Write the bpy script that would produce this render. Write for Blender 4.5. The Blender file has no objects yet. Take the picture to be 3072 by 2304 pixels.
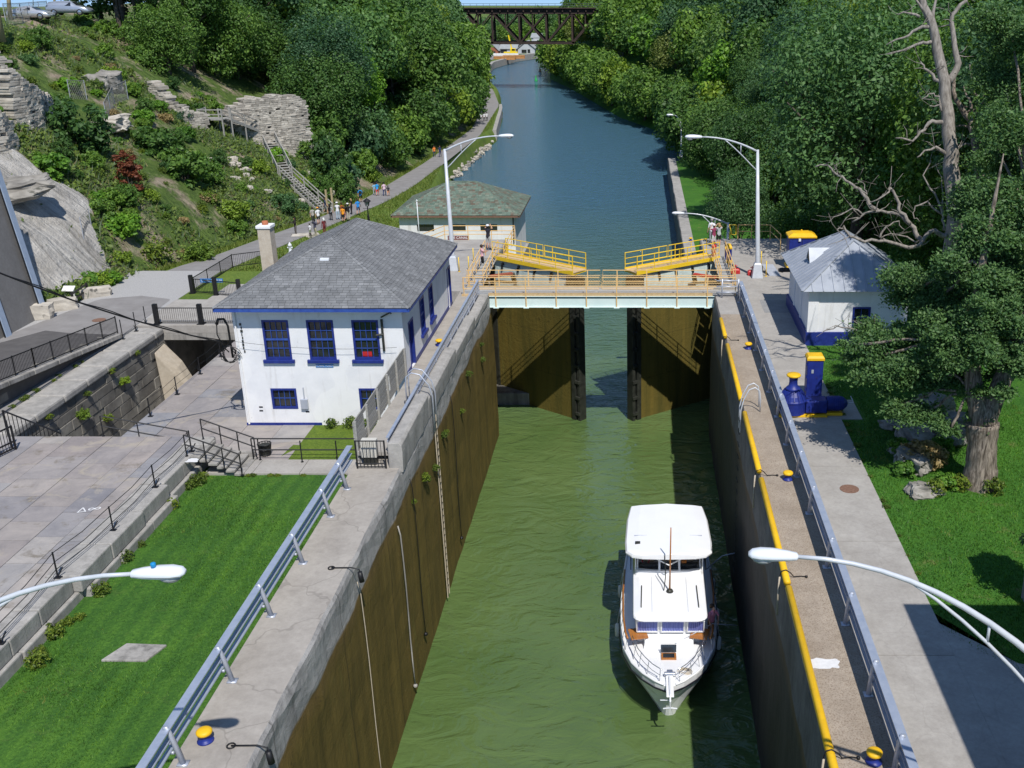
import bpy, math, random
import numpy as np
from mathutils import Vector, Matrix, noise as mnoise
rad = math.radians
sc = bpy.context.scene
COL = sc.collection
rng = random.Random(11)
nrng = np.random.default_rng(11)
PI = math.pi
# == survey helpers
# photo pixel (3072 x 2304) -> point of the place, used to survey where things stand
F, CX, CY, HZ, CAMZ = 3100.0, 1920.0, 1152.0, -5.0, 27.2
PT = math.atan((CY - HZ) / F)
CP, SP = math.cos(PT), math.sin(PT)
def ray(px, py):
 u = (px - CX) / F
 v = (py - CY) / F
 return Vector((u, CP - v * SP, -SP - v * CP))
def G(px, py, z):
 d = ray(px, py)
 return d * ((z - CAMZ) / d.z) + Vector((0, 0, CAMZ))
def AY(px, py, y):
 d = ray(px, py)
 return d * (y / d.y) + Vector((0, 0, CAMZ))
def AX(px, py, x):
 d = ray(px, py)
 return d * (x / d.x) + Vector((0, 0, CAMZ))
def lerp(a, b, t):
 return a + (b - a) * t
def interp(x, xs, ys):
 return float(np.interp(x, xs, ys))
def smooth(a, b, x):
 t = min(1.0, max(0.0, (x - a) / (b - a)))
 return t * t * (3 - 2 * t)
# == mesh builder
class M:
 def __init__(s):
  s.v, s.f, s.mi = [], [], []
  s.T = None
  s.m = 0
 def add(s, vs, fs):
  o = len(s.v)
  if s.T is not None:
   vs = [tuple(s.T @ Vector(p)) for p in vs]
  s.v += [tuple(p) for p in vs]
  s.f += [tuple(o + i for i in f) for f in fs]
  s.mi += [s.m] * len(fs)
  return s
 def bb(s, x0, x1, y0, y1, z0, z1):
  v = [(x0, y0, z0), (x1, y0, z0), (x1, y1, z0), (x0, y1, z0), (x0, y0, z1), (x1, y0, z1), (x1, y1, z1), (x0, y1, z1)]
  return s.add(v, [(0, 3, 2, 1), (4, 5, 6, 7), (0, 1, 5, 4), (1, 2, 6, 5), (2, 3, 7, 6), (3, 0, 4, 7)])
 def box(s, c, d, rz=0.0, jit=0.0):
  c = Vector(c)
  ca, sa = math.cos(rz), math.sin(rz)
  v = []
  for z in (-.5, .5):
   for x, y in ((-.5, -.5), (.5, -.5), (.5, .5), (-.5, .5)):
    X, Y, Z = x * d[0], y * d[1], z * d[2]
    if jit:
     X += rng.uniform(-jit, jit); Y += rng.uniform(-jit, jit); Z += rng.uniform(-jit, jit)
    v.append((c.x + X * ca - Y * sa, c.y + X * sa + Y * ca, c.z + Z))
  return s.add(v, [(0, 3, 2, 1), (4, 5, 6, 7), (0, 1, 5, 4), (1, 2, 6, 5), (2, 3, 7, 6), (3, 0, 4, 7)])
 def beam(s, p, q, w, h=None, up=(0, 0, 1)):
  h = w if h is None else h
  p, q = Vector(p), Vector(q)
  d = (q - p).normalized()
  up = Vector(up)
  if abs(d.dot(up)) > .98:
   up = Vector((0, 1, 0))
  sx = d.cross(up).normalized() * (w / 2)
  uz = sx.cross(d).normalized() * (h / 2)
  v = [p - sx - uz, p + sx - uz, p + sx + uz, p - sx + uz, q - sx - uz, q + sx - uz, q + sx + uz, q - sx + uz]
  return s.add(v, [(0, 1, 2, 3), (7, 6, 5, 4), (0, 4, 5, 1), (1, 5, 6, 2), (2, 6, 7, 3), (3, 7, 4, 0)])
 def tube(s, pts, r, n=6, cap=True, ridge=0.0):
  pts = [Vector(p) for p in pts]
  k = len(pts)
  rs = r if isinstance(r, (list, tuple)) else [r] * k
  vs, fs = [], []
  prev = None
  for i, p in enumerate(pts):
   d = (pts[min(i + 1, k - 1)] - pts[max(i - 1, 0)])
   d = d.normalized() if d.length > 1e-9 else Vector((0, 0, 1))
   if prev is None:
    a = Vector((0, 0, 1)) if abs(d.z) < .9 else Vector((0, 1, 0))
    x = d.cross(a).normalized()
   else:
    x = (prev - d * prev.dot(d))
    x = x.normalized() if x.length > 1e-6 else d.orthogonal().normalized()
   prev = x
   y = d.cross(x)
   for j in range(n):
    t = 2 * PI * j / n
    q = 1.0 if not ridge else 1 + ridge * (mnoise.noise(Vector((math.cos(t) * 5, math.sin(t) * 5, i * .33 + p.x))) + .6 * mnoise.noise(Vector((math.cos(t) * 11, math.sin(t) * 11, i * .9))))
    vs.append(p + (x * math.cos(t) + y * math.sin(t)) * (rs[i] * q))
  for i in range(k - 1):
   for j in range(n):
    j2 = (j + 1) % n
    fs.append((i * n + j, i * n + j2, (i + 1) * n + j2, (i + 1) * n + j))
  if cap:
   fs.append(tuple(range(n - 1, -1, -1)))
   fs.append(tuple((k - 1) * n + j for j in range(n)))
  return s.add(vs, fs)
 def lathe(s, prof, c=(0, 0, 0), n=16, axis='z'):
  vs, fs = [], []
  c = Vector(c)
  for r, z in prof:
   for j in range(n):
    t = 2 * PI * j / n
    a, b = r * math.cos(t), r * math.sin(t)
    if axis == 'z': p = (a, b, z)
    elif axis == 'x': p = (z, a, b)
    else: p = (a, z, b)
    vs.append(c + Vector(p))
  k = len(prof)
  for i in range(k - 1):
   for j in range(n):
    j2 = (j + 1) % n
    fs.append((i * n + j, i * n + j2, (i + 1) * n + j2, (i + 1) * n + j))
  fs.append(tuple(range(n - 1, -1, -1)))
  fs.append(tuple((k - 1) * n + j for j in range(n)))
  return s.add(vs, fs)
 def prism(s, poly, z0, z1):
  n = len(poly)
  vs = [(p[0], p[1], z0) for p in poly] + [(p[0], p[1], z1) for p in poly]
  fs = [tuple(range(n - 1, -1, -1)), tuple(range(n, 2 * n))]
  fs += [(i, (i + 1) % n, n + (i + 1) % n, n + i) for i in range(n)]
  return s.add(vs, fs)
 def loft(s, secs, cap=True, closed=True):
  n = len(secs[0])
  vs = [p for c in secs for p in c]
  fs = []
  for i in range(len(secs) - 1):
   for j in range(n if closed else n - 1):
    j2 = (j + 1) % n
    fs.append((i * n + j, i * n + j2, (i + 1) * n + j2, (i + 1) * n + j))
  if cap and closed:
   fs.append(tuple(range(n - 1, -1, -1)))
   fs.append(tuple((len(secs) - 1) * n + j for j in range(n)))
  return s.add(vs, fs)
 def poly(s, pts):
  return s.add(pts, [tuple(range(len(pts)))])
 def grid(s, rows):
  n = len(rows[0])
  vs = [p for r in rows for p in r]
  fs = [(i * n + j, i * n + j + 1, (i + 1) * n + j + 1, (i + 1) * n + j) for i in range(len(rows) - 1) for j in range(n - 1)]
  return s.add(vs, fs)
 def build(s, name, mats, parent=None, smooth=False, bevel=0.0, fix=True):
  off = Vector((0, 0, 0))
  p = parent
  while p is not None:
   off += p.location
   p = p.parent
  me = bpy.data.meshes.new(name)
  v = s.v if off.length == 0 else [(a[0] - off.x, a[1] - off.y, a[2] - off.z) for a in s.v]
  me.from_pydata([tuple(a) for a in v], [], s.f)
  if not isinstance(mats, (list, tuple)):
   mats = [mats]
  for m_ in mats:
   me.materials.append(m_)
  if len(mats) > 1:
   me.polygons.foreach_set('material_index', s.mi)
  if fix:
   import bmesh
   bm = bmesh.new(); bm.from_mesh(me)
   bmesh.ops.recalc_face_normals(bm, faces=bm.faces)
   bm.to_mesh(me); bm.free()
  if smooth:
   me.polygons.foreach_set('use_smooth', [True] * len(me.polygons))
  me.update()
  o = bpy.data.objects.new(name, me)
  COL.objects.link(o)
  if parent is not None:
   o.parent = parent
  if bevel:
   b = o.modifiers.new('bevel', 'BEVEL'); b.width = bevel; b.segments = 2; b.limit_method = 'ANGLE'
  return o
def tag(o, label=None, cat=None, group=None, kind=None):
 if label: o['label'] = label
 if cat: o['category'] = cat
 if group: o['group'] = group
 if kind: o['kind'] = kind
 return o
def thing(name, label, cat, loc=(0, 0, 0), rz=0.0, group=None):
 o = bpy.data.objects.new(name, None)
 o.empty_display_size = .3
 COL.objects.link(o)
 o.location = loc
 o.rotation_euler = (0, 0, rz)
 return tag(o, label, cat, group)
def copy_tree(o, parent=None):
 c = o.copy()
 COL.objects.link(c)
 c.parent = parent
 for ch in list(o.children):
  copy_tree(ch, c)
 return c
def local(loc):
 """a stand-in parent used while building a prototype at the origin"""
 return None
# == materials
def nodes_of(name):
 m = bpy.data.materials.new(name)
 m.use_nodes = True
 nt = m.node_tree
 return m, nt, nt.nodes['Principled BSDF']
def N(nt, t, **kw):
 n = nt.nodes.new(t)
 for k, v in kw.items():
  if k in n.inputs: n.inputs[k].default_value = v
  else: setattr(n, k, v)
 return n
def c4(c):
 return (c[0], c[1], c[2], 1.0)
def ramp(nt, src, stops):
 r = nt.nodes.new('ShaderNodeValToRGB')
 el = r.color_ramp.elements
 while len(el) < len(stops): el.new(.5)
 for e, (p, c) in zip(el, stops):
  e.position = p; e.color = c4(c)
 nt.links.new(src, r.inputs[0])
 return r
def mixc(nt, fac, a, b, mode='MIX'):
 x = nt.nodes.new('ShaderNodeMix'); x.data_type = 'RGBA'; x.blend_type = mode
 for s_, i in ((fac, 0), (a, 6), (b, 7)):
  if hasattr(s_, 'is_linked') or isinstance(s_, bpy.types.NodeSocket): nt.links.new(s_, x.inputs[i])
  elif i == 0: x.inputs[0].default_value = s_
  else: x.inputs[i].default_value = c4(s_)
 return x.outputs[2]
def mathn(nt, op, a, b=None):
 x = nt.nodes.new('ShaderNodeMath'); x.operation = op
 for i, s_ in enumerate((a, b)):
  if s_ is None: continue
  if isinstance(s_, bpy.types.NodeSocket): nt.links.new(s_, x.inputs[i])
  else: x.inputs[i].default_value = s_
 return x.outputs[0]
def coords(nt, scale=(1, 1, 1), kind='Object'):
 tc = nt.nodes.new('ShaderNodeTexCoord')
 mp = nt.nodes.new('ShaderNodeMapping')
 mp.inputs['Scale'].default_value = scale
 nt.links.new(tc.outputs[kind], mp.inputs['Vector'])
 return mp.outputs['Vector']
def noise_(nt, vec, scale, detail=5, rough=.6, dist=0.0):
 n = nt.nodes.new('ShaderNodeTexNoise')
 n.inputs['Scale'].default_value = scale
 n.inputs['Detail'].default_value = detail
 n.inputs['Roughness'].default_value = rough
 n.inputs['Distortion'].default_value = dist
 nt.links.new(vec, n.inputs['Vector'])
 return n.outputs['Fac']
def bump_(nt, bs, h, strength, dist=.02):
 b = nt.nodes.new('ShaderNodeBump')
 b.inputs['Strength'].default_value = strength
 b.inputs['Distance'].default_value = dist
 nt.links.new(h, b.inputs['Height'])
 nt.links.new(b.outputs['Normal'], bs.inputs['Normal'])
 return b
def mat(name, c, c2=None, rough=.7, scale=3.0, stretch=(1, 1, 1), bump=0.0, bscale=None, metal=0.0, spec=.4, island=0.0,
  spots=None, coat=0.0, detail=6, lo=.3, hi=.7):
 m, nt, bs = nodes_of(name)
 c2 = c2 or tuple(min(1, x * 1.25) for x in c)
 v = coords(nt, stretch)
 n1 = noise_(nt, v, scale, detail)
 col = ramp(nt, n1, [(lo, c), (hi, c2)]).outputs[0]
 if spots:                                   # (colour, noise scale, threshold)
  n3 = noise_(nt, v, spots[1], 4, .65)
  fac = ramp(nt, n3, [(spots[2], (0, 0, 0)), (min(.99, spots[2] + .08), (1, 1, 1))]).outputs[0]
  col = mixc(nt, fac, col, spots[0])
 if island:
  g = nt.nodes.new('ShaderNodeNewGeometry')
  rr = ramp(nt, g.outputs['Random Per Island'], [(0, (1 - island,) * 3), (1, (1 + island,) * 3)]).outputs[0]
  col = mixc(nt, 1.0, col, rr, 'MULTIPLY')
 nt.links.new(col, bs.inputs['Base Color'])
 bs.inputs['Roughness'].default_value = rough
 bs.inputs['Metallic'].default_value = metal
 bs.inputs['Specular IOR Level'].default_value = spec
 if coat:
  bs.inputs['Coat Weight'].default_value = coat
  bs.inputs['Coat Roughness'].default_value = .1
 if bump:
  n2 = noise_(nt, v, bscale or scale * 4, 5)
  bump_(nt, bs, n2, bump)
 return m
def leaf_mat(name, dark, light, hue=.06, rough=.5, objvar=.35, patch=0):
 m, nt, bs = nodes_of(name)
 g = nt.nodes.new('ShaderNodeNewGeometry')
 oi = nt.nodes.new('ShaderNodeObjectInfo')
 mid = tuple((a + b) / 2 for a, b in zip(dark, light))
 col = ramp(nt, g.outputs['Random Per Island'], [(0, dark), (.55, mid), (1, light)]).outputs[0]
 orr = ramp(nt, oi.outputs['Random'], [(0, (1 - objvar, 1 - objvar * .8, 1 - objvar * .3)), (.5, (1, 1, 1)), (1, (1 + objvar * .9, 1 + objvar * .75, 1 - objvar * .2))]).outputs[0]
 col = mixc(nt, 1.0, col, orr, 'MULTIPLY')
 nt.links.new(col, bs.inputs['Base Color'])
 if patch:                                   # worn spots and mower tracks in a lawn
  v = coords(nt)
  p1 = noise_(nt, v, .45, 6, .7)
  col = mixc(nt, 1.0, col, ramp(nt, p1, [(.3, (.62, .72, .75)), (.7, (1.3, 1.2, 1.0))]).outputs[0], 'MULTIPLY')
  p2 = noise_(nt, v, 1.0, 5, .75)
  col = mixc(nt, ramp(nt, p2, [(.57, (0, 0, 0)), (.68, (.55,) * 3)]).outputs[0], col, (.27, .22, .08))
  wv = nt.nodes.new('ShaderNodeTexWave'); wv.bands_direction = 'X'
  wv.inputs['Scale'].default_value = .34; wv.inputs['Distortion'].default_value = 1.2; wv.inputs['Detail'].default_value = 2
  nt.links.new(v, wv.inputs['Vector'])
  col = mixc(nt, patch, col, mixc(nt, 1.0, col, ramp(nt, wv.outputs['Fac'], [(.25, (.70, .78, .8)), (.75, (1.25, 1.2, 1.05))]).outputs[0], 'MULTIPLY'))
  nt.links.new(col, bs.inputs['Base Color'])
 bs.inputs['Roughness'].default_value = rough
 bs.inputs['Specular IOR Level'].default_value = .25
 tr = nt.nodes.new('ShaderNodeBsdfTranslucent')
 col2 = mixc(nt, 1.0, col, (1.25, 1.35, .5), 'MULTIPLY')
 nt.links.new(col2, tr.inputs['Color'])
 mx = nt.nodes.new('ShaderNodeMixShader')
 mx.inputs[0].default_value = .32
 nt.links.new(bs.outputs[0], mx.inputs[1]); nt.links.new(tr.outputs[0], mx.inputs[2])
 nt.links.new(mx.outputs[0], nt.nodes['Material Output'].inputs['Surface'])
 return m
def concrete(name, c, c2, streak=0.0, scale=.6, speck=0.0, speckc=(.1, .08, .06), bump=.25, cracks=0.0, rough=.85):
 m, nt, bs = nodes_of(name)
 v = coords(nt)
 a = noise_(nt, v, scale, 8, .65, .3)
 col = ramp(nt, a, [(.3, c), (.7, c2)]).outputs[0]
 b = noise_(nt, v, scale * 9, 6, .7)
 col = mixc(nt, 1.0, col, ramp(nt, b, [(.2, (.8, .8, .8)), (.8, (1.12, 1.12, 1.12))]).outputs[0], 'MULTIPLY')
 if streak:
  vs = coords(nt, (2.2, 2.2, .14))
  s_ = noise_(nt, vs, 1.0, 6, .7)
  f = ramp(nt, s_, [(.45, (0, 0, 0)), (.68, (streak,) * 3)]).outputs[0]
  col = mixc(nt, f, col, tuple(x * .35 for x in c))
 if speck:
  w = noise_(nt, v, 22, 3, .8)
  f = ramp(nt, w, [(.5, (0, 0, 0)), (.62, (speck,) * 3)]).outputs[0]
  col = mixc(nt, f, col, speckc)
 if cracks:
  vo = nt.nodes.new('ShaderNodeTexVoronoi'); vo.feature = 'DISTANCE_TO_EDGE'
  vo.inputs['Scale'].default_value = .35
  dn = nt.nodes.new('ShaderNodeTexNoise'); dn.inputs['Scale'].default_value = 1.2
  nt.links.new(v, dn.inputs['Vector'])
  ad = nt.nodes.new('ShaderNodeVectorMath'); ad.operation = 'ADD'
  nt.links.new(v, ad.inputs[0]); nt.links.new(dn.outputs['Color'], ad.inputs[1])
  nt.links.new(ad.outputs[0], vo.inputs['Vector'])
  f = ramp(nt, vo.outputs['Distance'], [(.004, (cracks,) * 3), (.012, (0, 0, 0))]).outputs[0]
  col = mixc(nt, f, col, tuple(x * .45 for x in c))
 nt.links.new(col, bs.inputs['Base Color'])
 bs.inputs['Roughness'].default_value = rough
 bs.inputs['Specular IOR Level'].default_value = .25
 bump_(nt, bs, b, bump, .03)
 return m
MT = {}
def stucco():
 m, nt, bs = nodes_of('white_stucco')
 v = coords(nt)
 col = ramp(nt, noise_(nt, v, 1.2, 6), [(.3, (.68, .685, .70)), (.7, (.78, .78, .785))]).outputs[0]
 st = noise_(nt, coords(nt, (1.6, 1.6, .16)), 1.3, 6, .72)          # rain streaks
 col = mixc(nt, ramp(nt, st, [(.54, (0, 0, 0)), (.70, (.55,) * 3)]).outputs[0], col, (.45, .43, .40))
 pt = noise_(nt, v, .55, 2, .3)                                      # patched repaint
 col = mixc(nt, ramp(nt, pt, [(.56, (0, 0, 0)), (.565, (.5,) * 3)]).outputs[0], col, (.80, .80, .79))
 fl = noise_(nt, v, 7, 4, .8)
 col = mixc(nt, ramp(nt, fl, [(.69, (0, 0, 0)), (.71, (.8,) * 3)]).outputs[0], col, (.36, .34, .32))
 nt.links.new(col, bs.inputs['Base Color']); bs.inputs['Roughness'].default_value = .85
 bump_(nt, bs, noise_(nt, v, 12, 5), .3)
 return m
MT['white_paint'] = stucco()
MT['blue_paint'] = mat('navy_blue_paint', (.012, .022, .16), (.02, .04, .23), rough=.45, scale=5, bump=.1, bscale=20)
MT['blue_trim'] = mat('blue_trim_paint', (.02, .05, .26), (.04, .1, .36), rough=.5, scale=4, spots=((.3, .34, .42), 9, .68))
MT['navy'] = mat('machine_navy_paint', (.010, .018, .15), (.016, .034, .24), rough=.45, scale=5, spec=.4, bump=.1, bscale=16, spots=((.11, .06, .045), 6, .66))
MT['yellow'] = mat('yellow_paint', (.72, .42, .01), (.82, .50, .015), rough=.5, scale=4, bump=.1, bscale=18, spots=((.30, .14, .05), 5, .66))
MT['yellow_rail'] = mat('yellow_rail_paint', (.76, .50, .02), (.86, .60, .035), rough=.45, scale=6, spots=((.45, .22, .08), 12, .68))
MT['tan_rail'] = mat('faded_yellow_paint', (.70, .44, .16), (.80, .54, .24), rough=.5, scale=6, spots=((.4, .18, .08), 12, .66))
MT['concrete'] = concrete('walkway_concrete', (.30, .275, .245), (.41, .38, .34), bump=.2, cracks=.35)
MT['concrete_path'] = concrete('path_concrete', (.31, .29, .265), (.41, .39, .36), bump=.15, scale=.9, cracks=.12)
MT['concrete_old'] = concrete('weathered_concrete', (.26, .25, .23), (.42, .40, .37), streak=.75, bump=.4)
MT['coping_stone'] = concrete('coping_stone', (.30, .29, .27), (.44, .42, .39), streak=.35, bump=.5, scale=1.1)
MT['aggregate'] = concrete('exposed_aggregate', (.30, .25, .195), (.42, .36, .29), speck=.75, speckc=(.17, .12, .08), bump=.35, scale=.7)
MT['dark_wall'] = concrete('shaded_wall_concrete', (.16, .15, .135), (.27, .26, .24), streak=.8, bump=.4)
MT['stone'] = mat('limestone', (.33, .30, .255), (.55, .51, .44), rough=.95, scale=1.1, bump=.7, bscale=9, island=.3, spots=((.12, .115, .10), 1.3, .60))
MT['boulder'] = mat('boulder_stone', (.15, .14, .125), (.40, .38, .34), rough=.95, scale=2.2, bump=.9, bscale=7, spots=((.10, .10, .085), 2.6, .56))
MT['old_stone'] = mat('old_lock_stone', (.12, .112, .10), (.27, .255, .225), rough=.95, scale=.9, bump=.6, bscale=6, island=.22, spots=((.07, .07, .06), 1.7, .62))
MT['asphalt'] = mat('path_asphalt', (.20, .19, .185), (.27, .26, .255), rough=.95, scale=.8, bump=.15, bscale=40)
MT['asphalt_new'] = mat('dark_asphalt', (.085, .08, .08), (.115, .11, .108), rough=.9, scale=1.5, bump=.15, bscale=40)
MT['gravel'] = mat('gravel', (.28, .28, .28), (.44, .43, .42), rough=.95, scale=14, bump=.5, bscale=30)
MT['black_metal'] = mat('black_metal', (.008, .008, .009), (.016, .016, .018), rough=.5, scale=6)
MT['grey_metal'] = mat('galvanised_rail', (.42, .45, .52), (.52, .55, .61), rough=.42, scale=4, metal=.35)
MT['rail_blue'] = mat('guard_rail_steel', (.36, .42, .53), (.48, .53, .62), rough=.4, scale=3, metal=.4)
MT['rail_back'] = mat('rail_underside_blue', (.02, .04, .16), (.03, .06, .2), rough=.4, scale=3)
MT['lamp_grey'] = mat('lamp_paint', (.46, .49, .53), (.56, .59, .63), rough=.35, scale=3, coat=.2)
MT['lamp_white'] = mat('lamp_housing', (.70, .73, .77), (.76, .79, .83), rough=.3, scale=2, coat=.3)
MT['glass_dark'] = mat('dark_glass', (.012, .014, .016), (.03, .034, .038), rough=.08, scale=2, spec=.8)
MT['glass_lens'] = mat('lamp_lens', (.25, .27, .29), (.34, .36, .38), rough=.15, scale=4, spec=.8)
MT['blue_cell'] = mat('photocell_blue', (.01, .22, .50), (.02, .28, .58), rough=.4, scale=4)
MT['mint'] = mat('pale_mint_paint', (.58, .72, .70), (.68, .80, .77), rough=.5, scale=1.2, spots=((.45, .55, .5), 3, .7))
MT['mint_shadow'] = mat('mint_shadow_tone', (.12, .24, .25), (.16, .3, .31), rough=.5, scale=2)
MT['rust_red'] = mat('rust_red_steel', (.22, .05, .03), (.34, .09, .05), rough=.7, scale=6)
MT['red_paint'] = mat('red_paint', (.42, .015, .015), (.5, .03, .03), rough=.4, scale=6)
MT['dark_steel'] = mat('wet_dark_steel', (.015, .016, .014), (.04, .042, .034), rough=.5, scale=3)
MT['wood_grey'] = mat('weathered_timber', (.24, .235, .215), (.36, .35, .32), rough=.9, scale=4, stretch=(1, 1, 6), island=.15)
MT['timber_pole'] = mat('pole_timber', (.30, .24, .13), (.42, .35, .20), rough=.9, scale=5, stretch=(4, 4, .4))
MT['bark'] = mat('bark', (.07, .055, .042), (.29, .245, .20), rough=.95, scale=5, stretch=(3, 3, .35), bump=1.0, bscale=6, lo=.38, hi=.62)
MT['bark_dark'] = mat('forest_bark', (.05, .04, .03), (.12, .10, .08), rough=.95, scale=4, stretch=(3, 3, .6), bump=.6, bscale=7)
MT['dead_wood'] = mat('dead_wood', (.12, .105, .09), (.34, .31, .275), rough=.95, scale=3, stretch=(3, 3, .4), bump=.9, bscale=7)
MT['cable'] = mat('cable_rubber', (.006, .006, .007), (.012, .012, .013), rough=.5)
MT['rope'] = mat('rope', (.38, .32, .24), (.5, .44, .34), rough=.95, scale=20)
MT['rust_iron'] = mat('rusty_iron', (.14, .075, .05), (.24, .14, .10), rough=.85, scale=14, bump=.4, bscale=30)
MT['teak'] = mat('varnished_teak', (.30, .11, .02), (.42, .17, .04), rough=.3, scale=3, stretch=(6, 1, 6), coat=.4)
MT['gelcoat'] = mat('white_gelcoat', (.80, .81, .82), (.84, .85, .86), rough=.25, scale=1, coat=.3, spec=.5)
MT['chrome'] = mat('stainless', (.6, .62, .64), (.7, .72, .74), rough=.2, metal=.9, scale=5)
MT['terracotta'] = mat('terracotta', (.40, .13, .06), (.5, .18, .09), rough=.8, scale=8)
MT['stucco_tan'] = mat('tan_stucco', (.42, .36, .28), (.52, .46, .37), rough=.9, scale=4, bump=.3, bscale=25)
# == camera, sun, sky
cam = bpy.data.cameras.new('camera')
cam.sensor_width = 36.0
cam.lens = F / 3072.0 * 36.0
cam.shift_x = (1536.0 - CX) / 3072.0
cam.clip_start = .5
cam.clip_end = 6000
co = bpy.data.objects.new('camera', cam)
COL.objects.link(co)
co.location = (0, 0, CAMZ)
co.rotation_euler = (PI / 2 - PT, 0, 0)
sc.camera = co
SUN = Vector((.25, -.68, 1.0)).normalized()
sl = bpy.data.lights.new('sun', 'SUN')
sl.energy = 4.3
sl.angle = rad(.55)
sl.color = (1.0, .955, .89)
so = bpy.data.objects.new('sun', sl)
COL.objects.link(so)
so.rotation_euler = (-SUN).to_track_quat('-Z', 'Y').to_euler()
so.location = (20, -40, 80)
w = bpy.data.worlds.new('World')
sc.world = w
w.use_nodes = True
wn = w.node_tree
bg = wn.nodes['Background']
sky = wn.nodes.new('ShaderNodeTexSky')
sky.sky_type = 'NISHITA'
sky.sun_disc = False
sky.sun_elevation = math.asin(SUN.z)
sky.sun_rotation = math.atan2(SUN.x, SUN.y)
sky.air_density = 1.0
sky.dust_density = 0.0
sky.ozone_density = 4.0
stc = wn.nodes.new('ShaderNodeTexCoord')
sva = wn.nodes.new('ShaderNodeVectorMath'); sva.operation = 'ADD'
sva.inputs[1].default_value = (0, 0, .16)            # clear summer air: the blue reaches down to the horizon
wn.links.new(stc.outputs['Generated'], sva.inputs[0])
svn = wn.nodes.new('ShaderNodeVectorMath'); svn.operation = 'NORMALIZE'
wn.links.new(sva.outputs[0], svn.inputs[0])
wn.links.new(svn.outputs[0], sky.inputs[0])
wn.links.new(sky.outputs[0], bg.inputs['Color'])
bg.inputs['Strength'].default_value = .125
sc.view_settings.view_transform = 'Standard'
sc.view_settings.look = 'None'
sc.view_settings.gamma = 1.0
sc.view_settings.exposure = 0.14
sc.cycles.use_denoising = True
sc.cycles.max_bounces = 6
sc.cycles.diffuse_bounces = 2
sc.cycles.glossy_bounces = 3
sc.cycles.transmission_bounces = 3
sc.cycles.sample_clamp_indirect = 6.0
# == terrain functions
LBY = [40, 62, 76, 104, 116, 120, 135, 165, 205, 213, 259, 313, 346, 413, 445, 494, 520, 535, 640]
LBX = [-9.4, -10.6, -11.5, -12.7, -12.7, -19, -26.5, -30, -29.6, -29.0, -33.5, -40.8, -47.8, -58.0, -60.5, -56.5, -49.5, -43.5, -42]
RBY = [76, 110, 168, 172, 217, 258, 341, 388, 497, 540, 640]
RBX = [4.45, 4.45, 4.45, 6.5, 8.1, -5.2, -22, -33, -42, -40, -40]
PLY = [40, 62, 70.6, 81, 86.4, 98.6, 107, 122, 144.6, 175.6, 214, 254.6, 302, 346, 413, 445, 470, 640]
PLX = [-41.5, -39.5, -37.8, -37.6, -36.5, -35.6, -34.7, -33.8, -33.9, -33.8, -33.9, -37.6, -44.0, -52.5, -63, -66, -105, -120]
PRY = [40, 62, 71, 80, 92, 104.5, 122, 139, 157.5, 203, 262, 302, 346, 413, 445, 494, 520, 640]
PRX = [-32.4, -32.4, -32.9, -33.0, -32.4, -31.6, -30.6, -30.2, -30.6, -30.7, -34.6, -41.2, -49.8, -60.3, -64.5, -61, -54, -50]
def zpath(Y):
 return interp(Y, [0, 60, 72, 95, 129, 163, 200, 700], [7.45, 7.45, 7.4, 6.0, 4.0, 3.0, 2.6, 2.6])
def lb(Y): return interp(Y, LBY, LBX)
def rb(Y): return interp(Y, RBY, RBX)
def pl(Y): return interp(Y, PLY, PLX)
def pr(Y): return interp(Y, PRY, PRX)
def foot(Y): return pl(Y) - .7
def fbm(x, y, s, o=4):
 return mnoise.fractal(Vector((x * s, y * s, 3.7)), 1.0, 2.1, o)
def zL(X, Y):
 d = foot(Y) - X
 if d <= 0: return zpath(Y)
 steep = lerp(.95, .70, smooth(78, 100, Y))
 top = 26.0 - zpath(Y) * .35
 h = d * steep * smooth(-1.5, 4, d)
 lim = 17.8
 if h > lim: h = lim + (1 - math.exp(-(h - lim) / 3.5)) * 3.2
 amp = min(1.0, d / 6.0)
 h += amp * (.9 * fbm(X, Y, .07) + .35 * fbm(X, Y, .3, 3))
 hz = zpath(Y) + h
 if Y > 330: hz += (Y - 330) * .02 * amp
 return hz
def zR(X, Y):
 base = 3.0 + 6.9 * (1 - smooth(78.3, 90, Y)) * smooth(8.5, 13, X)
 if Y < 78.3: base = 9.9
 if Y > 168: base = lerp(3.0, 1.6, smooth(168, 200, Y))
 edge = 18.0 if Y < 78.3 else rb(Y) + lerp(lerp(13.5, 10.0, smooth(78, 110, Y)), 2.5, smooth(150, 190, Y))
 d = X - edge
 if d > 0:
  h = d * .62
  lim = 19.0
  if h > lim: h = lim + (1 - math.exp(-(h - lim) / 5)) * 4
  base += h + min(1, d / 6) * (.8 * fbm(X, Y, .06) + .3 * fbm(X, Y, .3, 3))
 if Y > 78.3 and X < rb(Y) + 2.2 and Y > 168:
  base = lerp(-.4, base, max(0, (X - rb(Y)) / 2.2))
 return base
def H(px, py, zf, t0=45, t1=520):
 d = ray(px, py); d.normalize()
 t = t0
 while t < t1:
  p = Vector((0, 0, CAMZ)) + d * t
  if p.z <= zf(p.x, p.y):
   return Vector((p.x, p.y, zf(p.x, p.y)))
  t += .35
 return None
def struct(o):
 o['kind'] = 'structure'
 return o
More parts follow.
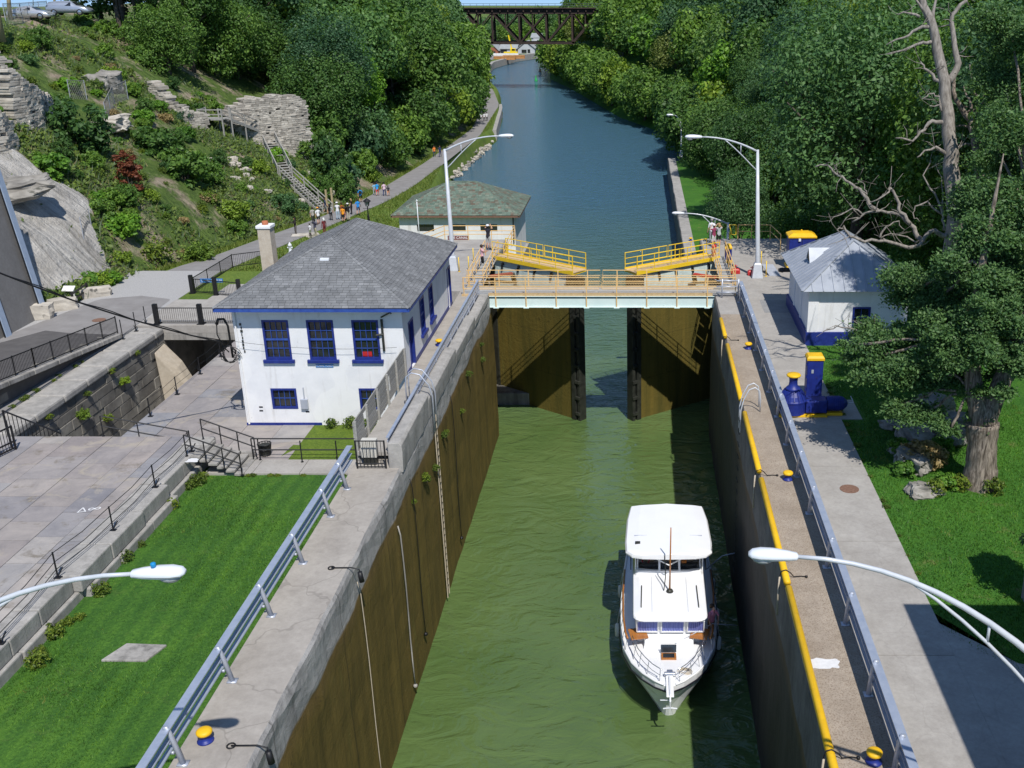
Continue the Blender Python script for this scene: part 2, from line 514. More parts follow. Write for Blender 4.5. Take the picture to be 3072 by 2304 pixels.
# == hillside material (soil, dry grass, rock)
def hill_material():
 m, nt, bs = nodes_of('hillside_soil')
 v = coords(nt)
 a = noise_(nt, v, .16, 8, .7, .4)
 b = noise_(nt, v, 1.3, 6, .7)
 soil = ramp(nt, b, [(.25, (.14, .11, .08)), (.5, (.30, .245, .18)), (.75, (.42, .36, .28))]).outputs[0]
 green = ramp(nt, b, [(.3, (.04, .075, .02)), (.7, (.12, .18, .04))]).outputs[0]
 f = ramp(nt, a, [(.50, (1, 1, 1)), (.60, (0, 0, 0))]).outputs[0]
 col = mixc(nt, f, soil, green)
 at = nt.nodes.new('ShaderNodeAttribute'); at.attribute_name = 'rock'
 vs = coords(nt, (1, 1, 1))
 r1 = noise_(nt, vs, .5, 8, .7)
 rock = ramp(nt, r1, [(.3, (.27, .255, .23)), (.55, (.47, .45, .415)), (.8, (.56, .54, .50))]).outputs[0]
 vst = nt.nodes.new('ShaderNodeMapping')
 tc = nt.nodes.new('ShaderNodeTexCoord')
 vst.inputs['Rotation'].default_value = (0, 0, rad(18))
 vst.inputs['Scale'].default_value = (.05, .75, .05)
 nt.links.new(tc.outputs['Object'], vst.inputs['Vector'])
 st = noise_(nt, vst.outputs[0], 1.0, 5, .65, .6)
 sf = ramp(nt, st, [(.52, (0, 0, 0)), (.66, (.75, .75, .75))]).outputs[0]
 rock = mixc(nt, sf, rock, (.15, .14, .125))
 sf2 = ramp(nt, noise_(nt, vs, 3.2, 4, .7), [(.60, (0, 0, 0)), (.7, (.7, .7, .7))]).outputs[0]
 rock = mixc(nt, sf2, rock, (.17, .16, .15))
 af = mathn(nt, 'ADD', at.outputs['Fac'], mathn(nt, 'MULTIPLY', mathn(nt, 'SUBTRACT', b, .5), .8))
 af = ramp(nt, af, [(.45, (0, 0, 0)), (.55, (1, 1, 1))]).outputs[0]
 col = mixc(nt, af, col, rock)
 nt.links.new(col, bs.inputs['Base Color'])
 bs.inputs['Roughness'].default_value = .95
 bs.inputs['Specular IOR Level'].default_value = .15
 hb_ = mathn(nt, 'ADD', b, mathn(nt, 'MULTIPLY', st, 1.2))
 bump_(nt, bs, hb_, 1.0, .35)
 return m
MT['hill'] = hill_material()
def grass_material(name, dark, mid, light, dry=.0, stripes=False, scale=1.0):
 m, nt, bs = nodes_of(name)
 v = coords(nt)
 big = noise_(nt, v, .35 * scale, 6, .65)
 fine = noise_(nt, v, 9 * scale, 6, .8)
 col = ramp(nt, fine, [(.3, dark), (.52, mid), (.75, light)]).outputs[0]
 col = mixc(nt, 1.0, col, ramp(nt, big, [(.3, (.72, .80, .8)), (.7, (1.25, 1.18, 1.0))]).outputs[0], 'MULTIPLY')
 if stripes:
  wv = nt.nodes.new('ShaderNodeTexWave')
  wv.bands_direction = 'X'
  wv.inputs['Scale'].default_value = .42
  wv.inputs['Distortion'].default_value = 2.5
  wv.inputs['Detail'].default_value = 3
  wv.inputs['Detail Scale'].default_value = .6
  nt.links.new(v, wv.inputs['Vector'])
  col = mixc(nt, 1.0, col, ramp(nt, wv.outputs['Fac'], [(.2, (.86, .9, .95)), (.8, (1.12, 1.08, 1.0))]).outputs[0], 'MULTIPLY')
 if dry:
  d = noise_(nt, v, .9 * scale, 5, .75)
  f = ramp(nt, d, [(.58, (0, 0, 0)), (.72, (dry,) * 3)]).outputs[0]
  col = mixc(nt, f, col, (.22, .17, .075))
 nt.links.new(col, bs.inputs['Base Color'])
 bs.inputs['Roughness'].default_value = .8
 bs.inputs['Specular IOR Level'].default_value = .2
 bump_(nt, bs, fine, .7, .06)
 return m
MT['lawn'] = grass_material('mown_lawn', (.024, .07, .014), (.055, .145, .022), (.11, .22, .035), dry=.12, stripes=True)
MT['lawn_right'] = grass_material('park_lawn', (.022, .08, .014), (.05, .15, .020), (.10, .22, .032), dry=.55)
MT['verge'] = grass_material('rough_verge', (.05, .085, .018), (.11, .17, .03), (.21, .25, .07), dry=.7, scale=.8)
MT['lawn_bright'] = grass_material('bright_grass', (.05, .085, .012), (.11, .17, .02), (.19, .24, .04), dry=.2)
# == ground sheet, canal bed and water
g = M()
g.bb(-2500, 2500, -300, 5000, -6.0, -5.0)
struct(g.build('ground', MT['verge']))
def water_material():
 m, nt, bs = nodes_of('canal_water')
 v = coords(nt)
 c = noise_(nt, v, .12, 4, .6)
 col = ramp(nt, c, [(.3, (.068, .118, .034)), (.7, (.105, .160, .052))]).outputs[0]
 fl = noise_(nt, v, 5.5, 2, .9)
 col = mixc(nt, ramp(nt, fl, [(.755, (0, 0, 0)), (.775, (.45, .45, .45))]).outputs[0], col, (.30, .32, .20))
 # silt stirred up in the lock, the sky's blue reflection painted in down the canal; wind ruffles the open reach
 sp = nt.nodes.new('ShaderNodeSeparateXYZ')
 tc = nt.nodes.new('ShaderNodeTexCoord')
 nt.links.new(tc.outputs['Object'], sp.inputs[0])
 def rangeY(a_, b_, c_, d_):
  k = nt.nodes.new('ShaderNodeMapRange')
  k.inputs['From Min'].default_value = a_; k.inputs['From Max'].default_value = b_
  k.inputs['To Min'].default_value = c_; k.inputs['To Max'].default_value = d_
  nt.links.new(sp.outputs['Y'], k.inputs['Value'])
  return k.outputs[0]
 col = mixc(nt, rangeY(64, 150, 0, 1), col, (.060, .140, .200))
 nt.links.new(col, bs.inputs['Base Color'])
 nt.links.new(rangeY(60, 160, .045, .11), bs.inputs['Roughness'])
 bs.inputs['IOR'].default_value = 1.45
 bs.inputs['Specular IOR Level'].default_value = .55
 v1 = coords(nt, (.62, 1.0, 1))
 a = noise_(nt, v1, .8, 3, .5, 1.4)
 v2 = coords(nt, (1.0, 1.8, 1))
 b = noise_(nt, v2, 2.6, 4, .55, .5)
 h = mathn(nt, 'ADD', mathn(nt, 'MULTIPLY', a, rangeY(60, 140, .40, 1.0)), mathn(nt, 'MULTIPLY', b, rangeY(60, 140, .06, .5)))
 bump_(nt, bs, h, 1.0, .42)
 return m
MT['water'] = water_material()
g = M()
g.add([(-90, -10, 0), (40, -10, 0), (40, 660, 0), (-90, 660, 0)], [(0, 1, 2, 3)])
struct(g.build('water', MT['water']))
g = M()
g.add([(-90, -10, -3), (40, -10, -3), (40, 660, -3), (-90, 660, -3)], [(0, 1, 2, 3)])
struct(g.build('canal_bed', MT['dark_steel']))
# == left hillside
rock_px = [(-60, 440), (60, 462), (110, 520), (165, 560), (235, 588), (285, 640), (282, 700), (306, 760), (335, 822), (250, 850), (150, 890), (60, 930), (-80, 960)]
def in_poly(x, y, P):
 c = False
 n = len(P)
 for i in range(n):
  x1, y1 = P[i]; x2, y2 = P[(i + 1) % n]
  if (y1 > y) != (y2 > y) and x < (x2 - x1) * (y - y1) / (y2 - y1) + x1: c = not c
 return c
rock_area = []                                  # outline of the bare rock face on the slope, in metres
for p in rock_px:
 q = H(max(p[0], -60), p[1], zL)
 if q is not None: rock_area.append((q.x, q.y))
Ys = list(np.arange(30, 110, 1.1)) + list(np.arange(110, 250, 3.0)) + list(np.arange(250, 720, 10.0))
ds = [-.02, .5, 1.2] + list(np.arange(2, 42, 1.0)) + [44, 48, 54, 62, 75, 95, 130]
rows, rk = [], []
for Y in Ys:
 r_ = []
 for d in ds:
  X = foot(Y) - d
  z = zL(X, Y)
  ir = in_poly(X, Y, rock_area)
  if ir: z += .8 * fbm(X * .3, Y, .45, 5) + .5 * abs(fbm(X * .15, Y, .9, 3)) + .1
  if d < 0: z -= .3
  r_.append((X, Y, z)); rk.append(1.0 if ir else 0.0)
 rows.append(r_)
g = M(); g.grid(rows)
o = g.build('hillside', MT['hill'], smooth=True)
at = o.data.attributes.new('rock', 'FLOAT', 'POINT')
at.data.foreach_set('value', rk)
struct(o)
# == towpath, verge and stony bank on the left
rows, rows2, rows3 = [], [], []
for Y in list(np.arange(76, 110, 2.)) + list(np.arange(110, 250, 3.)) + list(np.arange(250, 646, 6.)):
 b, p, q, z = lb(Y), pr(Y), pl(Y), zpath(Y)
 w_ = max(2.5, b - p)
 k = min(2.6, w_ * .35)
 n = fbm(1, Y, .2, 3) * .25
 low = 1 - smooth(117, 126, Y)              # the ground dips to the canal building
 zb_ = lerp(z, 2.6, low)
 rows.append([(b + .3, Y, -1.2), (b - .1 + n, Y, .35), (b - k * .5 + n, Y, zb_ * .55), (b - k, Y, zb_ - .15), (lerp(lerp(b - k, p, .5), -27.2, low), Y, lerp(z - .02, 2.7, low) + n * .5), (p + .02, Y, z), (q - .05, Y, z), (foot(Y) - .1, Y, z - .05)])
g = M(); g.grid(rows)
struct(g.build('grass_verge', MT['verge'], smooth=True))
rows = []
for Y in [44, 50, 56, 62, 66] + list(np.arange(70, 250, 4.)) + list(np.arange(250, 646, 8.)):
 p, q, z = pr(Y), pl(Y), zpath(Y)
 rows.append([(p, Y, z + .03), (lerp(p, q, .5), Y, z + .06), (q, Y, z + .03)])
g = M(); g.grid(rows)
struct(g.build('towpath', MT['asphalt'], smooth=True))
# level ground around the museum and the old lock
g = M()
g.bb(-41.8, -32.42, 40, 78, 4, 7.44)
struct(g.build('road_bed', MT['gravel']))
g = M()
g.bb(-32.9, -20.02, 69.5, 78, 1.4, 7.405)
struct(g.build('yard', MT['verge']))
g = M(); g.bb(-31.6, -20.1, 69.1, 69.48, 1.4, 6.99); struct(g.build('chamber_end', MT['old_stone']))
g = M(); g.bb(-24.98, -20.1, 63.22, 69.08, 1.4, 6.98); g.bb(-32.9, -30.7, 63.42, 69.08, 1.4, 6.98); struct(g.build('chamber_side', MT['old_stone']))
# == right bank
Yr = list(np.arange(5, 78.2, 2.4)) + [78.28]
Xr = [6.1, 7.5, 8.8, 9.5, 11, 13, 15, 17] + list(np.arange(19, 60, 2.5)) + [65, 75, 95, 130]
g = M(); g.grid([[(X, Y, zR(X, Y) - .012) for X in Xr] for Y in Yr])
struct(g.build('lawn', MT['lawn_right'], smooth=True))
Yr = [78.31, 79.5, 81, 83, 85, 88] + list(np.arange(91, 170, 3.)) + list(np.arange(170, 720, 8.))
Dx = [0.0, .9, 1.8, 3, 4.5, 6, 8, 9.5, 11, 13, 15, 17, 20, 23, 27, 32, 38, 45, 55, 70, 95, 140]
g = M(); g.grid([[(rb(Y) + (1.2 if Y < 168 else 0) + d, Y, zR(rb(Y) + (1.2 if Y < 168 else 0) + d, Y) - .012) for d in Dx] for Y in Yr])
struct(g.build('wooded_bank', MT['lawn_right'], smooth=True))
# far rise closing the valley behind the bridge
rows = []
for Y in np.arange(560, 1100, 30):
 rows.append([(X, Y, -1 + 12 * smooth(600, 800, Y) + 3 * fbm(X, Y, .01)) for X in np.arange(-420, 420, 30)])
g = M(); g.grid(rows)
struct(g.build('far_hills', MT['verge'], smooth=True))
# == lock walls
def wall_material(name, stain_z, stainA, stainB, greyA, greyB, drip=.7):
 m, nt, bs = nodes_of(name)
 v = coords(nt)
 n1 = noise_(nt, v, .8, 8, .7, .3)
 grey = ramp(nt, n1, [(.3, greyA), (.7, greyB)]).outputs[0]
 vs = coords(nt, (1.5, 1.1, .10))
 s1 = noise_(nt, vs, 1.0, 7, .72, .3)
 st = ramp(nt, s1, [(.25, stainA), (.5, tuple((a + b) / 2 for a, b in zip(stainA, stainB))), (.75, stainB)]).outputs[0]
 n3 = noise_(nt, v, 1.7, 6, .75, .6)
 st = mixc(nt, ramp(nt, n3, [(.62, (0, 0, 0)), (.72, (.8, .8, .8))]).outputs[0], st, (.012, .012, .006))
 grey = mixc(nt, ramp(nt, s1, [(.5, (0, 0, 0)), (.7, (drip,) * 3)]).outputs[0], grey, tuple(x * .38 for x in greyA))
 vw = noise_(nt, coords(nt, (4, 4, .5)), 1.2, 4, .7)
 grey = mixc(nt, ramp(nt, vw, [(.66, (0, 0, 0)), (.74, (.6, .6, .6))]).outputs[0], grey, (.55, .54, .52))
 sp = nt.nodes.new('ShaderNodeSeparateXYZ')
 tc = nt.nodes.new('ShaderNodeTexCoord')
 nt.links.new(tc.outputs['Object'], sp.inputs[0])
 for ax, per, off in (('Y', 6.1, .02), ('Z', 2.9, .012)):            # pour joints
  fr = mathn(nt, 'FRACT', mathn(nt, 'DIVIDE', mathn(nt, 'ADD', sp.outputs[ax], mathn(nt, 'MULTIPLY', n3, .10)), per))
  jt = ramp(nt, fr, [(0, (.75,) * 3), (off, (0, 0, 0))]).outputs[0]
  st = mixc(nt, jt, st, (.012, .010, .006)); grey = mixc(nt, jt, grey, (.09, .085, .08))
 rs = noise_(nt, coords(nt, (1.2, .5, .06)), 1.6, 5, .75)            # rust and slime runs
 st = mixc(nt, ramp(nt, rs, [(.60, (0, 0, 0)), (.74, (.6,) * 3)]).outputs[0], st, (.16, .15, .035))
 zz = mathn(nt, 'ADD', sp.outputs['Z'], mathn(nt, 'MULTIPLY', noise_(nt, coords(nt, (1, .5, .2)), .5, 3, .5), 1.1))
 f = nt.nodes.new('ShaderNodeMapRange')
 f.inputs['From Min'].default_value = stain_z + .55; f.inputs['From Max'].default_value = stain_z + .67
 nt.links.new(zz, f.inputs['Value'])
 f2 = nt.nodes.new('ShaderNodeMapRange')                 # rusty rim where the stain stops
 f2.inputs['From Min'].default_value = stain_z - .1; f2.inputs['From Max'].default_value = stain_z + .6
 nt.links.new(zz, f2.inputs['Value'])
 rim = mixc(nt, mathn(nt, 'MULTIPLY', f2.outputs[0], .5), st, (.20, .12, .045))
 col = mixc(nt, f.outputs[0], rim, grey)
 nt.links.new(col, bs.inputs['Base Color'])
 bs.inputs['Roughness'].default_value = .75
 bs.inputs['Specular IOR Level'].default_value = .3
 bump_(nt, bs, n3, .6, .08)
 return m
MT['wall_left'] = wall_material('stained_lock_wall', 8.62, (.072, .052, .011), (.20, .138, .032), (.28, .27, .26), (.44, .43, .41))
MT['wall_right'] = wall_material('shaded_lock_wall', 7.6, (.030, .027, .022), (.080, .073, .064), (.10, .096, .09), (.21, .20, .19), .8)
MT['gate_face'] = wall_material('gate_skin', 8.3, (.050, .050, .011), (.165, .118, .022), (.52, .62, .60), (.62, .72, .69), .2)
def lock_wall_mesh(xface, xback, y0, y1, ztop, sgn, step=.7, rough=.05):
 """a mass concrete wall: sgn +1 faces +X, -1 faces -X"""
 Yv = list(np.arange(y0, y1, step)) + [y1]
 zs = [ztop - .10, ztop - .3, ztop - .6, ztop - .9, ztop - 1.2, ztop - 1.5] + list(np.arange(ztop - 2.2, -3.2, -.8)) + [-3.2]
 secs = []
 for Y in Yv:
  s_ = [(xback, Y, -3.2), (xback, Y, ztop)]
  c = abs(fbm(5, Y, .9, 3)) * .07
  s_.append((xface - sgn * (.10 + c), Y, ztop))
  for i, z in enumerate(zs):
   n = rough * fbm(Y, z * 2.0, .45, 4) + (rough * .7 * fbm(Y, z, 1.3, 3) if 0 < i < 7 else 0)
   lipx = -.02 - c if i == 0 else 0
   s_.append((xface + sgn * (n + lipx), Y, z))
  secs.append(s_)
 return secs
def finish_wall(o, top_index=1):
 for p in o.data.polygons:
  if p.normal.z > .8: p.material_index = top_index
 return o
wl = thing('lock_wall', 'tall brown stained concrete lock wall on the sunny side with grey walkway on top', 'lock wall', (-10, 40, 0))
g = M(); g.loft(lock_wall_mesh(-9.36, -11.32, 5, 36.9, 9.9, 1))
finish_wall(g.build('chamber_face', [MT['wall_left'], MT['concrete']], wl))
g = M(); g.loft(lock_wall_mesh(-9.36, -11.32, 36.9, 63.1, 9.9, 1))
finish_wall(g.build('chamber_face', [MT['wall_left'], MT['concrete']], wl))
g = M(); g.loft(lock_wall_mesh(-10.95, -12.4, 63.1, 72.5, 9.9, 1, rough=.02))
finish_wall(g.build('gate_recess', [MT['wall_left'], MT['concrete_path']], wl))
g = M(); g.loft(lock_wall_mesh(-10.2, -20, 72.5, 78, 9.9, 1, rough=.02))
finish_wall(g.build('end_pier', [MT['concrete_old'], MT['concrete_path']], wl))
g = M(); g.bb(-20, -12.4, 59.62, 72.5, -3, 9.897)
finish_wall(g.build('landing', [MT['concrete_old'], MT['concrete_path']], wl))
# raised kerb along the upper walkway, stepping down towards the bridge
g = M()
for y0, y1, z in ((36.9, 42.4, 10.95), (42.4, 49.5, 10.72), (49.5, 56, 10.46), (56, 61.2, 10.22)):
 secs = []
 for Y in list(np.arange(y0, y1, .5)) + [y1]:
  c = abs(fbm(9, Y, .8, 3)) * .09
  n = fbm(2, Y, 1.1, 3) * .03
  secs.append([(-9.86, Y, 9.8), (-9.86, Y, z - .04), (-9.8, Y, z + n), (-9.40 - c, Y, z + n), (-9.30 - c * .4, Y, z - .1), (-9.30 + n, Y, z - .4), (-9.33 + n, Y, 9.7)])
 g.loft(secs)
g.build('kerb', MT['coping_stone'], wl, bevel=.03)
# chamber edge fittings: rubbing recess pipes and ropes live as things of their own below
wr = thing('lock_wall', 'dark shaded concrete lock wall opposite with brownish pebbled coping', 'lock wall', (5.3, 40, 0))
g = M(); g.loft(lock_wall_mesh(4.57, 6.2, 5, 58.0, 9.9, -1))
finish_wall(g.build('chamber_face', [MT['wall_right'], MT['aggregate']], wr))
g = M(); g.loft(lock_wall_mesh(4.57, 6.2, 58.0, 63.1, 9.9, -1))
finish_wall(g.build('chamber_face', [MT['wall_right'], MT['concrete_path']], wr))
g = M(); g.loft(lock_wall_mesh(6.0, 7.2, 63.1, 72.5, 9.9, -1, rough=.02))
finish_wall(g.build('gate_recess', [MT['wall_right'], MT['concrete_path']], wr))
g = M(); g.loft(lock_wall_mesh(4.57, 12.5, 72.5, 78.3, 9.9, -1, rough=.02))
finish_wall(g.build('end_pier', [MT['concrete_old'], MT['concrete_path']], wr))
# lower approach wall beyond the gates
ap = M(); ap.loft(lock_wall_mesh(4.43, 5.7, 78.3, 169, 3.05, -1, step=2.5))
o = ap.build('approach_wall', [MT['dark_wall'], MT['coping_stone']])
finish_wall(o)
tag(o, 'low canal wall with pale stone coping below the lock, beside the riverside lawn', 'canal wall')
# concrete sill block at the foot of the left gate
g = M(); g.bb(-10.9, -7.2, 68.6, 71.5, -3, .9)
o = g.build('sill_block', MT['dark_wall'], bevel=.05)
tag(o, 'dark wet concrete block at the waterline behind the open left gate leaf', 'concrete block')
# concrete path right of the lock
g = M()
ys = [5, 12, 18.5, 24.5, 31, 37, 41.9, 44.2, 50, 56, 63]
for a, b in zip(ys, ys[1:]):
 g.bb(6.2, 8.82 + .0, a + .012, b - .012, 9.5, 9.935 + .0)
g.bb(8.822, 9.75, 41.9, 44.2, 9.5, 9.933)
g.bb(6.2, 8.82, 63.01, 72.48, 9.5, 9.93)
g.bb(7.22, 11.5, 60, 72.4, 9.5, 9.925)
q1_, q2_ = G(2800, 1885, 9.93), G(3072, 2022, 9.93)
PAD = [(8.825, 5), (24, 5), (24, q2_.y - 5), (q2_.x, q2_.y), (q1_.x + .05, q1_.y), (8.825, q1_.y + .3)]
g.prism([(x, y + (.5 if y > 15 else 0)) for x, y in PAD], 9.5, 9.93)
struct(g.build('path', MT['concrete_path']))
g = M(); g.bb(7.3, 10.3, 58.2, 60.9, 9.5, 9.941)
struct(g.build('rough_slab', concrete('rough_grey_slab', (.24, .24, .24), (.32, .32, .315), bump=.5, scale=2)))
# == left lawn, sidewalk, plaza, old lock
g = M()
rows = [[(X, Y, 7.4 + .05 * fbm(X, Y, .3, 3)) for X in np.arange(-19.7, -11.2, .7)] for Y in np.arange(4, 43.2, .8)]
g.grid(rows)
struct(g.build('lawn_strip', MT['lawn'], smooth=True))
g = M()
for a, b in ((-19.3, -17.2), (-17.18, -15.1), (-15.08, -13.2), (-13.18, -11.35)):
 g.bb(a, b, 41.5, 42.95, 7.0, 7.50)
struct(g.build('sidewalk', MT['concrete_path'], bevel=.015))
g = M()
g.grid([[(X, Y, 7.42 + .03 * fbm(X, Y, .8, 3)) for X in np.arange(-16.6 + (Y - 43) * .12, -11.3, .5)][:9] for Y in np.arange(42.9, 47.5, .5)])
struct(g.build('grass_patch', MT['lawn_bright'], smooth=True))
def flag_material():
 m, nt, bs = nodes_of('bluestone_flags')
 v = coords(nt)
 ge = nt.nodes.new('ShaderNodeNewGeometry')
 isl = ramp(nt, ge.outputs['Random Per Island'], [(0, (.19, .195, .22)), (.3, (.30, .27, .255)), (.55, (.23, .235, .255)), (.8, (.35, .33, .31)), (1, (.25, .225, .22))]).outputs[0]
 n1 = noise_(nt, v, .9, 8, .72, .5)
 col = mixc(nt, 1.0, isl, ramp(nt, n1, [(.25, (.72, .72, .74)), (.75, (1.32, 1.28, 1.22))]).outputs[0], 'MULTIPLY')
 n2 = noise_(nt, v, .5, 5, .7, .8)
 col = mixc(nt, ramp(nt, n2, [(.57, (0, 0, 0)), (.66, (.6, .6, .6))]).outputs[0], col, (.40, .35, .27))
 n3 = noise_(nt, v, .75, 6, .75, .4)
 col = mixc(nt, ramp(nt, n3, [(.57, (0, 0, 0)), (.68, (.7, .7, .7))]).outputs[0], col, (.15, .125, .09))
 n4 = noise_(nt, v, 2.4, 4, .7)
 col = mixc(nt, ramp(nt, n4, [(.72, (0, 0, 0)), (.76, (.6, .6, .6))]).outputs[0], col, (.52, .50, .47))
 nt.links.new(col, bs.inputs['Base Color'])
 bs.inputs['Roughness'].default_value = .85
 bump_(nt, bs, n1, .4, .06)
 return m
MT['flags'] = flag_material()
def flags(g, x0, x1, y0, y1, zt, seed):
 r = random.Random(seed)
 x = x0
 while x < x1 - .1:
  wx = min(r.uniform(1.1, 1.9), x1 - x)
  if x1 - x - wx < .7: wx = x1 - x
  y = y0
  while y < y1 - .1:
   wy = min(r.uniform(1.3, 2.9), y1 - y)
   if y1 - y - wy < .8: wy = y1 - y
   j = r.uniform(-.008, .008)
   g.bb(x + .012, x + wx - .012, y + .012, y + wy - .012, zt - .25, zt + j)
   y += wy
  x += wx
g = M(); flags(g, -34, -20.6, 4, 43.5, 8.40, 3)
struct(g.build('plaza_paving', MT['flags']))
g = M(); g.bb(-34, -20.65, 4, 43.45, 2, 8.22); g.bb(-25.0, -19.0, 43.45, 63.2, 2, 7.24); g.bb(-24.9, -16.5, 42.98, 47.3, 2, 7.235)
struct(g.build('paving_bed', MT['old_stone']))
g = M(); flags(g, -25.0, -19.4, 43.52, 63.2, 7.42, 5); flags(g, -19.4, -16.1, 43.0, 47.2, 7.42, 6)
struct(g.build('lower_paving', MT['flags']))
# the stone edge of the plaza, with heavy offset blocks
ew = M()
r = random.Random(5)
y = 4.0
while y < 43.2:
 L = r.uniform(1.6, 3.0)
 if y + L > 42.6: L = 43.45 - y
 off = r.uniform(-.02, .07) + (.25 if r.random() < .18 else 0)
 ew.bb(-20.62, -19.72 + off, y + .012, y + L - .012, 7.78, 8.42 + r.uniform(-.02, .02))
 ew.bb(-20.62, -19.62 + off + r.uniform(0, .1), y + .3, y + L + .28, 7.0, 7.775)
 y += L
o = ew.build('plaza_edge_wall', MT['coping_stone'], bevel=.05)
tag(o, 'low weathered stone retaining wall along the left lawn under the flagstone plaza', 'stone wall')
# old lock chamber beside the museum
ow = thing('old_lock_wall', 'weathered old stone lock wall with weeds growing in its joints', 'stone wall', (-31.5, 52, 2))
def course_wall(g, x, y0, y1, z0, z1, depth, rowh, seed, face=1, slope=None):
 r = random.Random(seed)
 z = z1
 while z > z0 + .1:
  hh = rowh * r.uniform(.85, 1.15)
  y = y0 - r.uniform(0, 1.2)
  while y < y1:
   L = r.uniform(1.1, 2.2)
   a, b = max(y, y0), min(y + L, y1)
   if b - a > .15:
    zt = z if slope is None else min(z, slope((a + b) / 2))
    zb = z - hh + .02
    if zt - zb > .1:
     o_ = r.uniform(-.03, .04)
     if face > 0: g.bb(x - depth, x + o_, a + .012, b - .012, zb, zt)
     else: g.bb(x + o_, x + depth, a + .012, b - .012, zb, zt)
   y += L
  z -= hh
g = M(); course_wall(g, -30.7, 43.6, 63.4, 2.0, 6.95, 1.0, .62, 21)
g.build('stone_courses', MT['old_stone'], ow, bevel=.03)
g = M()
y = 43.6
rr_ = random.Random(4)
while y < 63.3:
 L = min(rr_.uniform(2.2, 3.6), 63.4 - y)
 g.bb(-32.35, -30.58, y + .01, y + L - .01, 6.97, 7.42); y += L
g.build('coping', MT['coping_stone'], ow, bevel=.12)
g = M(); g.bb(-31.7, -25, 43.5, 76, 1.4, 2.0)
struct(g.build('lock_floor', MT['gravel']))
# far end of the old chamber under the slab bridge
sb = thing('slab_bridge', 'pale concrete slab bridge crossing the old lock chamber', 'footbridge', (-26, 65, 7))
g = M(); g.bb(-32.3, -20.0, 63.45, 69.5, 7.0, 7.56)
g.build('deck', MT['concrete_path'], sb, bevel=.03)
g = M(); g.bb(-31.6, -20.0, 63.42, 63.75, 6.55, 6.99)
g.build('edge_beam', MT['concrete_old'], sb, bevel=.02)
bw = M(); course_wall(bw, -25.0, 43.6, 63.2, 2.0, 7.15, 1.0, .7, 31, face=-1)
o = bw.build('paving_retaining_wall', MT['old_stone']); tag(o, 'stone retaining wall dropping from the museum paving into the old lock', 'stone wall')
# sloping rubble and a broken buttress inside the chamber
g = M()
g.add([(-30.6, 61.6, 6.3), (-29.6, 62.3, 5.0), (-28.2, 63.0, 2), (-30.6, 62.0, 2), (-30.7, 63.4, 6.4), (-29.7, 63.4, 5.2), (-28.2, 63.4, 2), (-30.7, 63.4, 2)],
 [(0, 1, 2, 3), (4, 7, 6, 5), (0, 4, 5, 1), (1, 5, 6, 2), (3, 2, 6, 7), (0, 3, 7, 4)])
o = g.build('broken_buttress', MT['stucco_tan'], bevel=.1)
tag(o, 'broken tan masonry buttress under the slab bridge in the old lock', 'masonry')
# upper ramp with dark asphalt
rm = M()
rm.add([(-44, 38, 9.6), (-33.3, 38, 9.6), (-32.5, 61.8, 7.46), (-37.6, 62.8, 7.46), (-44, 38, 6), (-33.3, 38, 6), (-32.5, 61.8, 6), (-37.6, 62.8, 6)],
 [(0, 1, 2, 3), (4, 7, 6, 5), (0, 4, 5, 1), (1, 5, 6, 2), (2, 6, 7, 3), (3, 7, 4, 0)])
struct(rm.build('ramp', MT['asphalt_new']))
rw = thing('ramp_wall', 'low stone wall below the black fence of the asphalt ramp', 'stone wall', (-33, 50, 7))
def rz_(Y): return lerp(9.6, 7.46, (Y - 38) / 23.8)
def rx_(Y): return lerp(-33.2, -32.4, (Y - 38) / 23.8)
g = M(); course_wall(g, -32.9, 43.6, 61.0, 7.0, 9.4, .7, .45, 9, slope=lambda Y: rz_(Y) - .02)
g.build('stone_courses', MT['old_stone'], rw, bevel=.02)
g = M()
for i in range(8):
 a, b = 43.0 + i * 2.25, 43.0 + i * 2.25 + 2.2
 g.beam((rx_(a) + .12, a, rz_(a) + .12), (rx_(b) + .12, b, rz_(b) + .12), .55, .26)
g.build('coping', MT['concrete_old'], rw, bevel=.03)
# == text helper
def text_mesh(name, s, size, material, parent, loc, rot, depth=.006, align='CENTER', sx=1.0):
 cu = bpy.data.curves.new(name, 'FONT')
 cu.body = s; cu.size = size; cu.extrude = depth
 cu.align_x = align; cu.align_y = 'CENTER'
 t = bpy.data.objects.new(name, cu)
 COL.objects.link(t)
 dg = bpy.context.evaluated_depsgraph_get()
 me = bpy.data.meshes.new_from_object(t.evaluated_get(dg))
 bpy.data.objects.remove(t); bpy.data.curves.remove(cu)
 me.materials.clear(); me.materials.append(material)
 o = bpy.data.objects.new(name, me); COL.objects.link(o)
 o.parent = parent
 off = Vector((0, 0, 0)); p = parent
 while p is not None: off += p.location; p = p.parent
 o.location = Vector(loc) - off; o.rotation_euler = rot; o.scale = (sx, 1, 1)
 return o
MT['sign_white'] = mat('sign_white', (.72, .72, .70), (.78, .78, .76), rough=.5)
MT['sign_blue'] = mat('sign_blue', (.02, .16, .46), (.03, .2, .52), rough=.4)
MT['sign_brown'] = mat('sign_brown', (.16, .06, .055), (.2, .08, .07), rough=.5)
MT['deck_tan'] = mat('deck_tan', (.48, .34, .17), (.60, .44, .25), rough=.8, scale=5, spots=((.3, .25, .18), 6, .62))
MT['deck_grey'] = mat('deck_grating', (.30, .30, .29), (.40, .40, .385), rough=.85, scale=4, bump=.4, bscale=30)
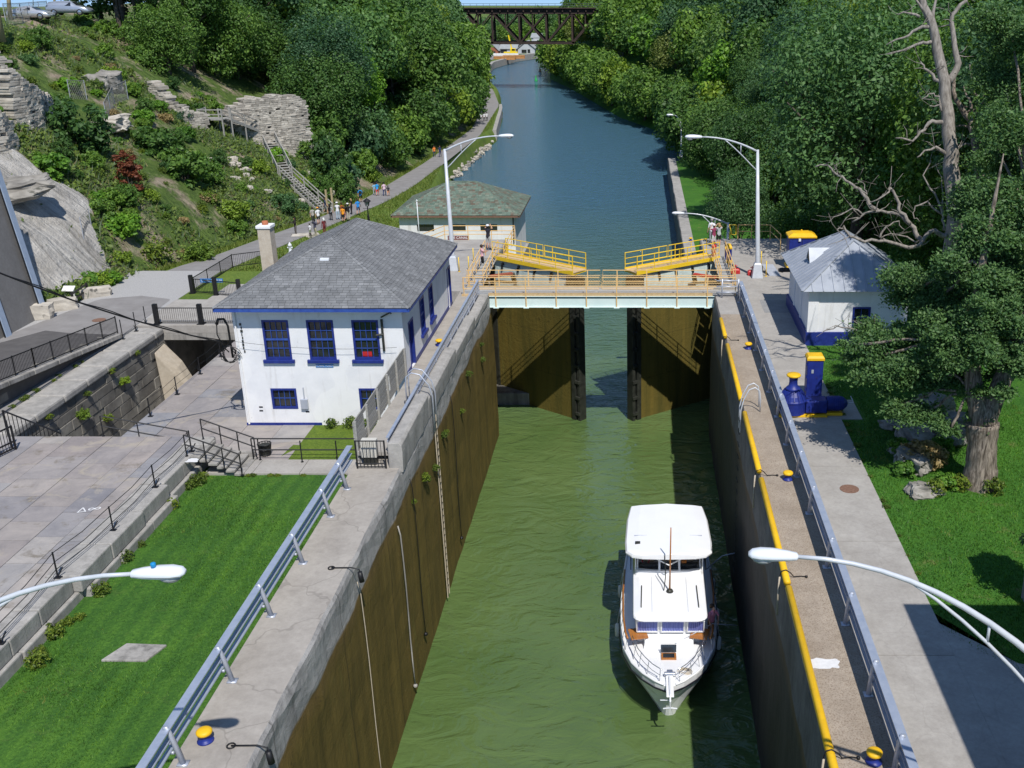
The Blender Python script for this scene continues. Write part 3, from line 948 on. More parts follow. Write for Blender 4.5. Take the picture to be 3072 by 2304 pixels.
# == footbridge across the lower end
YB0, YB1, ZB = 62.0, 63.75, 9.98
fb = thing('footbridge', 'pale mint steel girder footbridge with tan yellow railings spanning the lock', 'footbridge', (-2.4, 62.8, 9.0))
g = M()
g.bb(-9.36, 4.62, YB0, YB0 + .03, 9.20, 9.86)
g.bb(-9.36, 4.62, YB1 - .03, YB1, 9.20, 9.86)
g.bb(-9.36, 4.62, YB0 - .10, YB0 + .13, 9.17, 9.20)
for i in range(8):
 x = -8.95 + i * 1.875
 g.bb(x - .17, x + .17, YB0 - .15, YB0 + .2, 9.13, 9.168)
g.build('girder', MT['mint'], fb)
g = M(); g.bb(-9.36, 4.62, YB0 - .10, YB0 + .13, 9.861, 9.885)
g.build('top_flange', MT['mint'], fb)
g = M(); g.bb(-9.36, 4.62, YB0 - .012, YB0 - .002, 9.74, 9.858)  # dark strip imitating the shadow below the top flange
g.build('painted_shadow_strip', MT['mint_shadow'], fb)
g = M(); g.bb(-11.0, 6.1, YB0 + .05, YB1 - .04, 9.905, ZB)
g.build('deck', MT['deck_grey'], fb)
g = M()
g.bb(-9.4, 4.5, YB0 - .02, YB0 + .045, 9.89, 10.08); g.bb(-11.0, 6.1, YB1 - .035, YB1 + .01, 9.9, 10.08)
g.bb(-11.05, -10.2, YB0 - .1, YB0 + .04, 9.9, 10.03)
g.build('kick_plate', MT['deck_tan'], fb)
def rail_run(g, pts, z0, heights, r=.028, posts=None, rp=.028):
 for h in heights:
  g.tube([(p[0], p[1], p[2] + h if len(p) > 2 else z0 + h) for p in pts], r, 6)
 for p in (posts or []):
  zb = p[2] if len(p) > 2 else z0
  g.tube([(p[0], p[1], zb), (p[0], p[1], zb + max(heights))], rp, 6)
for yy, nm in ((YB0 - .06, 'near_railing'), (YB1 + .03, 'far_railing')):
 near = yy < 62.5
 g = M()
 for a, b in (((-11.0 if not near else -10.95), -2.52), (-2.36, 5.95)):
  g.tube([(a, yy, ZB + .38), (a, yy, ZB + 1.1), (b, yy, ZB + 1.1), (b, yy, ZB + .38), (a, yy, ZB + .38)], .026, 6)
  g.tube([(a, yy, ZB + .74), (b, yy, ZB + .74)], .02, 6)
 for i in range(8):
  x = -8.95 + i * 1.875
  g.bb(x - .03, x + .03, yy - .03, yy + .03, 9.2 if near else ZB, ZB + 1.1)
 if near:
  for x in (-10.9, -10.2, 5.9): g.tube([(x, yy, 9.9), (x, yy, ZB + 1.1)], .026)
 else:
  for x in (-10.9, 5.9): g.tube([(x, yy, 9.9), (x, yy, ZB + 1.1)], .026)
 g.build('railing', MT['tan_rail'], fb)
 g = M()                                   # woven wire infill
 k = .16
 x = -9.3
 while x < 4.4:
  for s_ in (1, -1):
   xa = x + (.8 if s_ < 0 else 0)
   g.add([(xa, yy + .004, ZB + .08), (xa + .008, yy + .004, ZB + .08), (xa + .008 + s_ * .72, yy + .004, ZB + .86), (xa + s_ * .72, yy + .004, ZB + .86)], [(0, 1, 2, 3)])
  x += k
 g.build('wire_mesh', MT['tan_rail'], fb)
# == lock gates
def gate(mirror, label):
 """mitre end near the camera, hinge in the wall recess; local x runs hinge -> mitre"""
 mit = Vector((-3.98, 65.6, 0)) if not mirror else Vector((-.60, 65.6, 0))
 hin = Vector((-10.5, 70.6, 0)) if not mirror else Vector((5.75, 70.4, 0))
 d = (mit - hin); L = d.length; d.normalize()
 n = Vector((d.y, -d.x, 0))
 if n.y > 0: n = -n                     # towards the camera
 t = thing('lock_gate', label, 'lock gate', hin)
 def P(u, v, z): return hin + d * u + n * v + Vector((0, 0, z))
 def slab(g, u0, u1, v0, v1, z0, z1):
  vs = [P(u, v, z) for z in (z0, z1) for u, v in ((u0, v0), (u1, v0), (u1, v1), (u0, v1))]
  g.add(vs, [(0, 3, 2, 1), (4, 5, 6, 7), (0, 1, 5, 4), (1, 2, 6, 5), (2, 3, 7, 6), (3, 0, 4, 7)])
 g = M(); slab(g, .5, L - .75, -.55, 0, -3, 10.25); g.build('leaf', MT['gate_face'], t)
 g = M(); slab(g, L - .75, L - .42, -.55, .14, -3, 10.0); g.build('mitre_post', MT['dark_steel'], t)
 g = M(); slab(g, L - .30, L - .06, -.55, .10, -3, 10.0)
 for k in range(9): slab(g, L - .43, L - .05, -.12, .2, .4 + k * 1.15, .62 + k * 1.15)
 g.build('nosing', MT['dark_steel'], t, bevel=.02)
 g = M(); slab(g, .05, .5, -.6, .1, -3, 10.1); g.build('hinge_post', MT['dark_steel'], t)
 g = M(); slab(g, L - .9, L + .05, -.5, .26, 9.3, 10.1); g.build('post_cap', MT['dark_steel'], t)
 # walkway on top of the leaf
 g = M(); slab(g, .4, L - .35, -1.15, .16, 10.36, 10.42); g.build('walkway', MT['deck_tan'], t)
 g = M()
 for v in (-1.17, .16): slab(g, .4, L - .35, v, v + .03, 10.26, 10.52)
 for k in range(9):
  u = .6 + k * (L - 1.05) / 8
  slab(g, u, u + .06, -1.15, .16, 10.24, 10.355)
 g.build('toe_board', MT['yellow_rail'], t)
 for v in (-1.16, .17):
  g = M()
  for a, b in ((.5, L * .5 - .08), (L * .5 + .06, L - .37)):
   lo = 10.42 + .32
   g.tube([P(a, v, lo), P(a, v, 11.5), P(b, v, 11.5), P(b, v, lo), P(a, v, lo)], .030, 6)
   g.tube([P(a, v, 11.12), P(b, v, 11.12)], .024, 6)
  for k in range(6):
   u = .5 + k * (L - .9) / 5
   g.tube([P(u, v, 10.26), P(u, v, 11.5)], .028, 6)
  g.build('railing', MT['yellow_rail'], t)
 # lifting lugs under the walkway
 for k in range(5):
  g = M()
  u = 1.3 + k * (L - 2.2) / 4
  slab(g, u, u + .12, .02, .16, 9.95, 10.12); slab(g, u - .05, u + .04, .05, .14, 9.66, 9.96)
  g.build('lug', MT['black_metal'], t)
 return t, P, L
gl, PL_, LL = gate(False, 'lock gate leaf hinged in the sunny brown wall, with yellow railed walkway')
gr_, PR_, LR = gate(True, 'lock gate leaf hinged in the shaded wall, with yellow railed walkway')
def arm(label, a, b, c, d_, mt):
 t = thing('gate_machinery', label, 'gate machinery', a)
 g = M(); g.beam(a, b, .30, .16); g.build('beam', mt, t, bevel=.02)
 g = M(); g.beam(b, c, .30, .14); g.beam(a + Vector((.1, 0, -.1)), c, .16, .14); g.build('brace', MT['dark_steel'], t)
 return t
arm('rusty red operating arm of the gate near the museum', Vector((-10.9, 66.9, 9.75)), PL_(LL * .36, .8, 9.75), PL_(LL * .30, .12, 8.9), None, MT['rust_red'])
arm('bright red operating arm of the gate near the shed', Vector((5.9, 66.6, 9.75)), PR_(LR * .40, .7, 9.75), PR_(LR * .32, .12, 8.9), None, MT['red_paint'])
# == guard rails (three box beams on leaning posts)
def guard_rail(name, label, x, y0, y1, zb, side, post_ys, lean=.18, rails=((.98, .26), (.66, .16), (.38, .16)), mt='rail_blue', postm='grey_metal', group=None):
 t = thing(name, label, 'railing', (x, y0, zb), group=group)
 for h, w_ in rails:
  g = M()
  xx = x - side * .02
  g.bb(xx - w_ * .42, xx + w_ * .42, y0, y1, zb + h, zb + h + .035)
  g.bb(xx - side * w_ * .42 - .02, xx - side * w_ * .42 + .02, y0, y1, zb + h - .14, zb + h + .0)
  g.build('rail', MT[mt], t)
 for Y in post_ys:
  g = M()
  g.tube([(x + side * lean * 1.4, Y, zb), (x + side * .06, Y, zb + .9), (x, Y, zb + 1.06), (x - side * .06, Y, zb + 1.04)], [.075, .06, .055, .05], 8)
  g.bb(x + side * lean * 1.4 - .13, x + side * lean * 1.4 + .13, Y - .11, Y + .11, zb + .0, zb + .025)
  for h, w_ in rails: g.tube([(x + side * lean * .8 * (1 - h), Y, zb + h - .05), (x - side * .04, Y, zb + h - .05)], .045, 6)
  g.build('post', MT[postm], t, smooth=True)
 return t
guard_rail('guard_rail', 'grey three rail steel guard railing between sunny walkway and left lawn', -11.27, 14, 36.8, 9.9, 1, [AX(529, 2235, -11.1).y, AX(680, 1990, -11.1).y, AX(798, 1790, -11.1).y, AX(895, 1640, -11.1).y, AX(980, 1500, -11.1).y, AX(1035, 1420, -11.1).y - .2])
ry = [AX(p[0], p[1], 6.15).y for p in ((2700, 2250), (2620, 2040), (2548, 1840), (2490, 1680), (2435, 1535))]
step_ = 3.05
ys = sorted([ry[-1] + step_ * k for k in range(1, 11) if ry[-1] + step_ * k < 61.4] + ry + [ry[0] - step_])
guard_rail('guard_rail', 'long blue grey steel guard railing along the shaded right lock wall', 6.17, 14, 61.7, 9.9, -1, ys, lean=.08)
# railing on the upper walkway kerb (four slim rails)
t = thing('walkway_railing', 'grey four rail railing along the concrete kerb beside the museum', 'railing', (-9.93, 37, 9.9))
g = M(); g.bb(-9.99, -9.87, 37.3, 61.6, 11.0, 11.045); g.build('top_rail', MT['rail_blue'], t)
g = M()
for h in (.28, .5, .72, .92): g.bb(-9.96, -9.91, 37.3, 61.6, 9.9 + h, 9.9 + h + .09)
g.build('lower_rails', MT['grey_metal'], t)
for i in range(13):
 Y = 37.6 + i * 2.0
 g = M(); g.beam((-9.88, Y, 9.9), (-9.95, Y, 11.02), .06, .09); g.bb(-9.92, -9.74, Y - .1, Y + .1, 9.9, 9.93)
 g.build('post', MT['grey_metal'], t)
# ramp deck beside the museum with slotted timber fence and black gate at its foot
g = M()
g.add([(-11.25, 37.6, 10.28), (-9.97, 37.6, 10.28), (-9.97, 47.5, 9.93), (-11.25, 47.5, 9.93), (-11.25, 37.6, 10.12), (-9.97, 37.6, 10.12), (-9.97, 47.5, 9.90), (-11.25, 47.5, 9.90)],
 [(0, 1, 2, 3), (4, 7, 6, 5), (0, 4, 5, 1), (1, 5, 6, 2), (2, 6, 7, 3), (3, 7, 4, 0)])
o = g.build('ramp_deck', MT['concrete_path']); tag(o, 'narrow raised walkway ramp between slotted timber fence and kerb railing', 'ramp')
t = thing('slotted_fence', 'grey slotted timber fence along the ramp at the museum corner', 'fence', (-11.33, 37.6, 10))
g = M()
for k in range(6):
 z = 10.12 + k * .235
 segs = [(37.7, 46.9)] if k in (0, 1, 5) else [(37.7, 39.2), (39.9, 41.2), (41.9, 43.2), (43.9, 46.9)]
 for a, b in segs: g.bb(-11.37, -11.325, a, b, z - (a - 37.7) * .0, z + .20)
g.build('plank', MT['wood_grey'], t)
for k in range(6):
 Y = 37.75 + k * 1.83
 g = M(); g.bb(-11.32, -11.23, Y - .05, Y + .05, 9.9, 11.52); g.build('post', MT['wood_grey'], t)
t = thing('barrier_gate', 'small black barred gate closing the foot of the museum ramp', 'gate', (-10.6, 36.7, 9.9))
xa, xb = G(1060, 1426, 9.92).x, G(1147, 1426, 9.92).x
YG = 36.85
g = M()
for z in (9.98, 10.12, 11.08): g.tube([(xa, YG, z), (xb, YG, z)], .025, 6)
for x in (xa, xb): g.tube([(x, YG, 9.92), (x, YG, 11.1)], .035, 6)
g.build('frame', MT['black_metal'], t)
g = M()
for k in range(1, 8): g.tube([(lerp(xa, xb, k / 8), YG, 9.98), (lerp(xa, xb, k / 8), YG, 11.08)], .011, 5)
g.build('bars', MT['black_metal'], t)
t = thing('metal_box', 'pale metal box standing behind the little black gate', 'box', (-10.6, 37.3, 9.9))
g = M(); g.bb(-10.98, -10.38, 37.16, 37.5, 10.22, 10.95); g.build('cover', mat('box_paint', (.52, .5, .44), (.6, .58, .52), rough=.6), t, bevel=.02)
g = M()
for x in (-10.83, -10.68, -10.53): g.bb(x - .012, x + .012, 37.145, 37.158, 10.26, 10.92)
g.build('rib', MT['wood_grey'], t)
g = M(); g.bb(-10.94, -10.42, 37.2, 37.5, 9.9, 10.2); g.build('plinth', MT['dark_steel'], t)
# == bollards
def bollard_proto():
 t = thing('bollard', '', 'bollard', (0, 0, 0), group='yellow capped mooring bollards')
 g = M(); g.lathe([(.30, 0), (.30, .03), (.24, .06), (.20, .1), (.17, .16), (.17, .26), (.2, .3)], n=20); g.build('base', MT['navy'], t, smooth=True)
 g = M(); g.lathe([(.2, .29), (.27, .31), (.29, .36), (.285, .41), (.24, .455), (.15, .485), (.02, .495)], n=20); g.build('cap', MT['yellow'], t, smooth=True)
 return t
bp = bollard_proto()
for i, (px, py, lab) in enumerate(((617, 2222, 'yellow capped bollard on the sunny walkway nearest the bottom left'), (1318, 1036, 'yellow capped bollard on the walkway beside the museum wall'),
  (2245, 1046, 'farthest yellow and blue bollard on the pebbled coping near the footbridge'), (2363, 1438, 'middle yellow and blue bollard on the pebbled coping below the capstan'), (2621, 2285, 'nearest yellow and blue bollard on the pebbled coping at the bottom right'))):
 c = bp if i == 0 else copy_tree(bp)
 c.scale = (.68, .68, .72)
 c.location = G(px, py, 9.905); c['label'] = lab
c = copy_tree(bp); c.scale = (.68, .68, .72); c.location = G(2072, 722, 3.05); c['label'] = 'small yellow capped bollard on the far lawn below the lock'
# == yellow edge pipes on the right coping
def pipe(y0, y1, label):
 t = thing('edge_pipe', label, 'pipe', (4.62, y0, 9.98), group='yellow edge pipes along the coping')
 g = M(); g.tube([(4.62, y0, 10.0), (4.62, y0 + .02, 10.02), (4.62, y1 - .02, 10.02), (4.62, y1, 10.0)], [.07, .115, .115, .07], 14)
 g.build('pipe', MT['yellow'], t, smooth=True)
 return t
def cy(px, py): return G(px, py, 10.0).y
pp = [(cy(2180, 1012), cy(2159, 958)), (cy(2219, 1200), cy(2181, 1036)), (cy(2272, 1415), cy(2224, 1240)), (cy(2352, 1752), cy(2276, 1440)), (12.0, cy(2355, 1765))]
labs = ['shortest yellow edge pipe next to the footbridge end of the coping', 'yellow edge pipe on the coping just beyond the ladder handles', 'yellow edge pipe on the coping just before the ladder handles', 'yellow edge pipe on the coping beside the middle bollard', 'longest yellow edge pipe at the bottom right of the coping']
for (a, b), l in zip(pp, labs): pipe(a, b, l)
for k, (y, lab) in enumerate(((pp[0][0] - .3, 'black hose strap round the yellow pipe near the footbridge'), (pp[2][0] - .2, 'black hose strap between yellow pipes near the middle bollard'), (cy(2352, 1725), 'thin black strap over the yellow pipe under the right street lamp'), (cy(2470, 2268), 'black strap with rusty bolt on the yellow pipe at the bottom'))):
 g = M()
 g.tube([(4.45, y, 9.5), (4.45, y, 9.95), (4.5, y + .02, 10.13), (4.64, y + .03, 10.17), (4.78, y + .02, 10.08), (4.9, y, 9.94), (5.15, y + .05, 9.93), (5.3, y + .02, 9.92)], .018, 6)
 g.lathe([(.05, 9.9), (.05, 9.95), (.02, 9.97)], (5.3, y + .02, 0), 8)
 o = g.build('hose_strap', MT['cable'], smooth=True); tag(o, lab, 'strap', 'straps holding the edge pipes')
 g = M(); g.tube([(4.43, y - .12, 10.0), (4.40, y - .12, 9.4), (4.42, y - .1, 8.6)], .03, 6)
 o = g.build('mooring_rope', MT['rope'], smooth=True); tag(o, 'short pale rope end hanging down the shaded wall beside ' + lab.split(' ', 3)[-1].split(' near')[0].replace('round the ', 'the ') if False else ['pale rope end on the shaded wall near the footbridge', 'pale rope end on the shaded wall near the middle bollard', 'pale rope end on the shaded wall under the street lamp', 'pale rope end on the shaded wall at the bottom of the photo'][k], 'rope', 'rope ends on the shaded wall')
# ladder handles on the right coping
t = thing('ladder_handle', 'pair of bent galvanised ladder handles on the right coping', 'ladder', (4.7, 45, 9.9))
yl = cy(2222, 1222)
g = M()
for dy in (-.28, .28):
 y = yl + dy
 g.tube([(4.5, y, 8.9), (4.5, y, 9.95), (4.62, y, 10.5), (4.85, y, 10.95), (5.1, y, 11.05), (5.3, y, 10.9), (5.36, y, 10.5), (5.36, y, 9.9)], .03, 8)
g.build('handle', MT['lamp_grey'], t, smooth=True)
for k in range(14):
 g = M(); g.tube([(4.47, yl - .28, 9.4 - k * .6), (4.47, yl + .28, 9.4 - k * .6)], .02, 6)
 g.build('rung', MT['dark_steel'], t)
# ladder handles on the left wall
yk = 43.0
t = thing('ladder_handle', 'bent galvanised ladder handles above the sunny brown wall by the ramp', 'ladder', (-9.5, yk, 9.9))
g = M()
for dy in (-.3, .3):
 y = yk + dy
 g.tube([(-9.2, y, 9.0), (-9.2, y, 10.7), (-9.32, y, 11.2), (-9.7, y, 11.7), (-10.05, y, 11.78), (-10.3, y, 11.6), (-10.35, y, 11.2), (-10.35, y, 10.1)], .03, 8)
g.build('handle', MT['grey_metal'], t, smooth=True)
g = M()
for dy in (-.2, .2): g.tube([(-9.22, yk + dy, 9.6), (-9.2, yk + dy, .3)], .028, 6)
g.build('stile', MT['rope'], t)
for k in range(26):
 g = M(); g.tube([(-9.2, yk - .2, 9.3 - k * .34), (-9.2, yk + .2, 9.3 - k * .34)], .016, 5)
 g.build('rung', MT['dark_steel'], t)
# hanging ropes and rods on the sunny wall
def hang(py_top, y, z0, z1, r, m_, label, end=True):
 g = M()
 pts = [(-9.31, y, z0), (-9.24, y, z0 - .4)] + [(-9.24 + .02 * math.sin(k), y + .12 * k * .3, lerp(z0 - .4, z1, k / 6)) for k in range(1, 7)]
 g.tube(pts, r, 6)
 if end: g.lathe([(.02, 0), (.09, .05), (.09, .13), (.02, .18)], (pts[-1][0], pts[-1][1], z1 - .1), 8)
 o = g.build('hanging_rope', m_, smooth=True)
 tag(o, label, 'rope', 'ropes hanging on the sunny lock wall')
hang(0, 29.6, 9.2, .6, .018, MT['rope'], 'thin rope hanging down the brown wall at the lower left')
hang(0, 35.3, 8.2, .7, .03, MT['concrete_old'], 'thick pale rod hanging down the brown wall, its lower end bent')
hang(0, 37.8, 9.0, 1.5, .018, MT['cable'], 'thin dark rope with a weight on the middle of the brown wall')
hang(0, 47.2, 9.0, 1.0, .02, MT['cable'], 'dark rope on the brown wall just beyond the ladder')
# iron mooring pins in the left walkway
for px, py, lab in ((730, 2240, 'small iron eye bolt in the walkway near the bottom bollard'), (1022, 1706, 'small iron eye bolt at the walkway edge above the thin rope')):
 p = G(px, py, 9.9)
 g = M(); g.tube([(p.x - .3, p.y, p.z + .03), (p.x + .35, p.y, p.z + .04), (p.x + .6, p.y - .02, p.z - .02), (p.x + .66, p.y - .03, p.z - .4)], .022, 6)
 ring = [(p.x - .3 + .1 * math.cos(a), p.y + .1 * math.sin(a), p.z + .03) for a in np.linspace(0, 2 * PI, 11)]
 g.tube(ring, .02, 6); g.tube([(p.x + .62, p.y - .05, p.z - .1), (p.x + .66, p.y - .05, p.z - .45)], [.08, .09], 8)
 o = g.build('eye_bolt', MT['black_metal'], smooth=True); tag(o, lab, 'eye bolt', 'eye bolts on the walkway')
# == street lamps
def lamp_head(t, tip, dirv, L=1.0, cell=False):
 """cobra head: tip is where the arm ends, dirv the direction the head points"""
 d = Vector(dirv).normalized(); up = Vector((0, 0, 1)); s_ = d.cross(up).normalized(); up = s_.cross(d).normalized()
 def ring(u, wid, top, bot, n=12):
  out = []
  for j in range(n):
   a = 2 * PI * j / n
   cx_, cz_ = math.cos(a), math.sin(a)
   out.append(tip + d * u + s_ * wid * math.copysign(abs(cx_) ** .75, cx_) + up * ((top if cz_ > 0 else bot) * abs(cz_) ** .8 * (1 if cz_ > 0 else -1)))
  return out
 g = M(); g.loft([ring(-.03 * L, .06 * L, .05 * L, .05 * L), ring(0, .1 * L, .08 * L, .06 * L), ring(.2 * L, .13 * L, .115 * L, .09 * L), ring(.5 * L, .17 * L, .14 * L, .10 * L), ring(.75 * L, .185 * L, .135 * L, .09 * L), ring(.92 * L, .15 * L, .10 * L, .07 * L), ring(1.0 * L, .07 * L, .04 * L, .03 * L)])
 g.build('head', MT['lamp_white'], t, smooth=True)
 def ringl(u, wid, zc):
  return [tip + d * (u + .22 * L * math.cos(a) * wid) + s_ * (.15 * L * wid) * math.sin(a) + up * zc for a in np.linspace(0, 2 * PI, 17)[:-1]]
 g = M(); g.loft([ringl(.7 * L, 1, -.06 * L), ringl(.7 * L, .92, -.13 * L), ringl(.7 * L, .6, -.18 * L), ringl(.7 * L, .2, -.2 * L)])
 g.build('lens', MT['glass_lens'], t, smooth=True)
 g = M(); g.loft([[p + up * -.018 * L for p in ring(u, w1 * 1.01, .012, .012)] for u, w1 in ((.02 * L, .1 * L), (.5 * L, .171 * L), (.75 * L, .186 * L), (.92 * L, .151 * L))])
 g.build('seam', MT['dark_steel'], t)
 if cell:
  q = tip + d * .42 * L + up * .13 * L
  g = M(); g.lathe([(.05 * L, 0), (.05 * L, .085 * L), (.035 * L, .1 * L)], q, 12); g.build('photocell', MT['blue_cell'], t, smooth=True)
def arm_curve(a, b, sag, n=10):
 """arm from the pole top a to the head b, rising then levelling off"""
 out = []
 for k in range(n + 1):
  u = k / n
  p = a.lerp(b, u)
  z = a.z + (b.z - a.z) * (1 - (1 - u) ** 2.0)
  out.append(Vector((p.x, p.y, z)))
 return out
def street_lamp(label, base, poletop, head, r0=.16, r1=.09, L=.95, cell=False, drop=1.3, group='cobra head street lamps'):
 t = thing('street_lamp', label, 'street lamp', base, group=group)
 g = M(); g.tube([base, base + Vector((0, 0, 1.2)), poletop], [r0 * 1.05, r0, r1], 12); g.build('pole', MT['lamp_grey'], t, smooth=True)
 g = M(); b = base
 g.loft([[(b.x + s * sx, b.y + s * sy, b.z + z) for sx, sy in ((-1, -1), (1, -1), (1, 1), (-1, 1))] for s, z in ((r0 * 2.2, 0), (r0 * 2.2, .05), (r0 * 1.5, .9), (r0 * 1.1, 1.0))])
 g.build('base', MT['lamp_grey'], t, bevel=.01)
 dirv = (head - poletop); dirv.z = 0; dirv.normalize()
 a = arm_curve(poletop + Vector((0, 0, -.12)), head, 0)
 g = M(); g.tube(a, [.07 - .003 * k for k in range(len(a))], 10); g.build('arm', MT['lamp_grey'], t, smooth=True)
 lo = [poletop + Vector((0, 0, -drop))] + [Vector((p.x, p.y, p.z - drop * (1 - (k / 6)) ** 1.0 * .95)) for k, p in enumerate(a[:7]) if k > 0]
 g = M(); g.tube(lo, .035, 8)
 mid = a[3]; g.tube([mid, lo[3]], .03, 6)
 g.build('brace', MT['lamp_grey'], t, smooth=True)
 hd = Vector((dirv.x, dirv.y, .02))
 lamp_head(t, head, hd, L, cell)
 return t
# poles of the two lamps over the walkways stand outside the frame, their arms reach in
b = Vector((7.4, 68.2, 9.93)); b = G(2271, 832, 9.93)
street_lamp('tall street lamp on the right landing, its pole standing before the blue cabinets', b, AY(2273, 449, b.y), AY(2105, 411, b.y - .3), L=1.05)
b = G(1361, 810, 9.9)
street_lamp('tall street lamp beside the museum roof, arm reaching over the canal', b, AY(1334, 447, b.y), AY(1497, 408, b.y), L=.95)
b = G(2181, 722, 3.05); b = AY(2181, 760, 81.5); b.z = 3.0
street_lamp('low street lamp behind the railed right landing, head over the canal wall', b, AY(2185, 668, 81.5), AY(2052, 640, 81.5), L=.95, drop=1.6)
b = G(2044, 470, 3.0)
street_lamp('distant street lamp among the trees on the right bank', Vector((b.x, b.y, 3.0)), AY(2044, 370, b.y), AY(2022, 345, b.y), r0=.14, L=1.2, drop=1.0)
# near lamps
hb = AY(398, 1722, 16.6)
pb = Vector((-14.6, 16.4, 7.4))
street_lamp('near street lamp with blue photocell, head above the left lawn', pb, Vector((-14.6, 16.4, hb.z - 2.1)), hb, r0=.13, L=.96, cell=True, drop=.8)
hb = AY(2390, 1670, 16.6)
pb = Vector((8.9, 16.0, 9.9))
street_lamp('near street lamp reaching in from the right over the yellow pipe', pb, AY(3200, 2040, 16.2), hb, r0=.13, L=.88, drop=.9)
# == capstan and its motor, control pillar
t = thing('capstan', 'navy blue capstan with yellow cap and horizontal motor on the right path', 'capstan', G(2375, 1240, 9.94))
c = t.location
g = M(); g.lathe([(.60, .10), (.60, .62), (.62, .64), (.62, .70), (.58, .74)], c, 24); g.build('drum', MT['navy'], t, smooth=False)
g = M(); g.lathe([(.58, .74), (.50, .92), (.36, 1.12), (.30, 1.16)], c, 24)
for k in range(16):
 a = 2 * PI * k / 16
 g.beam(c + Vector((.60 * math.cos(a), .60 * math.sin(a), .76)), c + Vector((.36 * math.cos(a), .36 * math.sin(a), 1.15)), .035, .05)
g.build('whelps', MT['navy'], t)
g = M(); g.lathe([(.30, 1.14), (.36, 1.17), (.30, 1.24), (.20, 1.34), (.18, 1.5), (.19, 1.66), (.24, 1.74)], c, 24); g.build('neck', MT['navy'], t, smooth=True)
g = M(); g.lathe([(.22, 1.73), (.30, 1.76), (.32, 1.81), (.28, 1.86), (.05, 1.89)], c, 24); g.build('cap', MT['yellow'], t, smooth=True)
g = M(); g.bb(c.x + .55, c.x + 1.5, c.y - .36, c.y + .36, c.z + .14, c.z + .72); g.build('gearbox', MT['navy'], t, bevel=.05)
g = M(); g.lathe([(.3, c.x + 1.5), (.33, c.x + 1.55), (.33, c.x + 2.1), (.29, c.x + 2.25), (.16, c.x + 2.4), (.08, c.x + 2.44)], (0, c.y, c.z + .48), 18, axis='x')
for k in range(6): g.lathe([(.345, c.x + 1.62 + k * .08), (.345, c.x + 1.65 + k * .08)], (0, c.y, c.z + .48), 18, axis='x')
g.build('motor', MT['navy'], t)
g = M(); g.tube([(c.x + 2.4, c.y, c.z + .5), (c.x + 2.68, c.y, c.z + .5), (c.x + 2.72, c.y, c.z + .52), (c.x + 2.56, c.y, c.z + .82)], .022, 6); g.build('crank', MT['grey_metal'], t, smooth=True)
g = M(); g.bb(c.x - .62, c.x + 1.5, c.y - .5, c.y + .62, c.z, c.z + .09); g.bb(c.x + 1.5, c.x + 2.2, c.y - .3, c.y + .3, c.z, c.z + .13); g.build('base_plate', MT['yellow'], t, bevel=.015)
t = thing('control_pillar', 'tall navy blue control pillar with yellow top behind the capstan', 'control cabinet', G(2437, 1196, 9.94))
c = t.location
g = M(); g.bb(c.x - .36, c.x + .36, c.y - .3, c.y + .3, c.z, c.z + 1.95); g.build('body', MT['navy'], t, bevel=.03)
g = M(); g.loft([[(c.x + s * sx, c.y + s * .85 * sy, c.z + z) for sx, sy in ((-1, -1), (1, -1), (1, 1), (-1, 1))] for s, z in ((.40, 1.952), (.40, 2.06), (.33, 2.16), (.1, 2.18))]); g.build('lid', MT['yellow'], t, bevel=.012)
g = M(); g.bb(c.x - .17, c.x - .07, c.y - .312, c.y - .302, c.z + 1.35, c.z + 1.52); g.build('name_plate', MT['grey_metal'], t)
g = M()
for z in (.5, 1.1, 1.7): g.bb(c.x - .40, c.x - .362, c.y - .27, c.y - .17, c.z + z, c.z + z + .12)
g.build('hinge', MT['navy'], t)
# big blue control cabinets on the landing
def cabinet(label, p, w_, d_, h_, detail=True, flare=True):
 t = thing('control_cabinet', label, 'control cabinet', p)
 x, y, z = p
 g = M(); g.bb(x - w_ / 2, x + w_ / 2, y, y + d_, z + .22, z + h_); g.build('body', MT['navy'], t, bevel=.03)
 g = M(); g.loft([[(x + s * sx * w_ / 2, y + d_ / 2 + s * sy * d_ / 2, z + zz) for sx, sy in ((-1, -1), (1, -1), (1, 1), (-1, 1))] for s, zz in ((1.10, h_ + .002), (1.10, h_ + .12), (.72, h_ + .30), (.12, h_ + .34))]); g.build('lid', MT['yellow'], t, bevel=.015)
 g = M(); g.loft([[(x + s * sx * w_ / 2, y + d_ / 2 + s * sy * d_ / 2, z + zz) for sx, sy in ((-1, -1), (1, -1), (1, 1), (-1, 1))] for s, zz in ((1.12, 0), (1.12, .16), (1.02, .22))]); g.build('plinth', MT['yellow'], t, bevel=.05)
 if detail:
  g = M(); g.lathe([(.06, 0), (.06, .1), (.02, .13)], (x, y + d_ / 2, z + h_ + .33), 10); g.build('knob', MT['yellow'], t)
  g = M(); g.bb(x - .03, x - .005, y - .012, y - .002, z + .25, z + h_ - .05); g.build('door_seam', MT['black_metal'], t)
  for zz in (h_ * .42, h_ * .68):
   g = M(); g.lathe([(.10, y - .03), (.10, y - .003)], (x - .25, 0, z + zz), 14, axis='y'); g.build('dial', MT['lamp_white'], t)
  g = M(); g.bb(x - .27, x - .12, y - .10, y - .003, z + h_ - .2, z + h_ - .02); g.build('lock_plate', MT['lamp_white'], t)
 return t
p = G(2405, 808, 9.93); cabinet('big blue control cabinet with yellow lid and yellow base on the right landing', Vector((p.x - .05, p.y, 9.93)), 1.75, 1.3, 2.15)
p = G(2440, 830, 9.93); cabinet('lower blue cabinet with yellow lid half hidden behind the shed roof', Vector((p.x + .35, p.y - .35, 9.93)), 1.5, .95, 1.15, False)
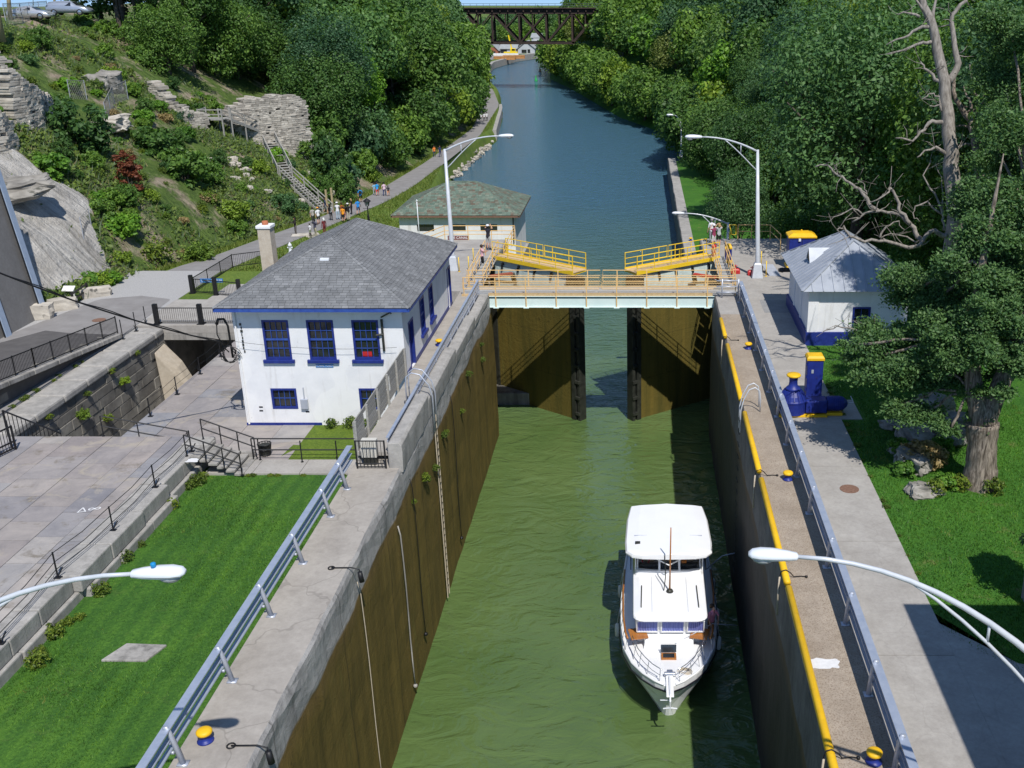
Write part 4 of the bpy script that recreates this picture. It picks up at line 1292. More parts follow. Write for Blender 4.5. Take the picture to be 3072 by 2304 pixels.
p = G(2185, 790, 9.93); t_ = cabinet('small slim blue cabinet with yellow cap beside the gate stairs', Vector((p.x, p.y, 9.93)), .45, .5, 1.0, False)
for (px, py, lab) in ((2206, 820, 'red toolbox on the landing next to the gate stairs'), (2256, 825, 'red valve handle on a small plinth left of the lamp pole')):
 p = G(px, py, 9.93); t = thing('valve_box', lab, 'valve', p)
 g = M(); g.loft([[(p.x + s * sx, p.y + s * sy, p.z + z) for sx, sy in ((-1, -.7), (1, -.7), (1, .7), (-1, .7))] for s, z in ((.30, 0), (.30, .25), (.2, .34))]); g.build('housing', MT['red_paint'], t, bevel=.03)
 g = M(); g.tube([p + Vector((0, 0, .3)), p + Vector((0, 0, .6))], .035, 8); g.tube([p + Vector((-.14, 0, .52)), p + Vector((.14, 0, .52))], .025, 6); g.build('stem', MT['red_paint'], t)
# yellow posts and raised hatch on the landing
for k, (px, py) in enumerate(((2283, 798), (2298, 829))):
 p = G(px, py, 9.93); g = M(); g.tube([p, p + Vector((0, 0, 1.05))], .03, 8); g.lathe([(.09, 0), (.09, .02)], p, 10)
 o = g.build('marker_post', MT['yellow_rail'], smooth=True); tag(o, ['thin yellow post behind the open steel hatch on the landing', 'thin yellow post in front of the blue cabinet beside the hatch'][k], 'post', 'thin yellow posts on the right landing')
p = G(2312, 822, 9.93)
t = thing('floor_hatch', 'open grey steel hatch lid leaning on the landing beside the lamp', 'hatch', p)
g = M(); g.add([(p.x - .55, p.y + .6, 10.45), (p.x + .2, p.y + .6, 10.45), (p.x + .6, p.y - .55, 9.97), (p.x - .15, p.y - .55, 9.97), (p.x - .55, p.y + .6, 10.41), (p.x + .2, p.y + .6, 10.41), (p.x + .6, p.y - .55, 9.93), (p.x - .15, p.y - .55, 9.93)], [(0, 1, 2, 3), (4, 7, 6, 5), (0, 4, 5, 1), (1, 5, 6, 2), (2, 6, 7, 3), (3, 7, 4, 0)])
g.build('lid', MT['grey_metal'], t)
g = M(); g.tube([(p.x - .5, p.y + .55, 9.93), (p.x - .5, p.y + .55, 10.42)], .025); g.build('prop', MT['dark_steel'], t)
# railings of the two landings (drop beyond)
t = thing('landing_railing', 'tan yellow two rail railing at the far edge of the right landing', 'railing', (8.4, 77.9, 9.93))
g = M()
xs = [G(2187, 722, 9.93).x, G(2312, 722, 9.93).x]
yR = 77.9
g.tube([(xs[0] + .7, yR, 11.05), (xs[1], yR, 11.05), (xs[1] + .35, yR - 3.4, 11.05)], .035, 6); g.tube([(xs[0] + .7, yR, 10.55), (xs[1], yR, 10.55), (xs[1] + .35, yR - 3.4, 10.55)], .03, 6)
for x in (xs[0] + .7, lerp(xs[0], xs[1], .55), xs[1]): g.tube([(x, yR, 9.92), (x, yR, 11.05)], .035, 6)
g.tube([(xs[1] + .35, yR - 3.4, 9.92), (xs[1] + .35, yR - 3.4, 11.05)], .035)
g.build('rail', MT['tan_rail'], t)
g = M(); g.tube([(xs[0] + .02, yR, 11.05), (xs[0] + .55, yR, 11.05), (xs[0] + .55, yR, 10.3), (xs[0] + .25, yR, 10.3), (xs[0] + .02, yR, 11.05)], .035, 6); g.tube([(xs[0] + .1, yR, 9.92), (xs[0] + .1, yR, 10.5)], .03)
g.build('gate_loop', MT['yellow_rail'], t)
t = thing('landing_railing', 'tan yellow railing round the left landing in front of the green roofed building', 'railing', (-14, 77.8, 9.9))
g = M()
xa, xb = G(1336, 719, 9.9).x, G(1546, 719, 9.9).x
for h in (1.1, .72, .45): g.tube([(xa - 1.0, 75.0, 9.9 + h), (xa, 77.8, 9.9 + h), (xb, 77.8, 9.9 + h), (xb + .02, 71.0, 9.9 + h)], .03, 6)
for x in np.linspace(xa, xb, 4): g.tube([(x, 77.8, 9.9), (x, 77.8, 11.0)], .03)
for y in (75.6, 73.3, 71.0): g.tube([(xb + .01, y, 9.9), (xb + .01, y, 11.0)], .03)
g.build('rail', MT['tan_rail'], t)
# stair railings up to the gate walkways
def stair_rail(label, a, b, off, xoff):
 t = thing('stair_railing', label, 'railing', a)
 for k in (0, 1):
  A, B = Vector(a) + Vector((k * xoff, 0, 0)), Vector(b) + Vector((k * xoff, 0, 0))
  g = M()
  for h in (1.05, .6): g.tube([A + Vector((0, 0, h)), B + Vector((0, 0, h))], .03, 6)
  for u in np.linspace(0, 1, 6): g.tube([A.lerp(B, u), A.lerp(B, u) + Vector((0, 0, 1.05))], .026, 6)
  g.build('rail', MT['tan_rail'], t)
 g = M()
 n = 9
 for i in range(n):
  p = Vector(a).lerp(Vector(b), (i + .5) / n)
  g.bb(min(p.x, p.x + xoff) + .03, max(p.x, p.x + xoff) - .03, p.y - .3, p.y + .3, p.z - .06, p.z)
 g.build('tread', MT['deck_grey'], t)
 return t
stair_rail('tan railed steps rising from the footbridge to the left gate walkway', (-10.95, 64.4, 9.92), (-10.75, 70.6, 10.42), 0, .9)
stair_rail('tan railed steps rising from the footbridge to the right gate walkway', (6.1, 64.4, 9.92), (5.9, 70.4, 10.42), 0, -.9)
# thin yellow posts and chains on the left landing
for k, (px, py) in enumerate(((1378, 815), (1407, 812), (1421, 786))):
 p = G(px, py, 9.9); g = M(); g.tube([p, p + Vector((0, 0, 1.0))], .03, 8); g.lathe([(.08, 0), (.08, .02)], p, 10)
 o = g.build('marker_post', MT['yellow_rail'], smooth=True); tag(o, ['thin yellow post nearest the museum corner on the left landing', 'thin yellow post by the stair foot on the left landing', 'thin yellow post farthest back on the left landing'][k], 'post', 'thin yellow posts on the left landing')
# short grey railing closing the bridge end at the right coping
t = thing('end_railing', 'short white grey pipe railing at the right end of the footbridge', 'railing', (5.2, 61.4, 9.9))
g = M()
for h in (.35, .72, 1.08): g.tube([(4.7, 61.55, 9.9 + h), (6.05, 61.55, 9.9 + h)], .045, 8)
for x in (5.05, 6.05): g.tube([(x, 61.55, 9.9), (x, 61.55, 11.1)], .05, 8)
g.build('rail', MT['grey_metal'], t, smooth=True)
# manholes, lids, paint
def disc(name, px, py, z, r, mt, label, cat, grp=None):
 p = G(px, py, z); g = M(); g.lathe([(r, 0), (r, .012), (r * .93, .016), (r * .9, .012), (.02, .014)], p, 24)
 o = g.build(name, MT[mt]); tag(o, label, cat, grp); return o
disc('manhole_cover', 2548, 1467, 9.936, .36, 'rust_iron', 'round rusty manhole cover in the concrete path by the lawn', 'manhole cover')
disc('manhole_cover', 297, 960, 7.50, .42, 'rust_iron', 'round brown manhole cover in the asphalt beside the ramp', 'manhole cover')
p = G(415, 1960, 7.42)
g = M(); g.prism([(p.x - 1.0, p.y - .42), (p.x + .45, p.y - .45), (p.x + .75, p.y + .42), (p.x - .6, p.y + .5)], 7.3, 7.475)
o = g.build('stone_slab', MT['concrete_old'], bevel=.03); tag(o, 'flat grey concrete slab lying in the left lawn', 'slab')
MT['paint_white'] = mat('spilled_white_paint', (.62, .62, .62), (.75, .75, .75), rough=.6, scale=8)
def blot(px, py, z, rx, ry, label, seed):
 p = G(px, py, z); r = random.Random(seed)
 pts = []
 for k in range(26):
  a = 2 * PI * k / 26; q = 1 + r.uniform(-.22, .15)
  c_, s_ = math.cos(a), math.sin(a)
  pts.append((p.x + rx * q * math.copysign(abs(c_) ** .6, c_), p.y + ry * q * math.copysign(abs(s_) ** .6, s_)))
 g = M(); g.prism(pts, z, z + .004)
 o = g.build('paint_patch', MT['paint_white']); tag(o, label, 'paint patch')
blot(2470, 1990, 9.906, .5, .24, 'white paint patch on the pebbled coping next to the yellow pipe', 3)
blot(578, 1381, 8.43, .28, .2, 'small white paint spot on the plaza stone near the steps', 4)
# == roofs and windows
def shingle_mat(name, cols, rough=.9):
 m, nt, bs = nodes_of(name)
 ge = nt.nodes.new('ShaderNodeNewGeometry')
 col = ramp(nt, ge.outputs['Random Per Island'], [(i / (len(cols) - 1), c) for i, c in enumerate(cols)]).outputs[0]
 v = coords(nt)
 col = mixc(nt, 1.0, col, ramp(nt, noise_(nt, v, 1.1, 6, .7), [(.3, (.78, .78, .78)), (.7, (1.2, 1.2, 1.2))]).outputs[0], 'MULTIPLY')
 nt.links.new(col, bs.inputs['Base Color'])
 bs.inputs['Roughness'].default_value = rough
 bs.inputs['Specular IOR Level'].default_value = .2
 bump_(nt, bs, noise_(nt, v, 30, 3), .3, .01)
 return m
MT['shingle'] = shingle_mat('grey_shingle', [(.145, .15, .155), (.19, .195, .20), (.165, .17, .175), (.225, .23, .235)])
MT['green_shingle'] = shingle_mat('green_shingle', [(.10, .145, .115), (.145, .19, .15), (.12, .165, .13), (.18, .215, .17), (.13, .10, .075), (.11, .155, .12)])
def slope(g, eL, eR, rL, rR, course, tab, seed, lift=.022):
 eL, eR, rL, rR = map(Vector, (eL, eR, rL, rR))
 r = random.Random(seed)
 nrm = (eR - eL).cross(rL - eL)
 if nrm.length < 1e-6: nrm = (eR - eL).cross(rR - eL)
 nrm.normalize()
 if nrm.z < 0: nrm = -nrm
 n = max(2, int(((eL + eR) / 2 - (rL + rR) / 2).length / course))
 for i in range(n):
  t0, t1 = i / n, min(1, (i + 1.15) / n)
  a0, b0 = eL.lerp(rL, t0), eR.lerp(rR, t0)
  a1, b1 = eL.lerp(rL, t1), eR.lerp(rR, t1)
  W0 = (b0 - a0).length
  if W0 < .05: continue
  dirv = (b0 - a0).normalized()
  x = -r.uniform(0, tab)
  while x < W0:
   x2 = x + tab * r.uniform(.75, 1.3)
   u0, u1 = max(0, x), min(W0, x2 - .012)
   if u1 > u0 + .02:
    l1 = (a1 - a0).dot(dirv); r1 = (b1 - a0).dot(dirv)
    v0, v1 = min(max(u0, l1), r1), min(max(u1, l1), r1)
    up = (a1 - a0) - dirv * l1
    lf = nrm * (lift * r.uniform(.75, 1.3)); lt = nrm * .004
    g.add([a0 + dirv * u0 + lf, a0 + dirv * u1 + lf, a0 + dirv * v1 + up + lt, a0 + dirv * v0 + up + lt, a0 + dirv * u0, a0 + dirv * u1], [(0, 1, 2, 3), (4, 5, 1, 0)])
   x = x2
def hip_roof(parent, x0, x1, y0, y1, ze, zr, ridge, mt, course, tab, capw=.22, along='y', fascia=None, fh=.18):
 """ridge: inset of the ridge ends from the short sides"""
 if along == 'y':
  xm = (x0 + x1) / 2; A, B = (xm, y0 + ridge, zr), (xm, y1 - ridge, zr)
  c = [(x0, y0, ze), (x1, y0, ze), (x1, y1, ze), (x0, y1, ze)]
  sl = [(c[0], c[1], A, A), (c[1], c[2], A, B), (c[2], c[3], B, B), (c[3], c[0], B, A)]
  hips = [(c[0], A), (c[1], A), (c[2], B), (c[3], B), (A, B)]
 else:
  ym = (y0 + y1) / 2; A, B = (x0 + ridge, ym, zr), (x1 - ridge, ym, zr)
  c = [(x0, y0, ze), (x1, y0, ze), (x1, y1, ze), (x0, y1, ze)]
  sl = [(c[0], c[1], A, B), (c[1], c[2], B, B), (c[2], c[3], B, A), (c[3], c[0], A, A)]
  hips = [(c[0], A), (c[1], B), (c[2], B), (c[3], A), (A, B)]
 g = M()
 for i, s_ in enumerate(sl): slope(g, *s_, course, tab, 40 + i)
 for a, b in hips:
  a, b = Vector(a), Vector(b); L = (b - a).length; n = int(L / (course * 1.3)); d = (b - a) / n
  for k in range(n):
   p, q = a + d * k, a + d * (k + 1.1)
   s_ = Vector((d.y, -d.x, 0)).normalized() * capw / 2
   dz = Vector((0, 0, -.05 * capw / .2 if abs(d.z) > 1e-3 else -.06)); u = Vector((0, 0, .055)); u2 = Vector((0, 0, .035))
   g.add([p - s_ + dz + u, p + u, p + s_ + dz + u, q - s_ + dz + u2, q + u2, q + s_ + dz + u2], [(0, 1, 4, 3), (1, 2, 5, 4)])
 rf = g.build('roof', MT[mt], parent, fix=False)
 g = M()
 g.add([Vector(p) + Vector((0, 0, -.012)) for p in c + [A, B]], [(0, 1, 4), (1, 2, 5, 4) if along == 'y' else (1, 2, 5), (2, 3, 5) if along == 'y' else (2, 3, 4, 5), (3, 0, 4, 5) if along == 'y' else (3, 0, 4)] if along == 'y' else [(0, 1, 5, 4), (1, 2, 5), (2, 3, 4, 5), (3, 0, 4)])
 g.build('roof_deck', MT['dark_steel'], parent, fix=False)
 if fascia:
  g = M()
  g.bb(x0 + .02, x1 - .02, y0 + .02, y0 + .06, ze - fh, ze - .004); g.bb(x0 + .02, x1 - .02, y1 - .06, y1 - .02, ze - fh, ze - .004)
  g.bb(x0 + .02, x0 + .06, y0 + .062, y1 - .062, ze - fh, ze - .004); g.bb(x1 - .06, x1 - .02, y0 + .062, y1 - .062, ze - fh, ze - .004)
  g.build('fascia', MT[fascia], parent)
 return rf
def sash_window(parent, x0, x1, z0, z1, Y, depth=.12, cols=4, rows=4, sill=True, ax='y', X=None, flip=1, red=False, pane='glass_dark'):
 """a sash window in a wall facing -Y (ax y) or facing +X (ax x)"""
 def B(g, u0, u1, v0, v1, w0, w1):           # u along wall, v out of the wall, w height
  if ax == 'y': g.bb(u0, u1, Y - v1, Y - v0, w0, w1)
  else: g.bb(X + v0, X + v1, u0, u1, w0, w1)
 f = .10
 g = M()
 B(g, x0, x0 + f, -.10, .02, z0, z1); B(g, x1 - f, x1, -.10, .02, z0, z1)
 B(g, x0 + f, x1 - f, -.10, .02, z1 - f, z1); B(g, x0 + f, x1 - f, -.10, .02, z0, z0 + f)
 fr = g.build('window', MT['blue_paint'], parent)
 g = M()
 zm = (z0 + z1) / 2
 if rows > 2: B(g, x0 + f, x1 - f, -.10, -.03, zm - .04, zm + .04)
 for k in range(1, cols):
  u = lerp(x0 + f, x1 - f, k / cols); B(g, u - .012, u + .012, -.10, -.05, z0 + f, z1 - f)
 for k in range(1, rows):
  w_ = lerp(z0 + f, z1 - f, k / rows)
  if rows > 2 and abs(w_ - zm) < .03: continue
  B(g, x0 + f, x1 - f, -.10, -.052, w_ - .012, w_ + .012)
 g.build('glazing_bars', MT['blue_trim'], fr)
 g = M(); B(g, x0 + f, x1 - f, -.14, -.102, z0 + f, z1 - f); g.build('pane', MT[pane], fr)
 if sill:
  g = M(); B(g, x0 - .12, x1 + .12, -.02, .14, z0 - .17, z0 - .003); g.build('sill', MT['blue_paint'], fr, bevel=.015)
 return fr
# == the museum, white with navy trim
MX0, MX1, MY0, MY1 = -19.42, -11.34, 47.2, 59.5
mu = thing('museum_building', 'white two storey canal museum with navy trim and grey shingled hip roof', 'building', (-15.4, 53, 7.4))
def AYw(px, py):
 p = AY(px, py, MY0); return p.x, p.z
wz1, wz0 = AYw(820, 960)[1], AYw(835, 1078)[1]
lz1, lz0 = AYw(850, 1165)[1], AYw(850, 1226)[1]
wins = [(AYw(783, 960)[0], AYw(863, 960)[0], wz0, wz1), (AYw(917, 960)[0], AYw(998, 960)[0], wz0, wz1), (AYw(1053, 960)[0], AYw(1133, 960)[0], wz0, wz1),
  (AYw(811, 1166)[0], AYw(888, 1166)[0], lz0, lz1), (AYw(1076, 1168)[0], AYw(1076, 1168)[0] + 1.2, lz0 - .05, lz1)]
def wall_with_holes(g, u0, u1, w0, w1, holes, fn, th):
 """rectangular wall sheet cut round its openings; fn maps u, w, depth to a point"""
 us = sorted(set([u0, u1] + [h[0] for h in holes] + [h[1] for h in holes]))
 ws = sorted(set([w0, w1] + [h[2] for h in holes] + [h[3] for h in holes]))
 for i in range(len(us) - 1):
  for j in range(len(ws) - 1):
   a, b, c, d = us[i], us[i + 1], ws[j], ws[j + 1]
   um, wm = (a + b) / 2, (c + d) / 2
   if any(h[0] < um < h[1] and h[2] < wm < h[3] for h in holes): continue
   g.add([fn(a, c, 0), fn(b, c, 0), fn(b, d, 0), fn(a, d, 0)], [(0, 1, 2, 3)])
 for a, b, c, d in holes:
  for p, q in (((a, c), (b, c)), ((b, c), (b, d)), ((b, d), (a, d)), ((a, d), (a, c))):
   g.add([fn(p[0], p[1], 0), fn(q[0], q[1], 0), fn(q[0], q[1], th), fn(p[0], p[1], th)], [(0, 1, 2, 3)])
g = M()
ztop = 13.5
wall_with_holes(g, MX0, MX1, 7.2, ztop, wins, lambda u, w_, d: (u, MY0 + d, w_), .22)
def Yat(px, py, z): return G(px, py, z).y
d1 = (Yat(1225, 1108, 9.95), Yat(1249, 1086, 9.95)); d2 = (Yat(1343, 926, 9.95), Yat(1357, 914, 9.95))
def AXw(px, py):
 p = AX(px, py, MX1); return p.y, p.z
q1, q2 = AXw(1265, 1012), AXw(1283, 998); q3, q4 = AXw(1291, 970), AXw(1309, 946)
rw_ = [(d1[0], d1[1], 9.93, 12.35), (q1[0], q1[0] + 1.15, 10.85, 12.7), (q3[0], q3[0] + 1.15, 10.85, 12.7), (d2[0], d2[0] + 1.1, 9.93, 12.35)]
wall_with_holes(g, MY0, MY1, 7.2, ztop, rw_, lambda u, w_, d: (MX1 - d, u, w_), .22)
g.add([(MX0, MY0, 7.2), (MX0, MY1, 7.2), (MX0, MY1, ztop), (MX0, MY0, ztop)], [(0, 1, 2, 3)])
g.add([(MX0, MY1, 7.2), (MX1, MY1, 7.2), (MX1, MY1, ztop), (MX0, MY1, ztop)], [(0, 1, 2, 3)])
g.add([(MX0 - .5, MY0 - .58, ztop), (MX1 + .5, MY0 - .58, ztop), (MX1 + .5, MY1 + .5, ztop), (MX0 - .5, MY1 + .5, ztop)], [(0, 1, 2, 3)])
g.build('wall', MT['white_paint'], mu, fix=False)
g = M(); g.bb(MX0 + .3, MX1 - .3, MY0 + .5, MY1 - .5, 7.3, 13.3); g.build('interior', MT['black_metal'], mu)
for k, w_ in enumerate(wins): sash_window(mu, *w_, MY0, cols=4, rows=4 if k < 3 else 2, sill=k < 3)
g = M(); g.bb(wins[2][0] + .35, wins[2][1] - .45, MY0 + .07, MY0 + .099, wz0 + .12, wz0 + .36); g.build('red_toolbox', MT['red_paint'], mu)
for w_ in rw_[1:3]: sash_window(mu, w_[0], w_[1], w_[2], w_[3], 0, ax='x', X=MX1)
for w_ in (rw_[0], rw_[3]):
 g = M(); g.bb(MX1 - .2, MX1 - .12, w_[0] + .08, w_[1] - .08, 9.95, 12.25); dr = g.build('door', MT['blue_paint'], mu)
 g = M(); g.bb(MX1 - .12, MX1 + .025, w_[0], w_[0] + .09, 9.93, 12.35); g.bb(MX1 - .12, MX1 + .025, w_[1] - .09, w_[1], 9.93, 12.35); g.bb(MX1 - .12, MX1 + .025, w_[0] + .09, w_[1] - .09, 12.25, 12.35); g.build('door_frame', MT['blue_paint'], dr)
 g = M(); g.bb(MX1 - .118, MX1 - .11, w_[0] + .25, w_[1] - .25, 11.2, 12.05); g.build('door_glass', MT['glass_dark'], dr)
hip_roof(mu, -20.02, -10.78, 46.5, 60.1, 13.62, 16.0, 4.35, 'shingle', .17, .32, fascia='blue_trim', fh=.20)
g = M(); g.bb(MX0 - .02, MX0 + 3.7, MY0 - .025, MY0 - .002, 7.38, 7.55); g.build('skirting', MT['blue_paint'], mu); g = M(); g.bb(MX1 + .002, MX1 + .022, MY0 + .02, rw_[0][0] - .01, 9.93, 10.15); g.bb(MX1 + .002, MX1 + .022, rw_[0][1] + .01, rw_[3][0] - .01, 9.93, 10.15); g.bb(MX1 + .002, MX1 + .022, rw_[3][1] + .01, MY1, 9.93, 10.15)
g.build('skirting', MT['blue_paint'], mu)
p = AY(976, 779, 49.55)
g = M(); g.bb(p.x - .22, p.x + .22, p.y - .2, p.y + .2, p.z - .35, p.z + .1); g.build('roof_vent', MT['lamp_white'], mu, bevel=.03)
g = M(); g.bb(-20.4, -19.74, 54.45, 55.15, 7.4, 15.7); ch = g.build('chimney', MT['stucco_tan'], mu)
g = M(); g.bb(-20.46, -19.68, 54.39, 55.21, 15.7, 15.86); g.build('chimney_cap', MT['white_paint'], ch, bevel=.02)
g = M(); g.lathe([(.16, 15.86), (.17, 15.98), (.15, 16.05), (.05, 16.06)], (-20.06, 54.8, 0), 12); g.build('chimney_pot', MT['terracotta'], ch)
x_, z_ = AYw(974, 1097)
g = M(); g.bb(x_ - .42, x_ + .42, MY0 - .03, MY0 - .004, z_ - .075, z_ + .075); sg = g.build('sign', MT['sign_blue'], mu)
text_mesh('lettering', '\u2190CANAL MUSEUM', .105, MT['sign_white'], sg, (x_, MY0 - .033, z_), (PI / 2, 0, 0), .003)
x_, z_ = AYw(915, 1210)
g = M(); g.bb(x_ - .17, x_ + .17, MY0 - .16, MY0 - .003, z_ - .25, z_ + .25); mb = g.build('meter_box', MT['grey_metal'], mu, bevel=.02)
g = M(); g.tube([(x_ + .02, MY0 - .07, z_ + .25), (x_ + .02, MY0 - .07, z_ + .85)], .03); g.build('conduit', MT['grey_metal'], mb)
g = M(); g.tube([(MX0 + .12, MY0 - .06, 13.3), (MX0 + .12, MY0 - .06, 7.5)], .045, 8); g.build('downpipe', MT['white_paint'], mu)
for px, py in ((783, 1221), (784, 1232), (923, 1235)):
 x_, z_ = AYw(px, py); g = M(); g.bb(x_ - .09, x_ + .09, MY0 - .012, MY0 - .002, z_ - .035, z_ + .035); g.build('air_brick', MT['black_metal'], mu)
# cable mast and looped cables on the left corner, wires, wall brackets
g = M(); g.tube([(-19.6, 47.05, 11.0), (-19.62, 47.05, 12.6), (-19.75, 47.0, 12.95), (-20.0, 46.95, 12.95), (-20.1, 46.95, 12.7)], [.05, .05, .06, .07, .08], 10); g.build('service_mast', MT['black_metal'], mu, smooth=True)
cg = M()
r_ = random.Random(8)
for k in range(7):
 pts = []
 for a in np.linspace(0, 2 * PI, 16):
  pts.append((-19.75 + (.25 + .05 * k * r_.random()) * math.cos(a) + .1 * r_.random(), 46.95 + .05 * k / 7, 11.2 + (.38 + .08 * r_.random()) * math.sin(a)))
 cg.tube(pts, .016, 5)
cg.tube([(-20.1, 46.95, 12.7), (-20.15, 46.95, 12.2), (-19.95, 46.95, 11.6), (-19.7, 46.95, 11.3)], .03, 6)
o = cg.build('cable_coil', MT['cable'], smooth=True); tag(o, 'tangle of looped black cables on the left corner of the museum', 'cable')
for px, py, l in ((1149, 1005, 'rusty dark bracket on the wall right of the third museum window'),):
 x_, z_ = AYw(px, py)
 g = M(); g.bb(x_ - .05, x_ + .05, MY0 - .08, MY0 - .003, z_ - .8, z_ + .8); g.tube([(x_, MY0 - .05, z_ + .9), (x_ + .5, MY0 - .25, z_ + 1.2), (x_ + .55, MY0 - .3, z_ + 1.15)], .04, 6); g.tube([(x_ - .3, MY0 - .2, z_ + .05), (x_, MY0 - .05, z_ + .05)], .05, 6)
 g.build('wall_bracket', MT['dark_steel'], mu)
x_, z_ = AYw(728, 1010)
g = M()
for k in range(9): g.bb(x_ - .05 + r_.uniform(-.03, .03), x_ + .03 + r_.uniform(-.03, .03), MY0 - .03, MY0 - .003, z_ - .8 + k * .17, z_ - .68 + k * .17)
g.build('insulator_rack', MT['dark_steel'], mu)
def sag_cable(a, b, sag, r, label, twist=False):
 a, b = Vector(a), Vector(b); g = M(); pts = []
 for k in range(25):
  u = k / 24; p = a.lerp(b, u); p.z -= sag * 4 * u * (1 - u); pts.append(p)
 g.tube(pts, r, 6)
 if twist: g.tube([p + Vector((.03 * math.sin(i * 1.1), .0, .05 + .04 * math.cos(i * 1.1))) for i, p in enumerate(pts)], r * .6, 5)
 o = g.build('overhead_cable', MT['cable'], smooth=True); tag(o, label, 'cable'); return o
sag_cable(AY(-120, 770, 38), (-19.75, 46.98, 11.75), .35, .038, 'thick black overhead cable running from the left edge to the museum corner', True)
sag_cable(AY(1500, 1400, 30) * 0 + Vector((-19.6, 46.9, 11.9)), (MX1 - .3, 46.95, 11.55), .22, .008, 'thin wire stretched across the front of the museum windows')
sag_cable((-27.0, 75, 9.2), (-18.2, 47.2 - .4, 13.75), .5, .010, 'thin wire running over the left slope of the museum roof')
# == green roofed building by the canal
b2 = thing('canal_building', 'white building with mossy green shingled hip roof beside the canal', 'building', (-18.8, 110, 3))
X0, X1, Y0, Y1 = -24.7, -12.85, 105.1, 114.9
ze = 6.5
holes = []
for a, b in ((1251, 1302), (1355, 1397), (1441, 1492)):
 xa, xb = AY(a, 683, Y0).x, AY(b, 683, Y0).x
 holes.append((xa, xb, AY(1300, 695, Y0).z, AY(1300, 673, Y0).z))
g = M()
wall_with_holes(g, X0, X1, -2, ze - .05, holes, lambda u, w_, d: (u, Y0 + d, w_), .25)
g.add([(X1, Y0, -2), (X1, Y1, -2), (X1, Y1, ze - .05), (X1, Y0, ze - .05)], [(0, 1, 2, 3)])
g.add([(X0, Y0, -2), (X0, Y1, -2), (X0, Y1, ze - .05), (X0, Y0, ze - .05)], [(0, 1, 2, 3)])
g.add([(X0, Y1, -2), (X1, Y1, -2), (X1, Y1, ze - .05), (X0, Y1, ze - .05)], [(0, 1, 2, 3)])
g.add([(X0 - .5, Y0 - .5, ze - .05), (X1 + .5, Y0 - .5, ze - .05), (X1 + .5, Y1 + .5, ze - .05), (X0 - .5, Y1 + .5, ze - .05)], [(0, 1, 2, 3)])
g.build('wall', MT['white_paint'], b2, fix=False)
for h in holes:
 g = M(); g.bb(h[0], h[1], Y0 + .14, Y0 + .2, h[2], h[3]); wn_ = g.build('window', MT['glass_dark'], b2)
 g = M(); xm = (h[0] + h[1]) / 2; g.bb(xm - .03, xm + .03, Y0 + .10, Y0 + .138, h[2], h[3]); g.build('mullion', MT['dark_steel'], wn_)
hip_roof(b2, -25.4, -12.2, 104.45, 115.55, ze, 9.05, 5.2, 'green_shingle', .30, .36, capw=.34, along='x', fascia='rust_iron', fh=.22)
g = M(); g.bb(-13.1, -12.6, 104.5, 115.4, -2, 1.2); g.build('footing', MT['concrete_path'], b2)
g = M(); g.tube([(-13.0, Y0 - .12, 6.2), (-13.0, Y0 - .12, 3.5)], .06, 8); g.build('downpipe', MT['dark_steel'], b2)
p1, p2 = AY(1343, 707, 77.9), AY(1407, 719, 77.9)
g = M(); g.bb(p1.x, p2.x, 77.86, 77.92, p2.z, p1.z); sg = g.build('canal_sign', MT['sign_brown']); tag(sg, 'brown sign with pale capital letters on the landing railing', 'sign')
text_mesh('lettering', 'ERIE CANAL', (p1.z - p2.z) * .86, MT['sign_white'], sg, ((p1.x + p2.x) / 2, 77.855, (p1.z + p2.z) / 2), (PI / 2, 0, 0), .01)
# slim flag pole in front of it
p = AY(1257, 694, 100.0)
g = M(); g.tube([(p.x, 100, 3.9), (p.x, 100, AY(1254, 603, 100).z)], .04, 8); g.lathe([(.07, 0), (.09, .06), (.02, .14)], (p.x, 100, AY(1254, 603, 100).z), 8)
o = g.build('flag_pole', MT['lamp_white'], smooth=True); tag(o, 'thin bare white pole in front of the green roofed building', 'pole')
# == shed with a metal roof on the right
sh = thing('lock_shed', 'small white shed with navy base and silver standing seam roof', 'shed', (11.5, 56, 9.9))
SX0, SX1, SY0, SY1 = 8.9, 14.1, 52.35, 59.8
ze, zr = 12.95, 15.0
hw = (AY(2559, 921, SY0).x, AY(2613, 921, SY0).x, AY(2580, 986, SY0).z, AY(2580, 921, SY0).z)
g = M()
wall_with_holes(g, SX0, SX1, 10.62, ze - .05, [hw], lambda u, w_, d: (u, SY0 + d, w_), .2)
g.add([(SX0, SY0, 10.62), (SX0, SY1, 10.62), (SX0, SY1, ze - .05), (SX0, SY0, ze - .05)], [(0, 1, 2, 3)])
g.add([(SX1, SY0, 10.62), (SX1, SY1, 10.62), (SX1, SY1, ze - .05), (SX1, SY0, ze - .05)], [(0, 1, 2, 3)])
g.add([(SX0, SY1, 10.62), (SX1, SY1, 10.62), (SX1, SY1, ze - .05), (SX0, SY1, ze - .05)], [(0, 1, 2, 3)])
g.add([(SX0 - .3, SY0 - .3, ze - .05), (SX1 + .3, SY0 - .3, ze - .05), (SX1 + .3, SY1 + .3, ze - .05), (SX0 - .3, SY1 + .3, ze - .05)], [(0, 1, 2, 3)])
g.build('wall', MT['white_paint'], sh, fix=False)
for y in (SY0 + .02, SY0 + 2.5, SY0 + 5.0):
 g = M(); g.bb(SX0 - .05, SX0 - .002, y, y + .34, 10.62, ze - .06); g.build('pilaster', MT['white_paint'], sh)
g = M(); g.bb(SX0 - .05, SX0 + .5, SY0 - .05, SY0 - .002, 10.62, ze - .06); g.build('pilaster', MT['white_paint'], sh)
g = M(); g.bb(SX0 - .12, SX1 + .12, SY0 - .12, SY1 + .12, 9.8, 10.62); g.build('base', MT['blue_paint'], sh)
sash_window(sh, *hw, SY0, cols=2, rows=2, sill=False)
